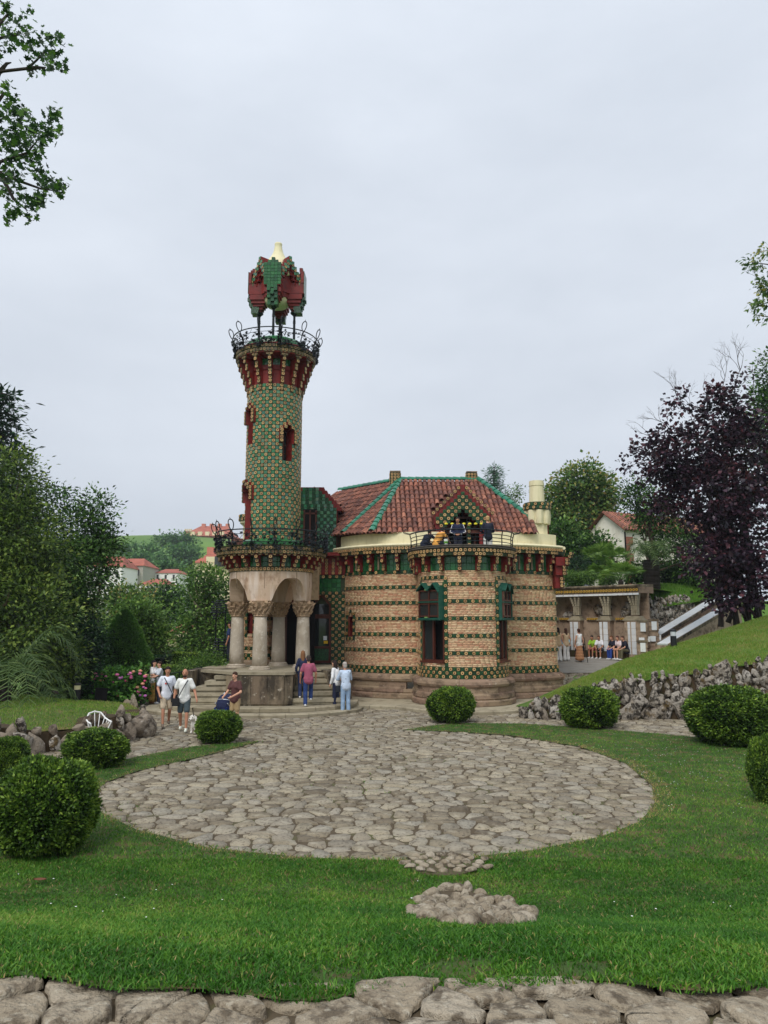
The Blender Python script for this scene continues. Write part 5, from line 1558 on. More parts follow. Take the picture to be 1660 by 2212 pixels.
# ================================================================ right side: bank, rock wall, exedra, stair, farmhouse
def ip(x, tab):
    return np.interp(x, [a for a, b in tab], [b for a, b in tab])
ZF = [(4.9, .12), (5.5, .48), (8, 1.2), (10.7, 1.52), (13.3, 1.95), (18, 2.3), (26, 2.6)]
YR = [(4.9, 26.2), (6.5, 27.6), (9.3, 29), (12.4, 30.5), (16.6, 32), (26, 34)]
ZR = [(4.9, .25), (6.5, .84), (9.3, 1.76), (12.4, 2.45), (16.6, 3.5), (26, 4.6)]
yfront = lambda x: 25.75 - .02 * (x - 5)
def bank_pt(x, u):
    """u 0 front edge .. 1 ridge .. 2 foot behind"""
    yf, yr, zf, zr = yfront(x), ip(x, YR), ip(x, ZF), ip(x, ZR)
    u = np.asarray(u)
    v = np.clip(u, 0, 1); w = np.clip(u - 1, 0, 1)
    y = yf + (yr - yf) * v + w * 2.6
    z = zf + (zr - zf) * (v ** .9) + .12 * np.sin(v * np.pi) - w * w * (zr - .1) * np.where(x < 11.0, 1.0, .55)
    return y, z
m_bank = mat('bank_turf', [S(86, 116, 44)], .95, stain=(1.2, A(S(116, 122, 58), .8), .48, .66), stain2=(5, A(S(58, 92, 30), .8), .45, .65), bump=(30, .4))
xs = np.linspace(4.9, 26, 80); us = np.linspace(0, 2, 22)
BX, BU = np.meshgrid(xs, us, indexing='ij'); BY_, BZ = bank_pt(BX, BU)
BZ = BZ + .03 * np.sin(BX * 3.1 + BY_ * 2.3)
k = len(us); I = np.arange(len(xs) - 1)[:, None] * k + np.arange(k - 1)[None]
bank = link(bpy.data.objects.new('grass_bank', np_mesh('grass_bank', np.stack([BX, BY_, BZ], -1).reshape(-1, 3), np.stack([I, I + k, I + k + 1, I + 1], -1).reshape(-1, 4), m_bank, smooth=True)))
tag(bank, kind='structure')
n = 90000
x = RNG.uniform(5, 18, n); u = RNG.uniform(0, 1.08, n); y, z = bank_pt(x, u)
zb = dict(); zf_ = lambda a, b: z
t = np.clip(.46 + .26 * patchy(x * 1.5, y * 1.5) + RNG.normal(0, .12, n), 0, .72)
dry = RNG.uniform(0, 1, n) < .14 + .4 * (patchy(x * .8 + 3, y) > .72); t[dry] = RNG.uniform(.62, .85, dry.sum())
o = grass('bank_grass', np.stack([x, y], -1), zf_, .04, .10, t, segs3=False, width=.010)
tag(o, 'rough yellow-green grass on the bank above the right rock wall', 'grass', kind='stuff')

# ---- rock retaining wall
m_rock = mat('mossy_limestone_rock', [S(168, 160, 148), S(150, 140, 126), S(184, 177, 166), S(136, 124, 108)], .92, stain=(6, A(S(52, 46, 38), .95), .48, .56), stain2=(2.6, A(S(104, 84, 46), .8), .55, .64), bump=(11, 1.0, .12))
m_rock_gap = mat('rock_wall_earth', [S(70, 56, 38)], .95, stain=(3, A(S(54, 64, 30), .8), .5, .65), bump=(16, .6))
ROCKS = [np_mesh('rock', *(lambda vf: (vf[0], vf[1]))(rock(40 + i, 1, 1, 1, 3, .3, 2.4, chops=13, hr=(.42, .8))), m_rock) for i in range(10)]
def rock_wall(root, pts, hf, r0, r1, seed, depth=.25, lean=0.0, cap=True):
    """rows of rocks up the face of a wall that runs along pts; hf(t) gives its height above the foot"""
    rg = random.Random(seed); path = Path(pts); t = 0.0
    mb = MB(); V = []; nn = 50
    for i in range(nn + 1):
        tt_ = path.len * i / nn; p0 = path.at(tt_, 0)[0]; p1 = path.at(tt_, -depth - lean)[0]; h = hf(tt_ / path.len)
        V += [(p0.x, p0.y, -.1 + hf_base(p0)), (p1.x, p1.y, hf_base(p0) + h - .04), (path.at(tt_, -1.2)[0].x, path.at(tt_, -1.2)[0].y, hf_base(p0) + h - .05)]
    mb.add(V, [(i * 3 + j, i * 3 + 3 + j, i * 3 + 4 + j, i * 3 + 1 + j) for i in range(nn) for j in range(2)]); mb.obj('earth_core', m_rock_gap, root)
    while t < path.len:
        h = hf(t / path.len); z = 0.0; step = rg.uniform(r0, r1) * 1.12
        while z < h:
            s = rg.uniform(r0, r1)
            if z + s * 1.1 > h: s = max(r0 * .7, (h - z) * .6)
            p, a = path.at(t + rg.uniform(-.08, .08), .02 - (z / max(h, .1)) * (depth + lean) * .9 + rg.uniform(-.04, .05))
            p.z = hf_base(p) + z + s * .75
            M_ = Matrix.Translation(p) @ Matrix.Rotation(a, 4, 'Z') @ Matrix.Rotation(rg.uniform(-.5, .5), 4, 'X') @ Matrix.Diagonal((s * .8, s * rg.uniform(.75, 1.1), s * rg.uniform(.95, 1.6), 1)) @ Matrix.Rotation(rg.uniform(0, 6.28), 4, 'Z')
            link(bpy.data.objects.new('rock', ROCKS[rg.randrange(10)]), root, M_)
            z += s * rg.uniform(1.35, 1.75)
        t += step
hf_base = lambda p: 0.0
rw = thing('rock_wall', 'long mossy limestone rock wall holding the right grass bank', 'rock wall', (9, 25.6, 0))
wx = np.linspace(5.0, 17.5, 30)
rock_wall(rw, [(4.75, 26.3), (4.7, 25.9)] + [(a, yfront(a) - .15) for a in wx], lambda f: float(ip(4.7 + f * 12.8, ZF)) + .04, .15, .33, 11)

# ---- paving of the terrace behind the house
m_flag = mat('grey_flagstones', [S(150, 146, 138)], .9, stain=(2, A(S(120, 114, 104), .7), .45, .7, (1, 3, 1)), bump=(14, .2))
mb = MB(); V = []
for i, (yy_) in enumerate(np.linspace(36.3, 44, 12)):
    for xx_ in (7.5, 20): V.append((xx_, yy_, float(plaza_z(10, yy_)) + .05 + (.02 if yy_ > 38 else 0)))
mb.add(V, [(i * 2, i * 2 + 1, i * 2 + 3, i * 2 + 2) for i in range(11)]); o = mb.obj('terrace_paving', m_flag); tag(o, kind='structure')

# ---- exedra: brick colonnade with white tile strips
m_brown_brick = mat('brown_rubble_brick', [S(168, 146, 124), S(152, 130, 110), S(182, 160, 136), S(138, 116, 98)], .9, stain=(3, A(S(90, 74, 58), .8), .48, .68), stain2=(8, A(S(190, 168, 140), .6), .58, .72), bump=(22, .5))
m_yellow_flower = mat('ochre_tile_petal', [S(206, 166, 76), S(190, 150, 66)], .4)
ME_YFLOWER = ME_FLOWER.copy(); ME_YFLOWER.name = 'ochre_flower_tile'; ME_YFLOWER.materials[1] = m_yellow_flower
ex = thing('exedra', 'curved brick garden colonnade with white tile strips and ochre flower band', 'colonnade', (11.5, 40.5, 1.3))
EX = Path([(9.55, 42.9), (10.3, 41.9), (11.3, 40.9), (12.3, 39.8), (13.3, 38.4)])
mb = MB(); EX.sweep(mb, [(0, 1.2), (0, 3.3), (-.6, 3.3), (-.6, 1.2)], 20); lw = mb.obj('lower_wall', m_brown_brick, ex)
mb = MB(); EX.sweep(mb, [(-.5, 3.2), (-.5, 4.75), (-.6, 4.75), (-.6, 3.2)], 20); mb.obj('grotto_back', m_brown_brick, ex)
mb = MB(); EX.sweep(mb, [(.25, 4.68), (.28, 5.0), (.15, 5.0), (-1.0, 5.0), (-1.0, 4.68)], 20); en = mb.obj('entablature', m_brown_brick, ex)
mb = MB(); EX.sweep(mb, [(.34, 5.0), (.38, 5.07), (.34, 5.14), (-1.0, 5.16), (-1.0, 5.0)], 20); mb.obj('coping', m_podium, en)
nt = int(EX.len / .3)
for i in range(nt):
    p, a = EX.at((i + .5) * EX.len / nt, .27); p.z = 4.64; b = MB(); b.box((0, -.03, 0), (.29, .10, .10), M=face(p, a), t=random.random()); b.obj('white_tile', m_white_tile, en)
nt = int(EX.len / .17)
for i in range(nt):
    p, a = EX.at((i + .5) * EX.len / nt, .275); p.z = 4.85
    link(bpy.data.objects.new('ochre_flower_tile', ME_YFLOWER), en, face(p, a, (.165, .165, .165)))
for ti, f in enumerate((.04, .32, .63, .93)):
    p, a = EX.at(EX.len * f, 0); M_ = face(p, a); wd = (.5, .55, .6, .85)[ti]
    mb = MB(); mb.box((0, -.12, 2.25), (wd + .1, .5, 2.1), M=M_); pier = mb.obj('pier', m_brown_brick, ex)
    b = MB()
    for s_ in range(4): b.box((0, -.13, 3.30 + .06 * s_), (wd + .24 - .1 * s_, .56 - .07 * s_, .062), M=M_)
    b.obj('pier_ledge', m_step, pier)
    mb = MB()                                                       # ribbed columns flaring under the entablature
    for q in (-1, 0, 1):
        for s_ in range(9):
            z_ = 3.56 + s_ * .125; fl = max(0, s_ - 3) * .035
            mb.box((q * (.13 + fl * .8) , -.06 - fl * .6, z_ + .06), (.11, .2 + fl * .5, .117), M=M_)
    mb.obj('ribbed_column', m_step, pier)
    for x_, w_ in ((-.20, .14), (.08, .26)):
        for q in range(5):
            b = MB(); b.box((x_, -.385, 1.72 + q * .33), (w_, .03, .32), M=M_, t=random.random()); b.obj('white_tile', m_white_tile, pier)
for f in (.18, .48, .78):
    p, a = EX.at(EX.len * f, .02); mb = MB()
    mb.box((0, 0, 0), (.7, .12, .2), M=face(Vector((p.x, p.y, 3.36)), a)); pn = mb.obj('parapet_panel', m_brown_brick, ex)
    for q in range(-2, 3): link(bpy.data.objects.new('ochre_flower_tile', ME_YFLOWER), pn, face(face(Vector((p.x, p.y, 3.36)), a) @ Vector((q * .14, -.062, 0)), a, (.135, .135, .135)))
BEN = Path([tuple(EX.at(EX.len * f, .42)[0][:2]) for f in np.linspace(.1, .88, 12)])
mb = MB(); BEN.sweep(mb, [(.16, 1.15), (.16, 1.68), (-.42, 1.68), (-.42, 1.15)], 12); mb.obj('bench', m_rock_gap, ex)
for f in (.2, .5, .8):
    for q in range(4):
        p, a = EX.at(EX.len * (f + random.uniform(-.1, .1)), -.45); p.z = 3.6 + random.uniform(-.1, .5)
        link(bpy.data.objects.new('rock', ROCKS[q]), ex, Matrix.Translation(p) @ Matrix.Rotation(q, 4, 'Z') @ Matrix.Diagonal((.28, .25, .36, 1)))

# ---- garden stair with sloping white-tiled parapets
gs = thing('garden_stair', 'garden stair with two sloping white tiled parapets beside the exedra', 'staircase', (14, 37.5, 1.8))
def parapet(a_, b_, w, drop):
    d = b_ - a_; L = d.length; u = d.normalized(); h = Vector((u.x, u.y, 0)).normalized(); s_ = Vector((h.y, -h.x, 0)); n_ = s_.cross(u); n_ = n_ if n_.z > 0 else -n_
    mb = MB(); P = []
    for q, base in ((a_, a_), (b_, b_)):
        P += [q + s_ * w / 2 - n_ * .05, q - s_ * w / 2 - n_ * .05, q - s_ * w / 2 - Vector((0, 0, drop)), q + s_ * w / 2 - Vector((0, 0, drop))]
    mb.add(P, [(0, 1, 2, 3), (7, 6, 5, 4), (0, 4, 5, 1), (1, 5, 6, 2), (2, 6, 7, 3), (3, 7, 4, 0)]); body = mb.obj('parapet', m_brown_brick, gs)
    mb = MB()
    for e in (-1, 1):
        M_ = Matrix(((u.x, s_.x, n_.x, a_.x), (u.y, s_.y, n_.y, a_.y), (u.z, s_.z, n_.z, a_.z), (0, 0, 0, 1)))
        mb.box((L / 2, e * (w / 2 + .03), -.02), (L + .1, .07, .14), M=M_)
    mb.obj('dark_edge', m_podium, body)
    n2 = int(L / .32)
    for i in range(n2):
        b = MB(); b.box(((i + .5) * L / n2, 0, .0), (L / n2 - .012, w - .02, .08), M=M_, t=random.random()); b.obj('white_tile', m_white_tile, body)
parapet(at(1418, 1372, 37.5), at(1540, 1297, 41.0), .62, 1.5)
parapet(at(1432, 1392, 35.8), at(1588, 1300, 39.8), .62, 1.6)
for i in range(11):
    f = i / 10; a_ = at(1425, 1382, 36.6).lerp(at(1564, 1298, 40.4), f); b = MB(); b.box((a_.x, a_.y, a_.z - .55), (1.9, .5, .18), rz=R(-40)); b.obj('step', m_brown_brick, gs)
for (px, py, Y_, hh) in ((1388, 1345, 37.0, 1.5), (1412, 1342, 37.2, 1.45), (1388, 1388, 36.4, .8)):
    c = at(px, py, Y_); mb = MB()
    for q in range(int(hh / .12)): mb.box((c.x, c.y, c.z - .06 - q * .12), (.42 + .05 * (q % 2), .42 + .05 * (q % 2), .118), rz=R(-20)); 
    np_ = mb.obj('newel', m_brown_brick, gs)
    b = MB(); b.box((c.x, c.y, c.z + .06), (.52, .52, .1), rz=R(-20)); b.obj('newel_cap', m_podium, np_)
    b = MB(); b.box((c.x - .06, c.y - .24, c.z - .22), (.24, .06, .42), rz=R(-20)); b.obj('white_tile', m_white_tile, np_)
    b = MB(); b.box((c.x - .16, c.y - .26, c.z - .85), (.26, .06, .26), rz=R(-20)); b.obj('white_tile', m_white_tile, np_)
    b = MB(); b.box((c.x + .2, c.y - .2, c.z - .8), (.12, .06, .26), rz=R(-20)); b.obj('white_tile', m_white_tile, np_)

# ---- upper garden: rock face and grass slope
hf_base = lambda p: 2.6
m_rock_keep = m_rock
rf = thing('rock_outcrop', 'dark mossy rock face between the exedra and the garden stair', 'rock wall', (15, 41, 2.6))
c0, c1 = at(1388, 1340, 41.2), at(1505, 1330, 44.5)
rock_wall(rf, [(c0.x, c0.y), ((c0.x + c1.x) / 2, (c0.y + c1.y) / 2 - .1), (c1.x, c1.y)], lambda f: 1.75 + .35 * f, .2, .36, 21, depth=.5)
V = []; P0 = [at(1360, 1302, 41.8), at(1440, 1310, 42.6), at(1505, 1300, 44.6), at(1560, 1290, 46)]; P1 = [at(1380, 1262, 46), at(1440, 1262, 47.5), at(1510, 1262, 50), at(1600, 1255, 53)]
rows = 6
for j in range(rows + 1):
    f = j / rows
    for q in range(4): p = P0[q].lerp(P1[q], f); V.append((p.x, p.y, p.z + .15 * math.sin(f * 3.1)))
mb = MB(); mb.add(V, [(j * 4 + q, j * 4 + q + 1, j * 4 + q + 5, j * 4 + q + 4) for j in range(rows) for q in range(3)])
o = mb.obj('upper_bank', m_bank, smooth=True); tag(o, kind='structure')
mb = MB(); mb.add([(8.3, 43.2, 5.02), (13.6, 39.0, 5.02), (18, 46, 5.0), (40, 60, 5.6), (40, 110, 7), (0, 110, 7), (6, 50, 5.02)], [(0, 1, 2, 3, 4, 5, 6)]); o = mb.obj('terrace_garden', m_bank); tag(o, kind='structure')
p2 = np.stack([RNG.uniform(0, 1, 26000), RNG.uniform(0, 3, 26000)], -1)
Va = np.array(V).reshape(rows + 1, 4, 3)
f = p2[:, 0] * rows; g = p2[:, 1]; fi = np.clip(f.astype(int), 0, rows - 1); gi = np.clip(g.astype(int), 0, 2); ff, gg = (f - fi)[:, None], (g - gi)[:, None]
PP = Va[fi, gi] * (1 - ff) * (1 - gg) + Va[fi + 1, gi] * ff * (1 - gg) + Va[fi, gi + 1] * (1 - ff) * gg + Va[fi + 1, gi + 1] * ff * gg
t = np.clip(.42 + RNG.normal(0, .12, len(PP)), .1, .66)
o = grass('upper_bank_grass', PP[:, :2], lambda a, b: PP[:, 2], .06, .14, t, segs3=False, width=.016); tag(o, 'bright grass on the slope behind the exedra', 'grass', kind='stuff')

# ---- bollard lamp on the bank
def bollard(loc, name_label, h, cream):
    t_ = thing('bollard_lamp', name_label, 'bollard', loc)
    m_bk = mat('bollard_black', [S(26, 28, 30)], .5)
    mb = MB(); mb.lathe([(.13, 0), (.12, .04), (.115, h * .62)], 16, loc); mb.obj('post', m_bk, t_)
    mb = MB(); mb.lathe([(.105, h * .62), (.11, h * .86)], 16, loc); mb.obj('lamp_band', mat('lamp_diffuser', [S(214, 206, 160) if cream else S(200, 204, 206)], .5), t_)
    mb = MB(); mb.lathe([(.12, h * .86), (.12, h * .92), (.09, h * .98), (.03, h)], 16, loc); mb.obj('cap', m_bk, t_)
yb_, zb_ = bank_pt(11.5, .98)
bollard(Vector((11.55, float(yb_), float(zb_) - .02)), 'black bollard lamp with pale band on the right grass bank', .72, False)

# ---- white farmhouse behind the garden
fh = thing('farmhouse', 'white plastered farmhouse with red roof and stone quoins behind the purple tree', 'house', at(1352, 1262, 55))
m_quoin = mat('red_quoin_stone', [S(160, 104, 84), S(148, 92, 74)], .9, bump=(20, .3))
c = at(1353, 1225, 55); zb_, ze = 4.5, at(1353, 1143, 55).z
dl = Vector((-1.75, 3.4, 0)); dr_ = Vector((9.0, 4.5, 0)); ridge_z = ze + 3.0
A_, B_, D_ = c, c + dl, c + dr_; E_ = c + dl + dr_
mb = MB()
def wq(p, q, z0, z1): mb.add([(p.x, p.y, z0), (q.x, q.y, z0), (q.x, q.y, z1), (p.x, p.y, z1)], [(0, 1, 2, 3)])
wq(B_, A_, zb_, ze); wq(A_, D_, zb_, ze); wq(D_, E_, zb_, ze); wq(E_, B_, zb_, ze)
mb.obj('wall', m_white_wall, fh)
mid0, mid1 = (A_ + B_) / 2, (D_ + E_) / 2
ov = .35
mb = MB(); up = lambda p, z: Vector((p.x, p.y, z))
fr_n = Vector((dr_.y, -dr_.x, 0)).normalized()
e0, e1 = up(A_, ze - .1) + fr_n * ov - dr_.normalized() * ov, up(D_, ze - .1) + fr_n * ov
r0, r1 = up(mid0, ze + 1.5) - dr_.normalized() * ov, up(mid1, ze + 1.5)
g0, g1 = up(B_, ze - .1) - fr_n * ov - dr_.normalized() * ov, up(E_, ze - .1) - fr_n * ov
mb.add([e0, e1, r1, r0], [(0, 1, 2, 3)]); mb.add([r0, r1, g1, g0], [(0, 1, 2, 3)]); rf_ = mb.obj('roof', m_roof, fh); mb = MB(); mb.add([up(A_, ze), up(B_, ze), up(mid0, ze + 1.42)], [(0, 1, 2)]); mb.obj('gable_wall', m_white_wall, fh)
for i in range(34):
    f = (i + .5) / 34; a_ = e0.lerp(e1, f); b_ = r0.lerp(r1, f); b = MB(); b.tube([a_ + Vector((0, 0, .03)), b_ + Vector((0, 0, .03))], .12, 6); b.obj('tile_row', m_roof, rf_)
for q in range(9):
    z_ = zb_ + .35 + q * .62
    if z_ > ze - .3: break
    b = MB(); w_ = .75 if q % 2 else .45
    pc = A_ + dr_.normalized() * w_ / 2 + fr_n * .03; b.box((pc.x, pc.y, z_), (w_, .1, .56), rz=math.atan2(dr_.y, dr_.x)); b.obj('quoin', m_quoin, fh)
b = MB(); pc = A_ + dl * .45 - Vector((dl.y, -dl.x, 0)).normalized() * -.04
dirl = math.atan2(dl.y, dl.x); nl = Vector((-dl.y, dl.x, 0)).normalized(); nl = nl if nl.x < 0 else -nl
pc = A_ + dl * .5 + nl * .04; b.box((pc.x, pc.y, ze - 1.7), (.95, .1, 1.9), rz=dirl); w_ = b.obj('window', m_quoin, fh)
b = MB(); pc = A_ + dl * .5 + nl * .09; b.box((pc.x, pc.y, ze - 1.7), (.6, .04, 1.5), rz=dirl); b.obj('pane', m_wood, w_)
b = MB(); pc = A_ + fr_n * .08 - dr_.normalized() * .04; b.tube([up(pc, zb_), up(pc, ze - .2)], .06, 6); b.obj('drainpipe', m_dark, fh)
# ================================================================ left side: raised lawn, rocks, chair, lamp, far town
LM = [(-20, 15.0), (-12.0, 16.9), (-9.75, 18.35), (-8.9, 19.0), (-8.0, 20.1), (-7.25, 21.0), (-7.05, 22.0), (-7.5, 23.6), (-8.6, 25.6), (-11, 27.3), (-20, 28.5)]
def lm_z(x, y):
    d = edge_dist(LM, x, y)
    return .50 + .32 * sstep(0, 2.6, d) + .02 * np.sin(x * 2 + y)
m_leftlawn = mat('left_lawn_turf', [S(78, 92, 40)], .95, stain=(1.2, A(S(112, 98, 58), .8), .5, .66), bump=(30, .4))
o = link(bpy.data.objects.new('left_lawn', fill_poly(densify(LM, .5), lm_z, .45, 'left_lawn', m_leftlawn))); tag(o, kind='structure')
x = RNG.uniform(-16, -7, 60000); y = RNG.uniform(16, 28, 60000); ok = inside(LM, x, y); x, y = x[ok], y[ok]
t = np.clip(.36 + .3 * patchy(x, y) + RNG.normal(0, .13, x.size), 0, .66); dry = RNG.uniform(0, 1, x.size) < np.clip(.5 - edge_dist(LM, x, y) * .35, .08, .5); t[dry] = RNG.uniform(.66, .95, dry.sum())
o = grass('left_lawn_grass', np.stack([x, y], -1), lm_z, .03, .07, t, segs3=False, width=.009); tag(o, 'thin drying grass on the raised lawn at left', 'grass', kind='stuff')
m_rock = mat('brown_grey_rock', [S(140, 128, 112), S(126, 114, 98), S(154, 142, 126), S(116, 102, 86)], .92, stain=(4, A(S(64, 54, 44), .9), .5, .62), stain2=(7, A(S(184, 176, 164), .6), .57, .68), bump=(10, .9, .08))
ROCKS = [np_mesh('rock', *rock(70 + i, 1.2, 1.1, 1.0, 3, .16, 1.6, chops=16, hr=(.42, .74)), m_rock) for i in range(8)] + ROCKS[:2]
for r_ in ROCKS[8:]: pass
hf_base = lambda p: 0.0
lw_ = thing('rock_border', 'low border of big brown rocks holding the left lawn', 'rock wall', (-9, 19, 0))
rock_wall(lw_, [(-13, 16.4), (-12.0, 16.75), (-9.75, 18.2), (-8.85, 18.85), (-7.9, 20.0), (-7.1, 20.95), (-6.85, 22.0), (-7.3, 23.4)], lambda f: .62 + .12 * math.sin(f * 19), .24, .42, 5, depth=.12)
for i, (px, py) in enumerate(((277, 1533), (288, 1527))):
    p = gp(px, py, .1); t_ = bpy.data.objects.new('boulder', np_mesh('boulder', *rock(300 + i, .26, .2, .28 + .1 * i, 2, .3, 1.6), m_edge)); link(t_, None, Matrix.Translation((p.x, p.y, .2)))
    tag(t_, ('pale low boulder at the end of the hydrangea bed', 'pale upright boulder at the end of the hydrangea bed')[i], 'boulder')

# ---- white chair in front of the rocks
cp = gp(209, 1613); ch = thing('garden_chair', 'white slatted garden armchair standing before the left rocks', 'chair', cp, R(40))
Mc = WM[ch]; m_wp = mat('white_chair_paint', [S(240, 240, 236)], .45)
mb = MB(); mb.lathe([(.24, .42), (.245, .45), (.2, .46)], 20); mb.obj('seat', m_wp, ch, M=Mc)
for sx, sy in ((-1, -1), (1, -1), (-1, 1), (1, 1)):
    b = MB(); b.tube([(sx * .17, sy * .17, .43), (sx * .21, sy * .22, .2), (sx * .22, sy * .25, 0)], .018, 6); b.obj('leg', m_wp, ch, M=Mc)
b = MB(); P_ = [(-.27, -.24, .64), (-.27, -.02, .66), (-.25, .16, .70), (-.16, .26, .84), (0, .29, .88), (.16, .26, .84), (.25, .16, .70), (.27, -.02, .66), (.27, -.24, .64)]
b.tube(P_, .02, 6); b.obj('back_rail', m_wp, ch, M=Mc)
for i in range(9):
    a_ = PI * (i / 8); x_ = math.cos(a_) * .21; y_ = math.sin(a_) * .2
    q = Path([(p[0], p[1]) for p in P_]); tp = q._p(q.len * (1 - (i + 1) / 10)); zt_ = float(np.interp(q.len * (1 - (i + 1) / 10), q.c, [p[2] for p in P_]))
    b = MB(); b.tube([(x_, y_, .44), (tp[0], tp[1], zt_)], .012, 5); b.obj('slat', m_wp, ch, M=Mc)
for s in (-1, 1): b = MB(); b.tube([(s * .2, -.18, .44), (s * .27, -.24, .64)], .016, 5); b.obj('arm_post', m_wp, ch, M=Mc)

p = at(166, 1514, 26.3); bollard(Vector((p.x, p.y, p.z)), 'dark bollard lamp with cream lamp band beside the hydrangeas', .62, True)
p = gp(218, 1518, .3); mb = MB(); mb.box((p.x, p.y, .55), (.42, .05, .55), rz=R(10)); o = mb.obj('plant_sign', m_dark); tag(o, 'small dark plaque standing in front of the hydrangeas', 'sign')
# dark gate wall with lattice top
fn = thing('garden_fence', 'dark solid garden fence with lattice top behind the palm', 'fence', at(110, 1490, 29))
a_, b_ = at(60, 1492, 28.0), at(146, 1492, 30.0); m_navy = mat('navy_fence_paint', [S(28, 36, 48)], .6)
d = (b_ - a_); ang = math.atan2(d.y, d.x); L = math.hypot(d.x, d.y); mid = (a_ + b_) / 2
mb = MB(); mb.box((mid.x, mid.y, mid.z + .45), (L, .06, 1.1), rz=ang); mb.obj('panel', m_navy, fn)
for i in range(12):
    f = i / 11; q = a_.lerp(b_, f); mb = MB(); mb.box((q.x, q.y, q.z + 1.22 + .1 * f), (.05, .04, .42), rz=ang); mb.obj('picket', m_navy, fn)
mb = MB(); mb.tube([a_ + Vector((0, 0, 1.42)), b_ + Vector((0, 0, 1.52))], .03, 5); mb.obj('rail', m_navy, fn)
# iron railing climbing to the porch
ir = thing('iron_fence', 'thin black iron fence between the steps and the shrubs', 'fence', (-8.3, 28.7, 0))
P_ = [at(436, 1440, 29.0), at(414, 1446, 29.2), at(388, 1452, 29.4), at(360, 1458, 29.6), at(338, 1462, 29.8)]
mb = MB(); mb.tube(P_, .018, 5); mb.tube([p - Vector((0, 0, .55)) for p in P_], .014, 5); mb.obj('rail', m_iron, ir)
for p in P_: b = MB(); b.tube([p, (p.x, p.y, .1)], .02, 5); b.obj('post', m_iron, ir)

# ---- iron balcony bench with slatted canopy left of the porch
ib = thing('iron_bench', 'black iron balcony bench under a slatted iron canopy left of the porch', 'bench', (-7.0, 32.0, 1.46))
def arcp(r_, z_, a0_=R(150), a1_=R(275), n_=14, cx=-6.6, cy=32.2): return [(cx + r_ * math.cos(a0_ + (a1_ - a0_) * i / n_), cy + r_ * math.sin(a0_ + (a1_ - a0_) * i / n_), z_) for i in range(n_ + 1)]
for i in range(7): b = MB(); b.tube(arcp(.62 - abs(i - 2) * .0 + .02 * i, 2.50 - i * .11), .022, 4); b.obj('back_slat', m_iron, ib)
for i in range(5): b = MB(); b.tube(arcp(.55 - i * .07, 1.9), .025, 4); b.obj('seat_slat', m_iron, ib)
for i in range(0, 15, 3):
    q0, q1 = arcp(.63, 2.52)[i], arcp(.58, 1.5)[i]; b = MB(); b.tube([q0, q1], .02, 5); b.obj('post', m_iron, ib)
for a_ in (R(180), R(262)):
    q = (-6.6 + .62 * math.cos(a_), 32.2 + .62 * math.sin(a_)); b = MB(); b.tube([(q[0], q[1], 1.5), (q[0], q[1], 4.0)], .028, 6); b.obj('canopy_post', m_iron, ib)
for i in range(6): b = MB(); b.tube(arcp(.62 + .07 * i - (.12 if i > 3 else 0), 4.02 - .1 * i + .1), .018, 4); b.obj('canopy_slat', m_iron, ib)
lf = MB()
for i in range(90):
    q = arcp(.7, 3.4, n_=30)[random.randrange(31)]; c_ = Vector(q) + Vector((random.uniform(-.12, .12), random.uniform(-.1, .1), random.uniform(-.1, .75)))
    u = Vector((random.gauss(0, 1), random.gauss(0, 1), random.gauss(0, 1))).normalized() * .05; v = u.orthogonal().normalized() * .04
    lf.add([c_ - u, c_ + v, c_ + u, c_ - v], [(0, 1, 2, 3)])
o = lf.obj('iron_vine', m_iron, ib); o['kind'] = 'stuff'

# ---- far town and hill-top palace
m_far_roof = mat('far_red_roof', [S(176, 104, 84), S(164, 96, 80)], .9, stain=(.6, A(S(130, 76, 64), .7), .45, .7))
m_far_white = mat('far_white_wall', [S(240, 238, 232)], .9); m_far_cream = mat('far_cream_wall', [S(232, 218, 180)], .9, stain=(.4, A(S(190, 170, 130), .6), .5, .7)); m_far_pink = mat('far_pink_brick', [S(196, 128, 108)], .9)
m_far_stone = mat('far_grey_stone', [S(170, 166, 154)], .9); m_far_win = mat('far_window', [S(66, 66, 66)], .3)
def far_house(label, px0, px1, py_eave, py_base, Y, deep, wall, roof_h, wins, rz=0.0, hip=.25, extra=None):
    a_, b_ = at(px0, py_base, Y), at(px1, py_base, Y); ze_ = at(px0, py_eave, Y).z
    w = b_.x - a_.x; c = Vector(((a_.x + b_.x) / 2, Y + deep / 2, a_.z)); h = ze_ - a_.z
    t_ = thing('far_house', label, 'house', c, rz); M_ = WM[t_]
    mb = MB(); mb.box((0, 0, h / 2 - 3), (w, deep, h + 6)); mb.obj('wall', wall, t_, M=M_)
    ov = w * .04; mb = MB(); hw, hd = w / 2 + ov, deep / 2 + ov; hx = hw * (1 - hip * 2)
    mb.add([(-hw, -hd, h), (hw, -hd, h), (hw, hd, h), (-hw, hd, h), (-hx, 0, h + roof_h), (hx, 0, h + roof_h)], [(0, 1, 5, 4), (1, 2, 5), (2, 3, 4, 5), (3, 0, 4), (3, 2, 1, 0)]); rf_ = mb.obj('roof', m_far_roof, t_, M=M_)
    for (fx, fz, fw, fh_) in wins:
        b = MB(); b.box(((fx - .5) * w, -deep / 2 - .02, fz * h), (fw * w, .12, fh_ * h)); b.obj('window', m_far_win, t_, M=M_)
    if extra: extra(t_, M_, w, deep, h)
    return t_
row = lambda n_, z_, w_, h_: [((i + .5) / n_, z_, w_, h_) for i in range(n_)]
far_house('white house with red roof half hidden by the left tree', 186, 262, 1224, 1262, 120, 9, m_far_white, 2.0, row(4, .55, .08, .35))
far_house('grey stone house with red roof beside the left tree', 240, 308, 1222, 1258, 128, 9, m_far_stone, 1.6, row(3, .6, .09, .4))
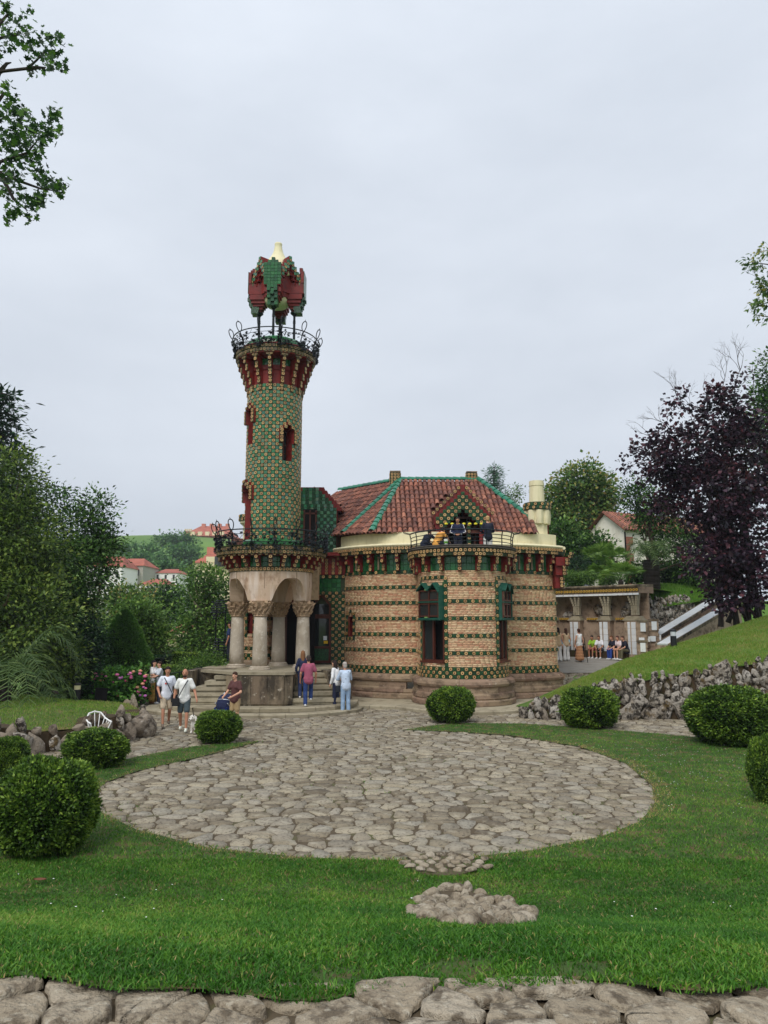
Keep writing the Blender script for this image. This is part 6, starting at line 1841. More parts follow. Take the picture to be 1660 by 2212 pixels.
far_house('low white house with red hipped roof below the meadow', 332, 384, 1238, 1256, 135, 8, m_far_white, 1.0, row(3, .55, .08, .5))
far_house('long low white house roofed in grey red tiles in the valley', 300, 352, 1262, 1290, 110, 8, m_far_white, 1.0, row(4, .6, .08, .35))
def loggia(t_, M_, w, d, h):
    b = MB(); b.box((w * .1, -d / 2 - .1, h * 1.02), (w * .7, .2, h * .28)); lg = b.obj('gable_front', m_far_cream, t_, M=M_)
    for i in range(3): b = MB(); b.lathe([(.5, 0), (.5, 1.4)], 10, (w * (.0 + i * .12), -d / 2 - .05, h * .9)); b.obj('arched_window', m_far_win, lg, M=M_)
    b = MB(); b.box((w * -.35, 0, h + 1.6), (.9, .9, 2.0)); b.obj('chimney', m_far_pink, t_, M=M_)
far_house('tall cream house with arched windows and chimney behind the porch tower', 418, 520, 1216, 1300, 100, 10, m_far_cream, 2.2, row(6, .75, .05, .12) + row(6, .45, .05, .12), extra=loggia)
def arch_door(t_, M_, w, d, h):
    b = MB(); b.lathe([(.75, 0), (.75, .3)], 16, (-w * .28, -d / 2 - .1, 0)); b.obj('gable_knob', m_far_cream, t_, M=M_)
    b = MB(); b.box((-w * .28, -d / 2 - .06, h * .32), (1.1, .14, h * .5)); q = b.obj('arched_door', m_far_win, t_, M=M_)
    b = MB(); b.box((0, -d / 2 - .12, h * .66), (w * 1.02, .3, .22)); b.obj('cornice', m_far_cream, t_, M=M_)
    b = MB(); b.box((0, -d / 2 - .12, h * .96), (w * 1.04, .4, .3)); b.obj('cornice', m_far_cream, t_, M=M_)
far_house('cream chapel like villa with cornices and red roof in the valley', 358, 412, 1368, 1442, 62, 6, m_far_cream, .8, [(.45, .82, .07, .12), (.7, .84, .09, .18), (.9, .8, .08, .3)], extra=arch_door)
def battlement(t_, M_, w, d, h):
    b = MB(); b.box((-w * .42, -1, h + 1.2), (w * .16, d * .7, h * 1.0)); tw = b.obj('tower', m_far_pink, t_, M=M_)
    for i in range(4): b = MB(); b.box((-w * .42 + (i - 1.5) * w * .04, -d * .36 - 1, h * 1.5 + 1.6), (w * .02, 1, 1.0)); b.obj('merlon', m_far_cream, tw, M=M_)
    for i in range(4): b = MB(); b.box((-w * .2 + i * w * .17, -1, h + 5.2), (1.5, 1.5, 2.2)); b.obj('chimney', m_far_pink, t_, M=M_)
    for i in range(5): b = MB(); b.box((-w * .3 + i * w * .15, -d / 2 + .6, h + 1.0), (1.6, 1.6, 1.6)); b.obj('roof_dormer', m_far_cream, t_, M=M_)
    b = MB(); b.box((w * .45, -d / 2 - 12, -5.0), (w * .9, 2, 5)); b.obj('terrace_wall', m_far_stone, t_, M=M_)
far_house('large pink brick palace with red roofs on the hilltop', 395, 500, 1158, 1169, 300, 22, m_far_pink, 5.5, row(12, .5, .03, .45), extra=battlement)

# ---------------------------------------------------------------- thin summer haze
hz = MB(); hz.box((0, 1070, 38), (3300, 2900, 96)); hzo = hz.obj('haze', [])
m_hz = bpy.data.materials.new('haze_air'); m_hz.use_nodes = True; nt_ = m_hz.node_tree; nt_.nodes.clear()
ho = nt_.nodes.new('ShaderNodeOutputMaterial'); hv_ = nt_.nodes.new('ShaderNodeVolumePrincipled'); hv_.inputs['Color'].default_value = (.86, .91, 1.0, 1); hv_.inputs['Density'].default_value = .00035; hv_.inputs['Anisotropy'].default_value = .2
nt_.links.new(hv_.outputs['Volume'], ho.inputs['Volume']); hzo.data.materials.append(m_hz); tag(hzo, 'thin pale haze in the air over the valley', 'haze', kind='stuff')
# ================================================================ trees and plants
def leaf_mat(name, cols, leaf=.3, rough=.5): return mat(name, cols, rough, leaf=leaf, tint_only=True, spec=.3)
ml_olive = leaf_mat('leaf_olive', [S(38, 56, 25), S(64, 87, 33), S(94, 120, 48), S(133, 153, 66), S(156, 168, 84)])
ml_green = leaf_mat('leaf_mid_green', [S(26, 46, 20), S(44, 76, 30), S(68, 106, 42), S(100, 138, 58), S(132, 164, 78)])
ml_dark = leaf_mat('leaf_dark_green', [S(17, 35, 23), S(30, 58, 35), S(46, 79, 46), S(66, 102, 53)])
ml_yew = leaf_mat('leaf_yew', [S(48, 80, 36), S(70, 112, 48), S(96, 140, 60), S(136, 176, 80)])
ml_light = leaf_mat('leaf_light_green', [S(50, 78, 32), S(80, 116, 48), S(112, 146, 62), S(150, 178, 88)])
ml_rust = leaf_mat('leaf_rusty_green', [S(46, 76, 38), S(81, 117, 56), S(117, 145, 69), S(161, 156, 84), S(199, 158, 97)])
ml_purple = leaf_mat('leaf_purple', [S(28, 23, 33), S(46, 33, 46), S(69, 46, 61), S(102, 58, 64), S(81, 76, 94)], .18, .38)
ml_box = leaf_mat('leaf_boxwood', [S(30, 52, 18), S(56, 86, 28), S(92, 124, 40), S(136, 164, 60), S(170, 190, 84)], .22)
ml_maple = leaf_mat('leaf_maple', [S(24, 48, 20), S(42, 74, 28), S(66, 104, 38), S(106, 142, 54)], .4)
ml_hyd = leaf_mat('leaf_hydrangea', [S(35, 71, 28), S(64, 110, 40), S(99, 151, 58), S(133, 179, 76)])
ml_palm = leaf_mat('leaf_palm', [S(40, 62, 32), S(64, 90, 46), S(98, 122, 66), S(140, 156, 92)])
ml_hill = leaf_mat('leaf_far_hill', [S(56, 94, 58), S(79, 117, 69), S(104, 143, 79), S(133, 166, 97)])
m_bark = mat('bark_brown', [S(92, 78, 62)], .95, stain=(6, A(S(52, 44, 36), .8), .45, .7, (1, 1, .3)), bump=(18, .7))
m_bark_pale = mat('bark_pale', [S(150, 138, 118)], .95, stain=(8, A(S(92, 82, 68), .8), .45, .7), bump=(22, .5))
m_bark_dark = mat('bark_dark', [S(58, 50, 46)], .95, bump=(18, .6))

def unit(v): return v / (np.linalg.norm(v, axis=-1, keepdims=True) + 1e-9)
def leaf_quads(P, axis, nrm, ln, wd, fold=.25):
    """folded diamond leaves: P base points, axis along the leaf, nrm its upper side"""
    side = unit(np.cross(axis, nrm)); nrm = unit(np.cross(side, axis)); n = len(P)
    L, Wd = ln[:, None], wd[:, None]
    mid = P + axis * L * .45
    V = np.stack([P, mid - side * Wd + nrm * Wd * fold, P + axis * L, mid + side * Wd + nrm * Wd * fold], 1).reshape(-1, 3)
    k = np.arange(n)[:, None] * 4
    F = np.concatenate([k + [0, 3, 2], k + [0, 2, 1]], 1).reshape(-1, 3)
    return V, F
def clump_leaves(Cn, out, per, cr, size, aspect=.3, droop=.2, tint0=None, flat=.7, rng=RNG):
    """leaves scattered round clump centres Cn; out = outward direction of each clump"""
    n = len(Cn) * per; idx = np.repeat(np.arange(len(Cn)), per)
    off = rng.normal(0, 1, (n, 3)) * np.array([1, 1, flat]) * cr * .5
    P = Cn[idx] + off
    ax = unit(out[idx] * .6 + unit(off) * .7 + rng.normal(0, .55, (n, 3)) + np.array([0, 0, -droop]))
    nr = unit(rng.normal(0, .55, (n, 3)) + np.array([0, 0, 1.0]) + out[idx] * .35)
    ln = size * rng.uniform(.65, 1.3, n); wd = ln * aspect * rng.uniform(.8, 1.2, n)
    V, F = leaf_quads(P, ax, nr, ln, wd)
    ct = (rng.uniform(.0, .68, len(Cn)) if tint0 is None else tint0)
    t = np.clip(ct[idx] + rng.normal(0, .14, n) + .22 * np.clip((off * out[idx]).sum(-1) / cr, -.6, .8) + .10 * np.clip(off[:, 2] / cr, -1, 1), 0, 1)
    return V, F, np.repeat(t, 2)
def blob_centres(blobs, n, shell=.5, rng=RNG):
    """clump centres spread through ellipsoid blobs (centre, radii), biased to the outside"""
    vol = np.array([b[1][0] * b[1][1] * b[1][2] for b in blobs]) ** .75; pick = rng.choice(len(blobs), n, p=vol / vol.sum())
    d = unit(rng.normal(size=(n, 3))); r = rng.uniform(shell, 1.0, n) ** .6
    Cb = np.array([tuple(b[0]) for b in blobs]); Rb = np.array([b[1] for b in blobs])
    lump = 1 + .16 * noise3(d * 2.2 + pick[:, None] * 3.1, 1.6, 2)
    return Cb[pick] + d * Rb[pick] * (r * lump)[:, None], d
def limbs(root, base, targets, r0, m, trunk_top=None, seed=0, name='trunk', wob=.06):
    rg = random.Random(seed); mb = MB(); top = Vector(trunk_top) if trunk_top is not None else Vector(base).lerp(Vector(targets[0]), .5)
    P = []; base = Vector(base)
    for i in range(7):
        f = i / 6; P.append(base.lerp(top, f) + Vector((rg.uniform(-1, 1), rg.uniform(-1, 1), 0)) * wob * (top - base).length * (0 if i == 0 else .4))
    mb.tube(P, [r0 * (1.25 if i == 0 else 1 - .10 * i) for i in range(7)], 9)
    for t in targets:
        t = Vector(t); s = P[rg.randrange(3, 7)]; L = (t - s).length
        m1 = s.lerp(t, .35) + Vector((rg.uniform(-1, 1), rg.uniform(-1, 1), rg.uniform(.0, 1))) * L * .12
        m2 = s.lerp(t, .7) + Vector((rg.uniform(-1, 1), rg.uniform(-1, 1), rg.uniform(-.3, .8))) * L * .08
        rr = r0 * rg.uniform(.28, .45)
        mb.tube([s, m1, m2, t], [rr, rr * .7, rr * .42, rr * .12], 6, cap=False)
    return mb.obj(name, m, root)
def tree(name, label, base, blobs, ncl, per, cr, size, ml, r0, mb_=None, aspect=.3, shell=.45, droop=.2, nlimb=14, group=None, trunk_top=None, seed=0, cat='tree', flat=.7):
    rng = np.random.default_rng(100 + seed)
    root = thing(name, label, cat, base, 0, group)
    Cn, out = blob_centres(blobs, ncl, shell, rng)
    ctr = np.mean([tuple(b[0]) for b in blobs], 0)
    V, F, t = clump_leaves(Cn, out, per, cr, size, aspect, droop, flat=flat, rng=rng)
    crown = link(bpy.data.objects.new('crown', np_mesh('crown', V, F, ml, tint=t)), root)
    if trunk_top is None: trunk_top = Vector((base[0] + (ctr[0] - base[0]) * .4, base[1] + (ctr[1] - base[1]) * .4, base[2] + (ctr[2] - base[2]) * .75))
    sel = rng.choice(len(Cn), min(nlimb, len(Cn)), replace=False)
    limbs(root, base, [tuple(Cn[i]) for i in sel], r0, mb_ or m_bark, trunk_top, seed)
    return root
def B(px, py, Y, rx, ry, rd=None):
    """crown blob from survey pixels: centre, half sizes (depth half size in metres)"""
    k = Y / FPX; return (at(px, py, Y), (rx * k, rd if rd else (rx + ry) / 2 * k, ry * k))
def foot(px, Y): q = at(px, 1300, Y); return Vector((q.x, Y, float(terrain(q.x, Y))))

# ---- left wood
tree('broadleaf_tree', 'large olive green evergreen tree at the left edge', foot(-60, 27), [B(10, 1050, 27, 80, 85), B(50, 1170, 27, 95, 100), B(-20, 1260, 27, 120, 130), B(60, 1340, 26, 95, 110), B(30, 1440, 26, 90, 70), B(100, 1420, 27, 70, 70)], 1100, 24, .55, .17, ml_olive, .35, seed=1, aspect=.24)
tree('broadleaf_tree', 'bushy green evergreen tree with feathery top left of the yew', foot(150, 33), [B(165, 1150, 33, 70, 70), B(205, 1105, 33, 38, 48), B(110, 1090, 33, 45, 55), B(200, 1200, 33, 56, 70), B(140, 1240, 32, 95, 85), B(120, 1330, 32, 92, 90), B(100, 1430, 32, 70, 70), B(60, 1250, 34, 80, 120), B(222, 1170, 33, 34, 48)], 1150, 24, .6, .19, ml_green, .35, seed=2, aspect=.22)
tree('broadleaf_tree', 'dark ivy clad shrub tree behind the bollard lamp', foot(180, 29.5), [B(175, 1440, 29.5, 40, 65), B(150, 1480, 29, 55, 40), B(185, 1400, 30.5, 32, 60)], 420, 22, .4, .12, ml_dark, .14, seed=3, aspect=.4)
# ---- dark conifer behind
def conifer(name, label, base, top, rad, tiers, ml, size, per, seed, start=.1, group=None, droop=.25, aspect=.12, cr=.5, pw=.9):
    rng = np.random.default_rng(seed); root = thing(name, label, 'tree', base, 0, group); base, top = Vector(base), Vector(top)
    Cn, Out = [], []; mb = MB(); mb.tube([base, base.lerp(top, .5), top], [rad * .09, rad * .05, .02], 7)
    for i in range(tiers):
        f = start + (1 - start) * (i + rng.uniform(-.3, .3)) / tiers; f = min(max(f, start), .995); r_ = rad * (1 - f) ** pw * rng.uniform(.8, 1.1) + .12; c = base.lerp(top, f)
        nb = max(4, int(9 * (1 - f) + 4))
        for b in range(nb):
            a = 2 * PI * (b + rng.uniform(-.3, .3)) / nb + i * 1.3; d = np.array([math.cos(a), math.sin(a), 0]); L = r_ * rng.uniform(.75, 1.12)
            tip = np.array(c) + d * L + np.array([0, 0, -L * droop + .12 * L]); 
            mb.tube([c, Vector(np.array(c) * .5 + tip * .5) + Vector((0, 0, .1 * L)), Vector(tip)], [.035 * rad / 2, .02 * rad / 2, .008], 4, cap=False)
            k = max(2, int(L / (cr * .6)))
            for q in range(k):
                g = (q + .7) / k; p = np.array(c) * (1 - g) + tip * g; p[2] += .1 * L * math.sin(g * 3.1); Cn.append(p); Out.append(d)
    V, F, t = clump_leaves(np.array(Cn), np.array(Out), per, cr, size, aspect, .15, flat=.35, rng=rng)
    link(bpy.data.objects.new('crown', np_mesh('crown', V, F, ml, tint=t * .8)), root); mb.obj('trunk', m_bark_dark, root); return root
conifer('conifer_tree', 'tall dark conifer rising behind the left wood', foot(-10, 46), at(0, 835, 46), 4.2, 46, ml_dark, .5, 14, 11, start=.15, cr=.9, aspect=.16, pw=.6)
conifer('conifer_tree', 'pale green cedar tip showing above the house roof', foot(1068, 50), at(1068, 1006, 50), 3.0, 40, leaf_mat('leaf_cedar', [S(70, 104, 84), S(92, 128, 102), S(120, 150, 120)]), .28, 12, 12, start=.45, cr=.5, droop=.1, aspect=.1, pw=.85)

# ---- clipped cone of yew
def yew():
    base = foot(272, 36); base.z = at(272, 1462, 36).z; apex = at(272, 1318, 36); root = thing('clipped_yew', 'clipped dark green cone of yew behind the hydrangeas', 'topiary', base)
    n = 26000; f = RNG.uniform(0, 1, n) ** 1.25; H = apex.z - base.z; a = RNG.uniform(0, 2 * PI, n); Rm = 1.62
    P3 = np.stack([np.cos(a) * 3, np.sin(a) * 3, f * 9], -1); r_ = (Rm * (1 - f) ** .74 + .03) * (1 + .05 * noise3(P3, 1.3, 4)) * (1 - .12 * RNG.uniform(0, 1, n) ** 2)
    d = np.stack([np.cos(a), np.sin(a), np.full(n, .45)], -1)
    P = np.stack([base.x + r_ * np.cos(a), base.y + r_ * np.sin(a), base.z + f * H], -1)
    ax = unit(d + RNG.normal(0, .5, (n, 3))); V, F = leaf_quads(P, ax, unit(d + RNG.normal(0, .6, (n, 3))), RNG.uniform(.07, .15, n), RNG.uniform(.02, .035, n))
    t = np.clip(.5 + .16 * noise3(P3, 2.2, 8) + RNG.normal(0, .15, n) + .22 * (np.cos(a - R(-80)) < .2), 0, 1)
    link(bpy.data.objects.new('foliage', np_mesh('foliage', V, F, ml_yew, tint=np.repeat(t, 2))), root)
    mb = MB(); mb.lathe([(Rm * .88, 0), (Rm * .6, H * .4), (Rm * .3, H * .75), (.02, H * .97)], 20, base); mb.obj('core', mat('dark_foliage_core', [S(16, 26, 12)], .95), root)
    mb = MB(); mb.tube([base - Vector((0, 0, .3)), base + Vector((0, 0, H * .9))], .12, 6); mb.obj('stem', m_bark_dark, root)
yew()

# ---- valley and hillside trees
tree('broadleaf_tree', 'bright light green tree right of the yew cone', foot(318, 42), [B(305, 1360, 42, 50, 60), B(330, 1400, 42, 34, 48), B(290, 1330, 42, 42, 40)], 380, 22, .7, .2, ml_light, .2, seed=5)
tree('broadleaf_tree', 'yellow green feathery tree above the yew cone', foot(268, 46), [B(265, 1302, 46, 45, 36), B(240, 1325, 46, 45, 40), B(295, 1300, 46, 28, 28)], 300, 20, .7, .2, ml_rust, .2, seed=6)
tree('broadleaf_tree', 'mid green round tree in the valley before the white houses', foot(355, 75), [B(360, 1290, 75, 50, 28), B(378, 1315, 75, 40, 40), B(340, 1325, 75, 38, 45)], 330, 20, 1.0, .32, ml_green, .3, seed=7)
tree('broadleaf_tree', 'airy pale green tree with bare branches left of the porch', foot(455, 47), [B(440, 1255, 47, 42, 34), B(475, 1290, 47, 36, 50), B(430, 1320, 47, 40, 40), B(460, 1390, 46, 48, 50), B(410, 1370, 46, 30, 30)], 430, 20, .75, .22, ml_light, .22, m_bark_pale, seed=8, nlimb=24)
tree('broadleaf_tree', 'dark green tree shading the cream valley villa', foot(440, 52), [B(430, 1400, 52, 42, 36), B(470, 1350, 52, 38, 55), B(445, 1430, 50, 50, 24)], 330, 20, .8, .24, ml_green, .22, seed=9)
bt = thing('bare_tree', 'leafless twiggy tree in the valley beside the cream villa', 'tree', foot(375, 60)); mb = MB(); rg = random.Random(4)
def twigs(mb, p, d, L, r_, dep, rg, spread=.55, up=.1):
    q = p + d * L; mid = p.lerp(q, .5) + Vector((rg.uniform(-1, 1), rg.uniform(-1, 1), rg.uniform(-1, 1))) * L * .08
    mb.tube([p, mid, q], [r_, r_ * .8, r_ * .6], 4, cap=False)
    if dep == 0: return
    for k in range(rg.choice((2, 2, 3))):
        nd = (d + Vector((rg.gauss(0, spread), rg.gauss(0, spread), rg.gauss(0, spread) + up))).normalized(); twigs(mb, q if k else mid.lerp(q, .6), nd, L * rg.uniform(.6, .85), r_ * .6, dep - 1, rg, spread, up)
b0 = foot(375, 60)
for px, py in ((350, 1345), (375, 1330), (395, 1335)): twigs(mb, Vector((b0.x, b0.y, b0.z + 2)), (at(px, py, 60) - b0).normalized(), 1.6, .07, 5, rg, .5)
mb.tube([b0, b0 + Vector((0, 0, 2.1))], [.16, .1], 6); mb.obj('branches', m_bark_pale, bt)
HILL = [('wide spreading dark tree on the meadow below the palace', 392, 1212, 210, 46, 48, 40, 1215), ('rounded tree clump left on the meadow skyline', 290, 1190, 230, 30, 18, 20, 1200), ('bushy tree on the slope beside the big left tree', 300, 1220, 190, 34, 30, 22, 1230),
        ('small round tree on the meadow above the white house', 342, 1212, 200, 12, 12, 10, 1222), ('tree at the foot of the palace terrace', 380, 1165, 260, 45, 12, 14, 1180), ('dark tree clump on the slope behind the white house', 360, 1230, 170, 24, 14, 16, 1240), ('low tree on the meadow edge beyond the grey stone house', 325, 1196, 215, 16, 16, 14, 1205)]
for i, (lab, px, py, Y_, rx, ry, rd, pb) in enumerate(HILL):
    b_ = at(px, pb, Y_); b_.z = float(terrain(b_.x, Y_)); 
    tree('hill_tree', lab, b_, [B(px, py, Y_, rx, ry * .75), B(px - rx * .4, py + ry * .3, Y_, rx * .6, ry * .6), B(px + rx * .4, py + ry * .35, Y_, rx * .6, ry * .55), B(px, py + ry * .5, Y_, rx * .7, ry * .5)], int(60 + rx * ry * .16), 14, 2.2, .9, ml_hill, .5, seed=20 + i, nlimb=6, group='trees on the far meadow', aspect=.35, shell=.3)

# ---- hedges and shrubs by the porch
def hedge(label, c, sx, sy, sz, n, ml, size, seed, rz=0.0):
    rng = np.random.default_rng(seed); root = thing('hedge', label, 'hedge', c, rz); M_ = WM[root]
    ar = np.array([sy * sz, sy * sz, sx * sz, sx * sz, sx * sy]); fc = rng.choice(5, n, p=ar / ar.sum()); u, v = rng.uniform(-.5, .5, n), rng.uniform(-.5, .5, n)
    N5 = np.array([(-1, 0, 0), (1, 0, 0), (0, -1, 0), (0, 1, 0), (0, 0, 1)], float)[fc]
    P = np.zeros((n, 3)); P[:, 0] = np.where(fc == 0, -.5, np.where(fc == 1, .5, u)) * sx; P[:, 1] = np.where(fc == 2, -.5, np.where(fc == 3, .5, np.where(fc < 2, u, v))) * sy
    P[:, 2] = np.where(fc == 4, 1.0, v + .5) * sz
    P += N5 * (noise3(P, 3.0, seed) * .05)[:, None] - N5 * rng.uniform(0, .07, n)[:, None]
    V, F = leaf_quads(P, unit(N5 + rng.normal(0, .6, (n, 3))), unit(N5 + rng.normal(0, .5, (n, 3)) + [0, 0, .4]), rng.uniform(.6, 1.3, n) * size, rng.uniform(.25, .4, n) * size)
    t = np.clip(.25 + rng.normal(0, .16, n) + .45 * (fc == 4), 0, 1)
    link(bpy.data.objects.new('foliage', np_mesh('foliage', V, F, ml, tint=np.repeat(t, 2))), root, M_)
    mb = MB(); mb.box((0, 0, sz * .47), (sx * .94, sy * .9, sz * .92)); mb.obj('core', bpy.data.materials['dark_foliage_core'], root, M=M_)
p = at(400, 1440, 36); hedge('clipped square hedge block left of the porch', p, 1.0, .9, at(400, 1410, 36).z - p.z, 5000, ml_box, .08, 31)
p = at(484, 1424, 36); hedge('small clipped hedge block beside the left porch column', p, .9, .8, at(484, 1398, 36).z - p.z, 3000, ml_box, .08, 32)
p = at(395, 1470, 33); hedge('long low clipped hedge behind the couple on the path', p, 3.2, .7, at(395, 1440, 33).z - p.z, 7000, ml_box, .08, 33)
p = at(240, 1470, 38); hedge('dark clipped hedge behind the yew cone', Vector((p.x, 38, 0)), 6.0, 1.0, 1.5, 7000, ml_dark, .1, 34)
tree('shrub', 'feathery bright green shrubs beside the porch steps', gp(440, 1490), [B(445, 1440, 31, 45, 20), B(420, 1465, 31, 36, 22), B(475, 1430, 31.5, 36, 18), B(405, 1450, 31.5, 30, 25)], 330, 26, .35, .12, ml_light, .04, seed=41, cat='shrub', nlimb=20, aspect=.14)
# ---- hydrangea bed
hr = thing('hydrangea_bush', 'wide hydrangea bush with pink flower heads by the path', 'shrub', gp(258, 1516)); rng = np.random.default_rng(51)
bl = [B(232, 1488, 29.2, 38, 32), B(262, 1482, 29.4, 36, 36), B(295, 1478, 29.8, 26, 36), B(250, 1500, 28.9, 48, 22), B(212, 1480, 29.4, 20, 24)]
Cn, out = blob_centres(bl, 330, .6, rng); V, F, t = clump_leaves(Cn, out, 14, .3, .15, .38, .3, rng=rng)
link(bpy.data.objects.new('foliage', np_mesh('foliage', V, F, ml_hyd, tint=t)), hr); limbs(hr, gp(258, 1512), [tuple(Cn[i]) for i in range(16)], .03, m_bark, gp(258, 1505), 3, 'stems')
m_pink = [mat('petal_pink', [S(222, 110, 160), S(232, 130, 176)], .7), mat('petal_magenta', [S(214, 84, 130)], .7), mat('petal_salmon', [S(226, 160, 130)], .7), mat('petal_mauve', [S(206, 120, 196)], .7)]
hv, hf = ICO2; heads = [np_mesh('flower_head', hv * (1 + .16 * noise3(hv, 7, i))[:, None] * np.array([1, 1, .72]), hf, m_pink[i]) for i in range(4)]
zf = [(376, 858), (395, 900), (490, 855), (345, 945), (335, 992), (735, 875), (775, 935), (810, 922), (888, 975), (930, 872), (970, 900), (968, 925), (1010, 820), (1125, 810), (1120, 855), (1205, 900), (1220, 880), (1200, 975), (655, 1090), (645, 1005), (692, 997), (740, 1138), (560, 1140), (610, 1150), (330, 1185), (570, 1215), (745, 1220), (632, 1275), (1020, 1097), (1075, 1083), (1178, 1080), (1215, 1100), (1090, 1155), (1120, 1218), (1207, 1225), (505, 975), (465, 972), (548, 902), (955, 850), (545, 1112), (340, 1048), (1165, 1025)]
for i, (a_, b_) in enumerate(zf):
    vx, vy = (280 + a_ * .2289) / 1.77, (2380 + b_ * .2289) / 1.77; p = at(vx, vy, 28.85 + .004 * abs(vx - 258)); s = random.uniform(.055, .085)
    kd = 2 if i in (12, 13, 16, 21, 26, 25, 40, 41, 29, 35, 36) else random.choice((0, 0, 1, 3))
    link(bpy.data.objects.new('flower_head', heads[kd]), hr, Matrix.Translation(p) @ Matrix.Diagonal((s, s, s, 1)))

# ---- palms
def frond(mb, base, d, L, rise, sag, nl, ll, rg, mi=0):
    """pinnate frond: arching rib with paired drooping leaflets"""
    d = Vector((d[0], d[1], 0)).normalized(); P = [base + d * (L * f) * (1 - .12 * f) + Vector((0, 0, rise * math.sin(f * 2.2) * L - sag * f * f * L)) for f in np.linspace(0, 1, 9)]
    mb.tube(P, [.022 * (1 - f * .8) for f in np.linspace(0, 1, 9)], 4, t=.4, cap=False)
    s_ = d.cross(Vector((0, 0, 1)))
    for i in range(nl):
        f = .12 + .86 * i / nl; k = f * 8; j = min(int(k), 7); p = P[j].lerp(P[j + 1], k - j); tg = (P[j + 1] - P[j]).normalized()
        l_ = ll * (1 - .55 * abs(f - .4)) * rg.uniform(.85, 1.1)
        for s in (-1, 1):
            o_ = (tg * .55 + s_ * s * .8 + Vector((0, 0, rg.uniform(-.25, .25)))).normalized(); tip = p + o_ * l_ + Vector((0, 0, -l_ * .35)); m_ = p + o_ * l_ * .5; w = tg * .014
            mb.add([p - w, m_ - w, tip, m_ + w, p + w], [(0, 1, 3, 4), (1, 2, 3)], mi, rg.uniform(.15, .85))
def palm(label, c, trunk_h, nf, L, rise, sag, seed, r0=.2, azr=(0, 6.283), bark=True, nl=26, ll=.5, group=None):
    rg = random.Random(seed); root = thing('palm', label, 'palm', c, 0, group); top = c + Vector((0, 0, trunk_h)); mb = MB()
    if trunk_h > .4:
        n = int(trunk_h / .09)
        for i in range(n): mb.lathe([(r0 * .92, 0), (r0 * (1.06 + .05 * math.sin(i * 1.7)), .08), (r0 * .9, .1)], 12, c + Vector((0, 0, i * trunk_h / n)))
    else: mb.lathe([(.16, -.1), (.2, .1), (.08, .3)], 10, c)
    mb.obj('trunk', m_bark_dark, root)
    for i in range(nf):
        a = azr[0] + (azr[1] - azr[0]) * (i + rg.random() * .7) / nf; mb = MB(); frond(mb, top, (math.cos(a), math.sin(a)), L * rg.uniform(.75, 1.1), rise * rg.uniform(.5, 1.3), sag * rg.uniform(.5, 1.2), nl, ll, rg); mb.obj('frond', ml_palm, root)
palm('large arching palm at the left edge above the rocks', at(5, 1525, 23.5), .6, 20, 2.9, .7, .8, 61, .25, nl=30, ll=.75)
palm('small palm seedling spreading over the left lawn', at(118, 1512, 25), .1, 10, .9, .4, .5, 62, .1, nl=16, ll=.3)
palm('palm with stout dark trunk on the terrace garden', at(1410, 1284, 45.5), 2.1, 24, 1.9, .75, .55, 63, .5, nl=26, ll=.5)
def fan_palm(label, c, n, L, seed, group=None):
    rg = random.Random(seed); root = thing('fan_palm', label, 'palm', c, 0, group)
    mb = MB(); mb.lathe([(.14, -.1), (.16, .2), (.08, .4)], 8, c); mb.obj('trunk', m_bark_dark, root)
    for i in range(n):
        a = 2 * PI * i / n + rg.random(); e = rg.uniform(.25, 1.2); d = Vector((math.cos(a) * math.cos(e), math.sin(a) * math.cos(e), math.sin(e))); hub = c + Vector((0, 0, .3)) + d * L * rg.uniform(.5, .9); mb = MB(); mb.tube([c + Vector((0, 0, .3)), hub], .012, 4, t=.4)
        s_ = d.cross(Vector((0, 0, 1))).normalized(); up = s_.cross(d)
        for k in range(15):
            th = (k - 7) * .2; o_ = (d * math.cos(th) + s_ * math.sin(th)).normalized(); l_ = L * .55; w = (s_ * math.cos(th) - d * math.sin(th)) * .04
            tip = hub + o_ * l_ - Vector((0, 0, l_ * .18)); m_ = hub + o_ * l_ * .55
            mb.add([hub, m_ - w, tip, m_ + w], [(0, 1, 2, 3)], 0, rg.uniform(.3, .95))
        mb.obj('fan_leaf', ml_light, root)
for i, (px, py, Y_, n, L, lab) in enumerate(((1342, 1266, 41.5, 26, 1.15, 'broad fan palm on the terrace nearest the palm trunk'), (1300, 1262, 44.5, 20, 1.0, 'fan palm on the terrace behind the middle of the exedra'), (1300, 1232, 49, 22, 1.5, 'taller fan palm at the back of the terrace'), (1332, 1225, 48, 12, 1.1, 'upright fan palm below the farmhouse window'))):
    fan_palm(lab, at(px, py, Y_), n, L, 70 + i)
for i, (px, py, Y_, rx, ry, lab) in enumerate(((1230, 1250, 44, 18, 13, 'rounded yellow green bush behind the left end of the exedra'), (1262, 1252, 44, 18, 12, 'rounded yellow green bush behind the second pier of the exedra'), (1315, 1250, 43.5, 20, 13, 'spreading yellow green bush beside the fan palms'), (1250, 1222, 47, 40, 22, 'dark low shrub between the house and the fan palms'))):
    tree('shrub', lab, at(px, py + ry, Y_), [B(px, py, Y_, rx, ry)], 110, 22, .3, .13, (ml_light, ml_light, ml_light, ml_dark)[i], .03, seed=80 + i, cat='shrub', nlimb=8, aspect=.16)
tree('shrub', 'leafy green shrubs along the top of the upper bank', at(1470, 1262, 50), [B(1440, 1240, 50, 30, 22), B(1480, 1240, 51, 34, 28), B(1380, 1240, 49, 28, 20)], 300, 18, .5, .2, ml_green, .05, seed=86, cat='shrub', nlimb=8, aspect=.35)
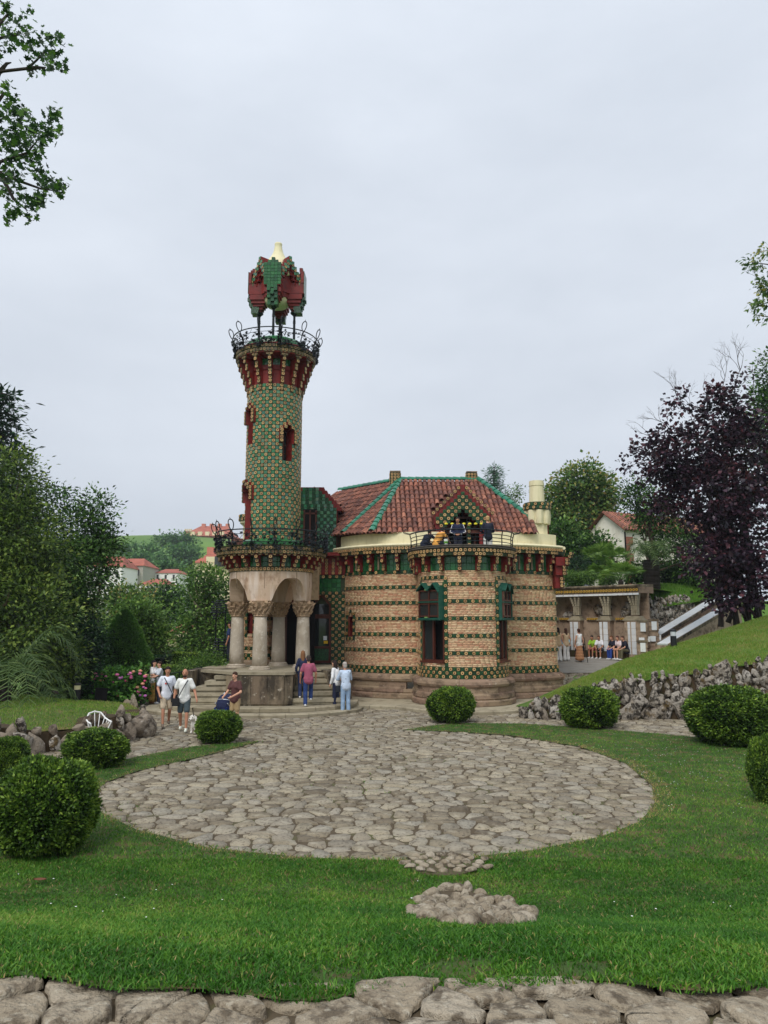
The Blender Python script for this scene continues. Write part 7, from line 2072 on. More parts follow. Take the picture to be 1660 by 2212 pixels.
tree('broadleaf_tree', 'tall rusty topped tree right of the house chimney', foot(1250, 60), [B(1255, 1045, 60, 48, 45), B(1215, 1080, 60, 38, 40), B(1290, 1075, 60, 36, 45), B(1250, 1130, 60, 70, 50), B(1245, 1190, 60, 62, 50), B(1300, 1150, 60, 28, 40)], 800, 24, 1.0, .3, ml_rust, .35, seed=90, aspect=.34)
tree('broadleaf_tree', 'dark leafy trees filling the gap right of the house', foot(1240, 52), [B(1235, 1210, 52, 55, 45), B(1280, 1200, 52, 36, 45), B(1215, 1180, 53, 30, 50)], 420, 22, .9, .26, ml_green, .3, seed=91, aspect=.3)
tree('young_tree', 'thin young tree with sparse leaves above the roof hip', foot(1108, 52), [B(1105, 1075, 52, 18, 20), B(1122, 1060, 52, 10, 18)], 46, 12, .5, .16, ml_light, .06, seed=92, nlimb=20, shell=.2)
tree('broadleaf_tree', 'light green shrub tree between the farmhouse and the purple tree', foot(1410, 48), [B(1395, 1085, 48, 32, 45), B(1420, 1120, 48, 45, 40), B(1370, 1070, 48, 20, 26), B(1460, 1180, 48, 50, 40), B(1500, 1230, 48, 45, 30)], 420, 18, .8, .24, ml_green, .2, seed=93, aspect=.24)
# ---- purple-leaved tree with many stems and bare twigs
pb = Vector((15.3, 33.3, 3.2))
pt = tree('purple_tree', 'large purple leaved multi stemmed tree on the right bank', pb, [B(1480, 985, 33.5, 88, 70), B(1565, 905, 33.5, 55, 75), B(1430, 1010, 33, 55, 40), B(1610, 1000, 34, 80, 120), B(1525, 1070, 33, 105, 75), B(1600, 1150, 33, 75, 90), B(1545, 1210, 32.5, 80, 70), B(1620, 1250, 32.5, 60, 70), B(1430, 1085, 33, 26, 22), B(1465, 860, 33.5, 30, 34), B(1590, 820, 33.5, 18, 28), B(1570, 1290, 32.3, 50, 40), B(1385, 975, 33, 30, 20), B(1365, 1000, 33, 20, 14), B(1440, 940, 33, 34, 26)], 900, 20, .44, .2, ml_purple, .10, m_bark_dark, seed=95, aspect=.44, nlimb=40, shell=.25, trunk_top=Vector((16.0, 33.3, 5.2)))
mb = MB(); rg = random.Random(9)
for i in range(11):
    a_ = pb + Vector((rg.uniform(-.5, 1.3), rg.uniform(-.5, .5), -.2)); b_ = at(rg.uniform(1440, 1660), rg.uniform(880, 1050), 33.3 + rg.uniform(-.6, .6))
    mb.tube([a_, a_.lerp(b_, .35) + Vector((rg.uniform(-.15, .15), 0, .3)), a_.lerp(b_, .7) + Vector((rg.uniform(-.2, .2), 0, .2)), b_], [.085, .06, .04, .015], 6, cap=False)
mb.obj('stems', m_bark_dark, pt)
mb = MB()
for px, py, tx, ty, L in ((1480, 880, 1440, 820, 1.0), (1560, 850, 1575, 770, 1.1), (1590, 830, 1620, 740, 1.2), (1420, 960, 1370, 900, .9), (1610, 860, 1650, 800, 1.0), (1450, 930, 1405, 890, .8), (1530, 880, 1520, 810, .9), (1500, 900, 1470, 830, .9), (1600, 800, 1585, 730, .9)):
    a_, b_ = at(px, py, 33.4), at(tx, ty, 33.4); twigs(mb, a_, (b_ - a_).normalized(), L * .75, .022, 4, rg, .38, .05)
mb.obj('bare_twigs', m_bark_dark, pt)['kind'] = 'stuff'
tree('broadleaf_tree', 'green tree behind the purple tree at the right edge', foot(1690, 44), [B(1660, 880, 44, 26, 60), B(1680, 820, 44, 40, 70), B(1650, 960, 44, 30, 50)], 260, 20, .8, .24, ml_green, .3, seed=96, aspect=.26)
rt = thing('broadleaf_tree', 'near tree whose leafy twigs enter at the right edge', 'tree', (15.2, 24, 2.5)); rng = np.random.default_rng(97); Cn = []
for px, py, n in ((1620, 566, 2), (1632, 560, 2), (1640, 575, 4), (1630, 580, 3), (1650, 548, 3), (1658, 540, 3), (1655, 600, 4), (1645, 612, 4), (1660, 620, 5), (1655, 630, 4), (1640, 650, 4), (1628, 658, 3), (1650, 655, 4), (1632, 682, 2), (1660, 690, 3), (1675, 590, 6), (1685, 640, 8), (1690, 560, 8), (1700, 700, 8), (1720, 620, 20), (1750, 560, 30), (1760, 480, 30), (1740, 690, 20), (1790, 620, 30), (1730, 520, 20)):
    for _ in range(n): sg = 5 if px < 1705 else 22; Cn.append(np.array(at(max(px, 1612) + rng.normal(0, sg), py + rng.normal(0, sg), 24 + rng.normal(0, .3 if sg == 5 else .9))))
Cn = np.array(Cn); out = np.tile([-1, 0, -.3], (len(Cn), 1)); V, F, t = clump_leaves(Cn, out, 12, .20, .15, .28, .4, rng=rng); link(bpy.data.objects.new('crown', np_mesh('crown', V, F, ml_rust, tint=t)), rt)
mb = MB(); bb = Vector((15.2, 24, 2.5)); mb.tube([bb, (15.0, 24, 9), (14.6, 24, 17)], [.3, .22, .1], 8)
for px, py in ((1620, 566), (1632, 658), (1640, 612), (1655, 540), (1628, 680)):
    q = at(px, py, 24); s = Vector((14.7, 24, q.z - .6)); mb.tube([s, s.lerp(q, .5) + Vector((0, 0, .15)), q], [.05, .03, .008], 5, cap=False)
twigs(mb, at(1655, 628, 24), (at(1618, 570, 24) - at(1655, 628, 24)).normalized(), .55, .01, 2, rg, .4); mb.obj('trunk', m_bark, rt)

# ---- maple whose boughs hang in at top left
def maple():
    rg = random.Random(12); root = thing('maple_tree', 'maple whose lobed green leaves hang in at the top left corner', 'tree', (-8.6, 13.0, 0)); V, F, T = [], [], []
    lob = []
    for q in range(11):
        a = -2.5 + 5.0 * q / 10; lob.append((math.sin(a) * (1.0 if q % 2 == 0 else .55) * .5, math.cos(a) * (1.0 if q % 2 == 0 else .55) * .5 + .25))
    cl = [(18, 12), (34, 40), (52, 62), (70, 82), (98, 80), (122, 84), (60, 30), (44, 98), (96, 112), (68, 122), (126, 92), (130, 138), (100, 142), (72, 150), (20, 78), (118, 122), (108, 130), (10, 30), (84, 100), (60, 100), (30, 70), (8, 100), (4, 60)]
    cl2 = [(14, 190), (22, 222), (10, 236), (40, 238), (60, 256), (80, 272), (100, 284), (122, 284), (110, 250), (118, 238), (30, 282), (60, 306), (84, 312), (14, 322), (44, 334), (76, 340), (18, 356), (58, 366), (84, 384), (108, 396), (132, 408), (40, 396), (14, 414), (50, 424), (80, 432), (62, 462), (14, 470), (34, 446), (30, 260), (50, 285), (95, 300), (8, 290), (25, 310), (66, 285), (120, 402), (96, 380), (26, 380), (8, 380), (70, 440), (90, 425), (45, 300), (30, 340), (-10, 250), (-20, 320), (-20, 420), (-30, 60), (-10, 130)]
    for px, py in cl + cl2:
        n = 14 if py < 170 else 24
        for _ in range(n):
            p = at(px + rg.gauss(0, 9), py + rg.gauss(0, 9), 13 + rg.gauss(0, .5)); s = rg.uniform(.09, .16)
            d = Vector((rg.gauss(.5, .6), rg.gauss(0, .6), rg.gauss(-.45, .4))).normalized(); nn = Vector((rg.gauss(0, .6), rg.gauss(-.3, .6), rg.gauss(.7, .5))); sd = d.cross(nn).normalized()
            o_ = len(V); up = sd.cross(d); V.append(tuple(p)); V += [tuple(p + sd * x_ * s + d * y_ * s + up * (abs(x_) * .25 * s)) for x_, y_ in lob]
            tt = rg.uniform(0, 1) ** 1.3
            for q in range(10): F.append((o_, o_ + 1 + q, o_ + 2 + q)); T.append(tt)
    link(bpy.data.objects.new('crown', np_mesh('crown', np.array(V), np.array(F), ml_maple, tint=T)), root)
    mb = MB(); tb = Vector((-8.6, 13, 0)); mb.tube([tb, (-8.5, 13, 4), (-8.3, 13, 8), (-8.2, 13, 14.5)], [.3, .24, .2, .08], 9)
    for pts_ in ([(-60, 300), (0, 155), (60, 148), (80, 130), (100, 110)], [(60, 148), (84, 146), (100, 146)], [(-60, 170), (0, 52), (18, 30), (8, 5)], [(0, 155), (15, 137), (25, 135)], [(-80, 500), (0, 350), (60, 330), (84, 300)], [(-80, 520), (0, 372), (40, 390), (90, 408), (120, 412)], [(0, 372), (30, 430), (60, 455)], [(-60, 300), (10, 200), (20, 215)], [(-50, 140), (0, 82), (40, 76)]):
        P = [at(px, py, 13) for px, py in pts_]; mb.tube(P, [.05 * (1 - .8 * i / (len(P) - 1)) for i in range(len(P))], 5, cap=False)
    mb.obj('trunk', m_bark_dark, root)
maple()

# ---- clipped box balls on the lawn
def ball_mesh(n, leaf, seed):
    rng = np.random.default_rng(seed); d = unit(rng.normal(size=(n, 3))); d = d[d[:, 2] > -.82]; n = len(d)
    lump = 1 + .07 * noise3(d, 3.5, seed) + .055 * noise3(d, 9, seed + 1) + .035 * noise3(d, 17, seed + 3) + .06 * (rng.uniform(0, 1, n) > .97)
    r_ = lump * (1 - .13 * rng.uniform(0, 1, n) ** 1.5); sq = (np.abs(d[:, 0]) ** 3 + np.abs(d[:, 1]) ** 3 + np.abs(d[:, 2]) ** 3) ** (-.12)
    P = d * (r_ * sq * .93)[:, None]; ax = unit(d * .9 + rng.normal(0, .55, (n, 3)) + [0, 0, .25]); V, F = leaf_quads(P, ax, unit(d + rng.normal(0, .5, (n, 3))), leaf * rng.uniform(.6, 1.4, n), leaf * rng.uniform(.22, .36, n))
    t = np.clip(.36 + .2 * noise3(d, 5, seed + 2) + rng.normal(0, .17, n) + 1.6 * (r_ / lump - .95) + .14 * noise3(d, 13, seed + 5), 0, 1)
    return np_mesh('foliage', V, F, ml_box, tint=np.repeat(t, 2))
BALL_N, BALL_F = ball_mesh(26000, .075, 5), ball_mesh(13000, .10, 6)
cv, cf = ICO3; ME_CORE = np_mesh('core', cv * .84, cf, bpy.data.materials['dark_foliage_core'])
BALLS = [(98, 1762, 1856, 105, 97, 'largest clipped box ball at the left edge near the lawn front', 1), (14, 1640, 1676, 42, 40, 'clipped box ball cut off by the left edge behind the largest one', 0), (207, 1620, 1660, 65, 40, 'wide low clipped box ball in front of the white chair', 0),
         (472, 1570, 1606, 47, 34, 'clipped box ball on the left lawn tip before the stroller', 0), (975, 1523, 1562, 50, 38, 'clipped box ball before the round bay of the house', 0), (1274, 1529, 1574, 60, 43, 'clipped box ball before the rock wall, third from the right edge', 0),
         (1580, 1554, 1614, 86, 62, 'broad clipped box ball at right in front of the rock wall', 1), (1668, 1668, 1738, 48, 72, 'clipped box ball cut off by the right edge of the lawn', 1)]
for i, (px, py, pb_, rx, ry, lab, nr) in enumerate(BALLS):
    g = gp(px, pb_, .04); Y_ = g.y + rx / FPX * g.y * .55; g = at(px, pb_, Y_); c = at(px, py, Y_); rxm, rzm = rx / FPX * Y_ / .98, ry / FPX * Y_ / .98
    root = thing('box_ball', lab, 'topiary', (g.x, Y_, .03), 0, 'clipped box balls on the lawn')
    M_ = Matrix.Translation((c.x, Y_, max(c.z, rzm * .92))) @ Matrix.Rotation(i * 1.1, 4, 'Z') @ Matrix.Diagonal((rxm, rxm, rzm, 1))
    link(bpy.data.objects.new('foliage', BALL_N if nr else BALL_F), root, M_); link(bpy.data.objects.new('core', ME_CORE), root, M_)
    mb = MB(); rg = random.Random(i)
    for k in range(7): mb.tube([(g.x + rg.uniform(-.06, .06), Y_ + rg.uniform(-.06, .06), 0), (g.x + rg.uniform(-.4, .4) * rxm, Y_ + rg.uniform(-.4, .4) * rxm, rzm * .7)], [.03, .015], 5)
    mb.obj('stems', m_bark, root)
# ================================================================ people, dog, stroller
def capsule(p0, p1, r0, r1, n=10):
    """closed tapered capsule"""
    p0, p1 = np.array(p0, float), np.array(p1, float); d = p1 - p0; L = np.linalg.norm(d); d = d / (L + 1e-9) if L > 1e-6 else np.array([0, 0, 1.0])
    u = np.cross(d, [0, 0, 1.0]); u = np.cross(d, [1.0, 0, 0]) if np.linalg.norm(u) < .1 else u; u /= np.linalg.norm(u); w = np.cross(d, u)
    rings = [(-1.0, 0.02), (-.75, .66), (-.35, .94), (0, 1)]
    R_ = [(p0 + d * (k * r0), r0 * s) for k, s in rings] + [(p1 - d * (k * r1), r1 * s) for k, s in reversed(rings)]
    V = []; a = np.arange(n) * 2 * PI / n
    for c, r_ in R_: V.append(c + r_ * (np.cos(a)[:, None] * u + np.sin(a)[:, None] * w))
    V = np.concatenate(V); F = []
    for i in range(len(R_) - 1):
        for k in range(n): F.append((i * n + k, i * n + (k + 1) % n, (i + 1) * n + (k + 1) % n, (i + 1) * n + k))
    F.append(tuple(reversed(range(n)))); F.append(tuple((len(R_) - 1) * n + k for k in range(n)))
    return V, F
def ellipsoid(c, r):
    V, F = ICO2; return V * np.array(r) + np.array(c), [tuple(f) for f in F]
TMP = bpy.data.scenes.new('tmp')
def blend(name, prims, vox, m, parent, M, smooth_it=6):
    """one continuous skin over overlapping closed shapes"""
    VV, FF, o_ = [], [], 0
    for V, F in prims: VV.append(V); FF += [tuple(i + o_ for i in f) for f in F]; o_ += len(V)
    me = np_mesh(name + '_src', np.concatenate(VV), FF, m); ob = bpy.data.objects.new(name, me); TMP.collection.objects.link(ob)
    md = ob.modifiers.new('r', 'REMESH'); md.mode = 'VOXEL'; md.voxel_size = vox
    sm = ob.modifiers.new('s', 'SMOOTH'); sm.factor = .5; sm.iterations = smooth_it
    
    with bpy.context.temp_override(scene=TMP, view_layer=TMP.view_layers[0]):
        dg = bpy.context.evaluated_depsgraph_get(); m2 = bpy.data.meshes.new_from_object(ob.evaluated_get(dg)); m2.name = name
    bpy.data.objects.remove(ob); bpy.data.meshes.remove(me)
    m2.polygons.foreach_set('use_smooth', np.ones(len(m2.polygons), dtype=bool))
    if not m2.materials: m2.materials.append(m)
    return link(bpy.data.objects.new(name, m2), parent, M)
CM = {}
def cloth(rgb, rough=.85):
    if rgb not in CM: CM[rgb] = mat('cloth_%d_%d_%d' % rgb, [S(*rgb)], rough, stain=(9, A(S(int(rgb[0] * .8), int(rgb[1] * .8), int(rgb[2] * .8)), .5), .5, .75), bump=(14, .5, .03))
    return CM[rgb]
SK = [mat('skin_light', [S(212, 160, 132)], .6), mat('skin_tan', [S(186, 132, 104)], .6)]

def person(label, loc, face_deg=0, h=1.72, skin=0, top=(230, 230, 228), bottom=(60, 70, 90), btype='trousers', sleeve='short', hair=(40, 30, 26), hair_len='short', shoes=(230, 230, 230), pose='stand', arms=None, lean=0.0, legs=None, head=(0, 0), vox=.013, female=False, bag=None, group=None, beard=False, seat=.45, stripe=None, print_=False):
    """face_deg 0 looks at the camera (-Y); positive turns to the viewer's left"""
    k = h / 1.75
    root = thing('person', label, 'person', loc, R(-face_deg), group)
    M = WM[root]; W_ = lambda *p: np.array(p, float) * k
    sw = .140 if female else .160
    if pose == 'sit': pel = np.array([0, 0, seat + .09]) / 1.0
    else: pel = W_(0, 0, .95)
    ld = np.array([0, -math.sin(lean), math.cos(lean)])          # torso direction leans forward (-Y)
    chest = pel + ld * .36 * k; neck = pel + ld * .53 * k; hd = neck + (ld * .15 + np.array([0, -.025, .015])) * k + np.array([head[0], head[1], 0]) * k
    sh = [chest + ld * .125 * k + np.array([s * sw, 0, 0]) * k for s in (-1, 1)]
    hip = [pel + W_(s * .09, 0, -.03) for s in (-1, 1)]
    if pose == 'sit':
        L_ = legs or [((-.12, -.42, .02), (-.12, -.40, -.42)), ((.12, -.42, .02), (.12, -.46, -.42))]
        knee = [pel + np.array(l[0]) * k for l in L_]; ank = [pel + np.array(l[1]) * k for l in L_]
        for a_ in ank: a_[2] = .07
    else:
        L_ = legs or [((-.10, -.03, .50), (-.10, 0.02, .08)), ((.10, -.02, .50), (.11, 0.0, .08))]
        knee = [W_(*l[0]) for l in L_]; ank = [W_(*l[1]) for l in L_]
    A_ = arms or [((-.25, .03, 1.14), (-.25, -.05, .90)), ((.25, .03, 1.14), (.25, -.05, .90))]
    dz = (pel[2] - .95 * k)
    fw = np.array([0, -math.sin(lean) * .42 * k, 0])
    elb = [W_(*a[0]) + np.array([0, 0, dz]) + fw for a in A_]; wri = [W_(*a[1]) + np.array([0, 0, dz]) + fw for a in A_]
    body, shirt, pants, shoe = [], [], [], []
    # skin: head, neck, trunk, arms, legs
    body += [ellipsoid(hd + W_(0, 0, .01), (.078 * k, .094 * k, .115 * k)), ellipsoid(hd + W_(0, -.035, -.065), (.052 * k, .055 * k, .05 * k)), capsule(neck - ld * .06 * k, hd - ld * .06 * k, .056 * k, .052 * k), capsule(hd + W_(0, -.085, .015), hd + W_(0, -.108, -.018), .010 * k, .017 * k, 6)]
    for s in (-1, 1): body.append(ellipsoid(hd + W_(s * .077, .005, -.005), (.012 * k, .022 * k, .032 * k)))
    body += [capsule(pel, chest, .125 * k, .14 * k, 12), capsule(sh[0] * .8 + chest * .2, sh[1] * .8 + chest * .2, .075 * k, .075 * k)]
    for i in range(2):
        s = -1 if i == 0 else 1
        body += [capsule(sh[i], elb[i], .052 * k, .042 * k), capsule(elb[i], wri[i], .042 * k, .029 * k)]
        d = wri[i] - elb[i]; d /= np.linalg.norm(d); inn = np.array([-s, 0, 0]) - d * np.dot([-s, 0, 0], d); inn /= (np.linalg.norm(inn) + 1e-6); fwd = np.cross(d, inn)
        palm_ = wri[i] + d * .05 * k; body.append(capsule(wri[i], wri[i] + d * .075 * k, .027 * k, .034 * k, 8))
        for q in range(4):                                    # curled fingers of unequal length
            o_ = fwd * (q - 1.5) * .019 * k; L = (.05, .058, .054, .042)[q] * k; p1 = palm_ + d * .045 * k + o_; p2 = p1 + d * L * .6 + inn * .012 * k; p3 = p2 + d * L * .25 + inn * .03 * k
            body += [capsule(p1, p2, .0105 * k, .0098 * k, 6), capsule(p2, p3, .0098 * k, .0085 * k, 6)]
        tb = palm_ - d * .015 * k + fwd * -.026 * k * s * s; body += [capsule(tb, tb + d * .035 * k - fwd * .02 * k + inn * .015 * k, .013 * k, .011 * k, 6)]
        body += [capsule(hip[i], knee[i], .082 * k, .055 * k), capsule(knee[i], ank[i], .054 * k, .036 * k), ellipsoid((knee[i] * .65 + ank[i] * .35) + W_(0, .02, 0), (.053 * k, .055 * k, .11 * k)), capsule(ank[i] + W_(0, .02, -.035), ank[i] + W_(0, -.13, -.045), .036 * k, .03 * k, 8)]
        shoe += [capsule(ank[i] + W_(0, .035, -.03), ank[i] + W_(0, -.15, -.045), .045 * k, .038 * k, 8), capsule(ank[i] + W_(0, .01, .015), ank[i] + W_(0, 0, -.03), .046 * k, .046 * k, 8)]
    b = blend('body', body, vox, SK[skin], root, M, 3)
    # shirt
    shirt += [capsule(pel + W_(-.05, 0, .0), pel + W_(.05, 0, .0), .142 * k, .142 * k, 14), capsule(pel + W_(-.045, 0, -.06), pel + W_(.045, 0, -.06), .140 * k, .140 * k, 14), capsule(pel + ld * .02 * k, chest, (.138 if female else .148) * k, (.150 if female else .168) * k, 14), capsule(sh[0] * .85 + chest * .15, sh[1] * .85 + chest * .15, .082 * k, .082 * k)]
    for i in range(2):
        if sleeve == 'none': continue
        if sleeve == 'short': shirt.append(capsule(sh[i], sh[i] * .35 + elb[i] * .65, .07 * k, .076 * k))
        else: shirt += [capsule(sh[i], elb[i], .068 * k, .058 * k), capsule(elb[i], elb[i] * .08 + wri[i] * .92, .057 * k, .044 * k)]
    if female: shirt += [ellipsoid(chest + W_(s * .07, -.10, -.02), (.065 * k, .06 * k, .065 * k)) for s in (-1, 1)]
    blend('shirt', shirt, .016, cloth(top), root, M)
    # trousers, shorts or skirt
    pants.append(capsule(pel + W_(-.045, 0, .0), pel + W_(.045, 0, .0), .135 * k, .135 * k, 12))
    if btype == 'skirt':
        for f in np.linspace(0, 1, 6):
            mid_k = (knee[0] + knee[1]) / 2; mid_a = (ank[0] + ank[1]) / 2; c = pel * (1 - f) + (mid_k * .25 + mid_a * .75) * f; pants.append(ellipsoid(c, ((.15 + .11 * f) * k, (.14 + .12 * f) * k, .16 * k)))
    else:
        for i in range(2):
            if btype == 'shorts': pants.append(capsule(hip[i], hip[i] * .18 + knee[i] * .82, .10 * k, .088 * k))
            else: wd = .085 if btype == 'wide' else .066; pants += [capsule(hip[i], knee[i], .102 * k, .08 * k), capsule(knee[i], ank[i] * .95 + knee[i] * .05, .082 * k, (wd + .008) * k), ellipsoid((knee[i] * .65 + ank[i] * .35) + W_(0, .02, 0), (.072 * k, .075 * k, .15 * k))]
    blend('skirt' if btype == 'skirt' else ('shorts' if btype == 'shorts' else 'trousers'), pants, .016, cloth(bottom), root, M)
    blend('shoes', shoe, .012, cloth(shoes, .5), root, M, 3)
    if hair_len != 'bald':
        hp = [ellipsoid(hd + W_(0, .014, .055), (.087 * k, .102 * k, .088 * k)), ellipsoid(hd + W_(0, .05, -.01), (.076 * k, .062 * k, .09 * k))]
        if hair_len == 'long': hp += [capsule(hd + W_(0, .06, .02), hd + W_(0, .09, -.34), .075 * k, .06 * k), capsule(hd + W_(-.06, .03, 0), hd + W_(-.075, .05, -.26), .035 * k, .03 * k), capsule(hd + W_(.06, .03, 0), hd + W_(.075, .05, -.26), .035 * k, .03 * k)]
        if hair_len == 'cap': hp += [capsule(hd + W_(0, -.07, .06), hd + W_(0, -.15, .05), .05 * k, .035 * k)]
        blend('hair', hp, .014, cloth(hair), root, M, 2)
    fm = MB()
    for s in (-1, 1): fm.add(*[(lambda V, F: (V, F))(*ellipsoid(hd + W_(s * .031, -.083, .018), (.011 * k, .008 * k, .007 * k)))][0])
    fm.add(*ellipsoid(hd + W_(0, -.088, -.052), (.022 * k, .008 * k, .006 * k)))
    if beard: fm.add(*ellipsoid(hd + W_(0, -.045, -.085), (.056 * k, .052 * k, .042 * k)))
    fm.obj('face_details', cloth((58, 38, 34)), root, M=M)
    if stripe:
        for i in range(2):
            o_ = np.array([(-1 if i == 0 else 1) * .062 * k, -.02, 0]); b = MB(); b.tube([sh[i] + o_ + np.array([0, 0, .03]), elb[i] + o_ * .95, wri[i] + o_ * .75], .016 * k, 5); b.obj('sleeve_stripe', cloth(stripe), root, M=M)
    if print_:
        b = MB(); b.box(chest + W_(-.055, -.172, -.03), (.045 * k, .02, .045 * k)); b.obj('red_print', cloth((206, 60, 60)), root, M=M)
        b = MB(); b.box(chest + W_(.035, -.172, -.035), (.10 * k, .02, .016 * k)); b.obj('grey_print', cloth((150, 152, 160)), root, M=M)
    if bag:
        (side, col) = bag; s = side; a_, b_ = chest + W_(-s * .10, -.02, .15), pel + W_(s * .17, -.08, -.02); P = []
        for q in range(13):
            th = 2 * PI * q / 12; f = .5 - .5 * math.cos(th); c = a_ * (1 - f) + b_ * f; P.append(c + np.array([0, -math.sin(th) * .185 * k, 0]))
        sb = MB(); sb.tube(P, .016 * k, 4); sb.obj('bag_strap', cloth(col), root, M=M)
        sb = MB(); sb.box(b_ + W_(s * .05, -.07, -.10), (.20 * k, .08 * k, .22 * k), taper=.06); sb.obj('shoulder_bag', cloth(col), root, M=M)
    return root
walk1 = [((-.10, -.16, .51), (-.10, -.22, .08)), ((.10, -.02, .50), (.10, .24, .12))]
walk2 = [((-.10, -.02, .50), (-.10, .2, .11)), ((.10, -.15, .51), (.10, -.2, .08))]
climb = [((-.10, -.28, .62), (-.10, -.22, .26)), ((.10, -.03, .50), (.10, .06, .08))]
def G(px, py, z=0.0): p = gp(px, py, z); return Vector((p.x, p.y, z))
# ---- on the plaza
person('bald bearded man in white T-shirt and dark shorts walking a dog', G(396, 1579, .03), -8, 1.80, 1, (238, 238, 232), (70, 82, 86), 'shorts', hair_len='bald', beard=True, legs=walk2, bag=(-1, (34, 34, 36)), arms=[((-.27, .05, 1.14), (-.29, -.02, .89)), ((.29, -.02, 1.13), (.36, -.16, .93))], shoes=(236, 240, 226))
person('man in printed white T-shirt and beige shorts with black shoulder bag', G(358, 1569, .03), -20, 1.80, 1, (226, 230, 240), (196, 178, 152), 'shorts', legs=walk1, bag=(1, (24, 24, 28)), arms=[((-.27, .02, 1.14), (-.22, -.16, .95)), ((.26, .05, 1.14), (.27, -.04, .9))], shoes=(120, 106, 92), print_=True)
person('woman in white off-shoulder blouse and long ochre skirt by the hydrangeas', G(329, 1519, .03), -70, 1.66, 0, (240, 238, 236), (206, 164, 84), 'skirt', hair=(24, 20, 20), hair_len='long', female=True, shoes=(150, 110, 80), arms=[((-.2, -.16, 1.16), (-.08, -.36, 1.1)), ((.2, -.18, 1.14), (.06, -.40, 1.05))])
person('person in pale grey top half hidden behind the two strolling men', G(343, 1520, .03), 60, 1.62, 0, (214, 220, 228), (60, 64, 80), 'trousers', hair=(60, 44, 34), female=True, arms=[((-.2, -.2, 1.2), (-.1, -.42, 1.2)), ((.2, -.16, 1.15), (.1, -.4, 1.12))])
person('short haired woman in maroon shirt and khaki shorts pushing a stroller', G(507, 1572, .03), 22, 1.66, 0, (92, 58, 56), (176, 152, 112), 'shorts', sleeve='short', hair=(64, 40, 28), female=True, head=(-.02, -.01), arms=[((-.24, -.06, 1.16), (-.22, -.33, 1.02)), ((.24, -.06, 1.14), (.10, -.33, 1.02))], shoes=(200, 196, 190))
person('woman with light brown hair in navy jacket climbing the porch steps', Vector((at(654, 1480, 27.5).x, 27.5, .51)), 170, 1.66, 0, (34, 42, 70), (48, 60, 96), 'trousers', sleeve='long', hair=(128, 88, 56), hair_len='long', female=True, legs=climb)
person('man in mauve polo shirt and blue jeans climbing the porch steps', Vector((at(666, 1520, 26.75).x, 26.75, .30)), 172, 1.74, 1, (160, 84, 106), (44, 66, 118), 'trousers', hair=(60, 52, 48), legs=climb, lean=.10, arms=[((-.27, -.02, 1.14), (-.27, -.12, .9)), ((.27, .02, 1.14), (.28, -.08, .9))], shoes=(226, 228, 230))
person('person in white shirt and navy trousers standing by the plinth', Vector((at(727, 1512, 27.6).x, 27.6, .15)), 120, 1.68, 0, (236, 236, 236), (34, 40, 66), 'trousers', sleeve='long', hair=(44, 32, 28), hair_len='long', female=True, lean=.12)
person('grey haired man in pale blue shirt and light jeans with crossbody bag', G(747, 1540, .03), 158, 1.76, 1, (196, 212, 232), (146, 172, 200), 'trousers', sleeve='long', hair=(176, 168, 160), lean=.16, bag=(1, (40, 44, 52)), arms=[((-.26, -.12, 1.16), (-.12, -.34, 1.12)), ((.26, -.12, 1.16), (.10, -.34, 1.12))], shoes=(44, 42, 42))
pr = person('man with blue backpack standing behind the left porch column', Vector((at(496, 1440, 31.6).x, 31.6, 1.47)), 100, 1.74, 1, (40, 56, 96), (40, 44, 56), 'trousers', vox=.018)
blend('backpack', [ellipsoid((0, .2, 1.25), (.15, .11, .24))], .02, cloth((36, 54, 104)), pr, WM[pr])

# ---- on the bay balcony (floor 5.6)
FZ = 5.62
LEDGE = [((-.12, -.40, .0), (-.12, -.72, 0)), ((.12, -.40, .0), (.12, -.74, 0))]
person('person in dark navy jacket hunched on the ledge of the bay balcony', Vector((at(917, 1180, 28.85).x, 28.85, 6.14)), 215, 1.62, 0, (34, 40, 58), (36, 40, 56), 'trousers', sleeve='long', hair=(56, 42, 34), lean=.7, pose='sit', seat=.02, legs=LEDGE, vox=.018, arms=[((-.24, -.2, 1.2), (-.18, -.42, 1.15)), ((.24, -.2, 1.2), (.18, -.42, 1.15))])
person('person in orange T-shirt hunched on the ledge of the bay balcony', Vector((at(943, 1180, 28.42).x, 28.42, 6.14)), 230, 1.60, 0, (240, 172, 84), (50, 52, 64), 'trousers', hair=(34, 26, 24), lean=.6, pose='sit', seat=.02, legs=LEDGE, vox=.018, arms=[((-.24, -.2, 1.16), (-.16, -.4, 1.0)), ((.24, -.2, 1.16), (.18, -.4, 1.0))])
person('boy in navy tracksuit top with white stripes looking down on the balcony', Vector((at(990, 1180, 28.85).x, 28.85, FZ)), 8, 1.66, 1, (30, 36, 62), (40, 44, 58), 'trousers', sleeve='long', hair=(30, 24, 22), vox=.018, arms=[((-.26, .0, 1.16), (-.08, -.2, 1.04)), ((.26, .0, 1.16), (.08, -.2, 1.04))], head=(0, -.02), stripe=(236, 236, 238))
person('blond man in dark hoodie and white shorts on the balcony by the dormer', Vector((at(1055, 1180, 28.9).x, 28.9, FZ)), 170, 1.72, 0, (34, 38, 54), (226, 224, 218), 'shorts', sleeve='long', hair=(186, 150, 104), vox=.018, arms=[((-.26, -.08, 1.16), (-.1, -.26, 1.12)), ((.26, -.08, 1.16), (.1, -.26, 1.12))])
cp_ = at(964, 1172, 28.05); mb = MB(); mb.lathe([(.06, 6.15), (.085, 6.33)], 16, (cp_.x, cp_.y, 0)); cup = thing('paper_cup', 'white and green paper cup on the balcony ledge', 'cup', (cp_.x, cp_.y, 6.15)); mb.obj('cup_body', cloth((232, 236, 228)), cup)
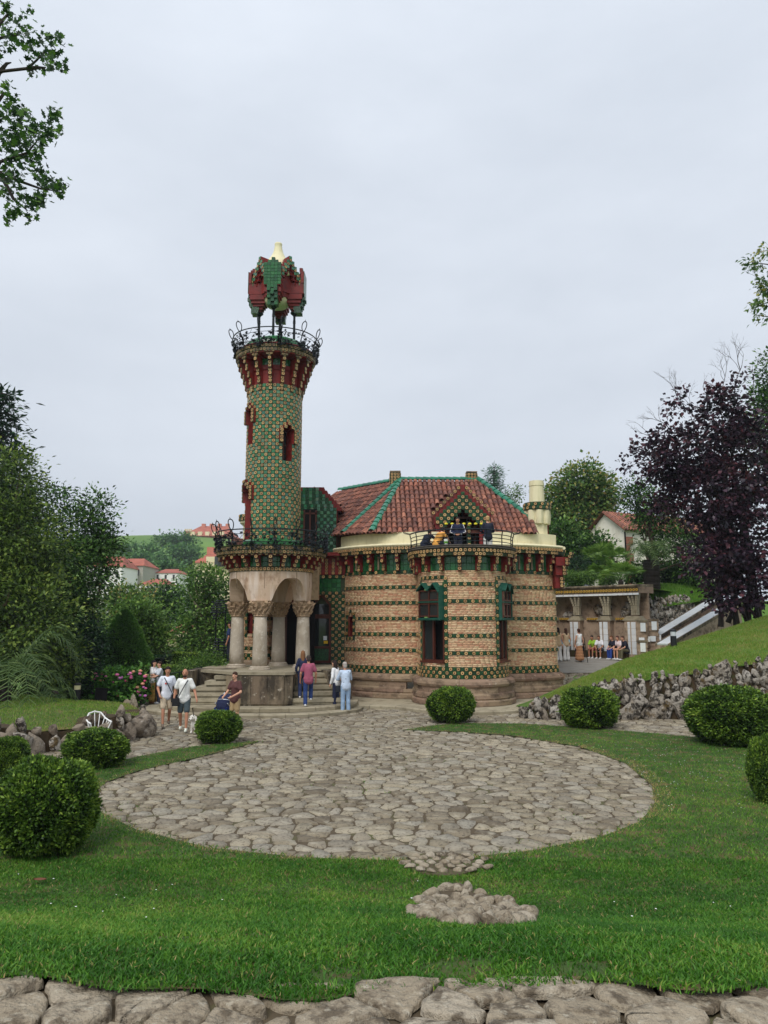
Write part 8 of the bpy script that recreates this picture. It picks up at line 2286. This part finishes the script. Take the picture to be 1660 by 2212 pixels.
mb = MB(); mb.lathe([(.0715, 6.18), (.0825, 6.26)], 16, (cp_.x, cp_.y, 0)); mb.obj('green_print', cloth((96, 150, 60)), cup); mb = MB(); mb.lathe([(.088, 6.33), (.088, 6.345), (.07, 6.35)], 16, (cp_.x, cp_.y, 0)); mb.obj('lid', cloth((240, 240, 238)), cup)
gl = thing('lemon_garland', 'string of yellow lemon shaped lights across the dormer opening', 'garland', (3.2, 29.5, 7.3)); mb = MB(); GA, GB_ = at(958, 1130, 30.93), at(1047, 1130, 30.93); mb.tube([GA, GA.lerp(GB_, .5) - Vector((0, 0, .03)), GB_], .006, 4); mb.obj('string', m_dark, gl); m_lem = cloth((236, 220, 60), .5)
for i in range(7): q = GA.lerp(GB_, (i + .5) / 7); V, F = ellipsoid(q - Vector((0, 0, .03)), (.075, .05, .05)); link(bpy.data.objects.new('lemon_light', np_mesh('lemon_light', V, F, m_lem)), gl)

# ---- on the terrace by the exedra
def TZ(px, Y): p = at(px, 1400, Y); return Vector((p.x, Y, float(plaza_z(p.x, Y)) + .07))
tk = dict(vox=.02)
person('woman with long dark hair in beige top and white trousers beside the house', TZ(1207, 38.5), 165, 1.68, 0, (206, 176, 140), (236, 234, 232), 'wide', 'none', (26, 20, 20), 'long', female=True, arms=[((-.26, .02, 1.16), (-.30, -.02, .95)), ((.30, -.1, 1.3), (.42, -.25, 1.25))], **tk)
person('woman with brown hair in beige top and white trousers, arm outstretched', TZ(1224, 38.6), 165, 1.64, 0, (214, 186, 152), (238, 236, 234), 'wide', 'none', (76, 50, 36), 'long', female=True, arms=[((-.26, .0, 1.2), (-.3, -.1, 1.0)), ((.36, -.1, 1.36), (.56, -.2, 1.3))], **tk)
pw = person('woman in white top and long tan skirt leaning on a crutch', TZ(1252, 38.4), 160, 1.64, 0, (238, 238, 236), (188, 136, 98), 'skirt', 'none', (70, 42, 30), female=True, **tk)
cr = thing('crutch', 'dark walking crutch held beside the tan skirt', 'crutch', TZ(1264, 38.2)); q = TZ(1264, 38.2); mb = MB(); mb.tube([q + Vector((.12, 0, 0)), q + Vector((0, 0, .95)), q + Vector((-.02, 0, 1.25))], .016, 6); mb.obj('shaft', m_dark, cr); mb = MB(); mb.tube([q + Vector((-.12, 0, .9)), q + Vector((.03, 0, .9))], .02, 6); mb.obj('handle', m_dark, cr)
SIT = [(1236, .155, 'seated youth in lilac grey shirt at the far end of the exedra bench', (150, 150, 176), (90, 96, 120), 'shorts', (40, 30, 26), 0, -30), (1246, .25, 'seated boy in pale blue T-shirt beside the tan skirt', (150, 196, 206), (110, 100, 100), 'shorts', (30, 24, 22), 0, -20),
       (1272, .40, 'seated boy in black T-shirt resting his chin on his hand', (30, 32, 42), (36, 40, 56), 'trousers', (22, 20, 20), 0, 0), (1290, .535, 'seated boy in lime green shirt and red shorts', (150, 196, 60), (170, 60, 60), 'shorts', (30, 22, 20), 1, 0), (1297, .60, 'seated boy in white T-shirt and dark shorts looking down', (232, 232, 236), (40, 44, 60), 'shorts', (90, 60, 40), 1, -10),
       (1320, .76, 'seated boy in navy T-shirt and bright blue trousers', (34, 38, 56), (44, 72, 150), 'trousers', (110, 74, 48), 0, 20), (1329, .82, 'seated girl in pale pink top leaning on her neighbours', (232, 214, 216), (200, 150, 130), 'shorts', (84, 50, 46), 0, 15), (1337, .88, 'seated boy in dark shirt and olive trousers at the near end of the bench', (38, 40, 54), (104, 100, 76), 'trousers', (80, 54, 40), 0, 25)]
for px, f, lab, top, bot, bt_, hr_, sk, fd in SIT:
    p, a_ = EX.at(EX.len * f, .52); p.z = 1.28
    person(lab, p, 45 + fd, 1.62, sk, top, bot, bt_, hair=hr_, pose='sit', seat=.40, lean=.35, arms=[((-.22, -.14, 1.12), (-.12, -.32, 1.02)), ((.22, -.14, 1.12), (.12, -.32, 1.02))], group='young people on the exedra bench', **tk)

# ---- dog on a leash
dg_ = G(425, 1583, .03); dr0 = thing('dog', 'small white fluffy dog on a leash beside the box ball', 'dog', dg_, R(-20)); Md = WM[dr0]; m_fur = mat('white_fur', [S(236, 230, 218)], .95, bump=(30, .8, .05))
pr_ = [capsule((0, .14, .24), (0, -.10, .27), .12, .115), ellipsoid((0, -.13, .25), (.11, .1, .13)), capsule((0, -.14, .32), (0, -.19, .42), .075, .075), ellipsoid((0, -.22, .46), (.095, .09, .085)), capsule((0, -.28, .435), (0, -.345, .42), .045, .032)]
for s in (-1, 1):
    pr_ += [capsule((s * .065, -.15, .2), (s * .065, -.16, .03), .042, .03), ellipsoid((s * .065, -.18, .025), (.035, .045, .025)), capsule((s * .075, .14, .2), (s * .085, .07, .15), .065, .045), capsule((s * .085, .07, .15), (s * .085, .16, .10), .04, .03), capsule((s * .085, .16, .10), (s * .085, .13, .03), .028, .026), ellipsoid((s * .085, .10, .022), (.032, .045, .022)), capsule((s * .085, -.2, .48), (s * .115, -.2, .38), .032, .038)]
pr_ += [capsule((0, .22, .28), (0, .26, .42), .035, .045)]
blend('body', pr_, .014, m_fur, dr0, Md, 2)
fm = MB(); fm.add(*ellipsoid((0, -.375, .425), (.018, .014, .014)))
for s in (-1, 1): fm.add(*ellipsoid((s * .04, -.298, .475), (.012, .008, .012)))
fm.obj('nose_and_eyes', m_dark, dr0, M=Md)
lsh = thing('leash', 'black leash running from the bald man to the white dog', 'leash', dg_); mb = MB(); h0 = Vector((at(418, 1528, 22.1).x, 22.0, at(418, 1528, 22.1).z)); h1 = dg_ + Vector((-.03, -.08, .36)); mb.tube([h0, h0.lerp(h1, .5) + Vector((0, 0, -.06)), h1], .012, 5); mb.obj('strap', m_dark, lsh)

# ---- stroller
sp = G(484, 1569, .03); st = thing('stroller', 'blue folding stroller with white trim pushed by the woman', 'stroller', sp, R(-20)); Ms = WM[st]
m_blue = cloth((46, 76, 160)); m_tube = mat('pale_tube', [S(206, 210, 214)], .35, metal=.5)
for s in (-1, 1):
    b = MB(); b.tube([(s * .22, -.38, .12), (s * .22, 0, .55), (s * .2, .32, 1.0)], .018, 6); b.obj('frame_side', m_tube, st, M=Ms)
    b = MB(); b.tube([(s * .22, .30, .12), (s * .22, .1, .5), (s * .22, -.18, .72)], .016, 6); b.obj('frame_side', m_tube, st, M=Ms)
    for y_ in (-.38, .30): b = MB(); b.lathe([(.03, -.02), (.10, -.02), (.11, 0), (.10, .02), (.03, .02)], 14); b.obj('wheel', m_dark, st, M=Ms @ Matrix.Translation((s * .25, y_, .11)) @ Matrix.Rotation(R(90), 4, 'Y'))
b = MB(); b.tube([(-.2, .32, 1.0), (0, .34, 1.02), (.2, .32, 1.0)], .02, 6); b.obj('handle', m_dark, st, M=Ms)
b = MB(); b.add([(-.2, -.3, .32), (.2, -.3, .32), (.2, .12, .36), (-.2, .12, .36), (-.2, -.34, .55), (.2, -.34, .55), (.2, .2, .75), (-.2, .2, .75)], [(0, 1, 2, 3), (0, 4, 5, 1), (3, 2, 6, 7), (0, 3, 7, 4), (1, 5, 6, 2)]); b.obj('seat_tub', m_blue, st, M=Ms)
b = MB(); V = []; 
for i in range(7):
    th = R(-15) + R(110) * i / 6
    for x_ in (-.22, -.16, 0, .16, .22): V.append((x_, .18 - .42 * math.cos(th) * (1 - .25 * (x_ / .22) ** 2), .58 + .40 * math.sin(th) * (1 - .12 * (x_ / .22) ** 2)))
b.add(V, [(i * 5 + j, i * 5 + j + 1, i * 5 + 6 + j, i * 5 + 5 + j) for i in range(6) for j in range(4)]); hd_ = b.obj('hood', cloth((32, 40, 72)), st, M=Ms)
for i in (0, 3): b = MB(); b.tube(V[i * 5:i * 5 + 5], .012, 5); b.obj('hood_trim', m_tube, hd_, M=Ms)
b = MB(); b.box((0, .02, .2), (.38, .42, .16), taper=-.1); b.obj('basket', m_blue, st, M=Ms)
b = MB(); b.box((0, -.36, .40), (.3, .02, .12)); b.obj('white_panel', cloth((206, 212, 224)), st, M=Ms)

bpy.data.scenes.remove(TMP)
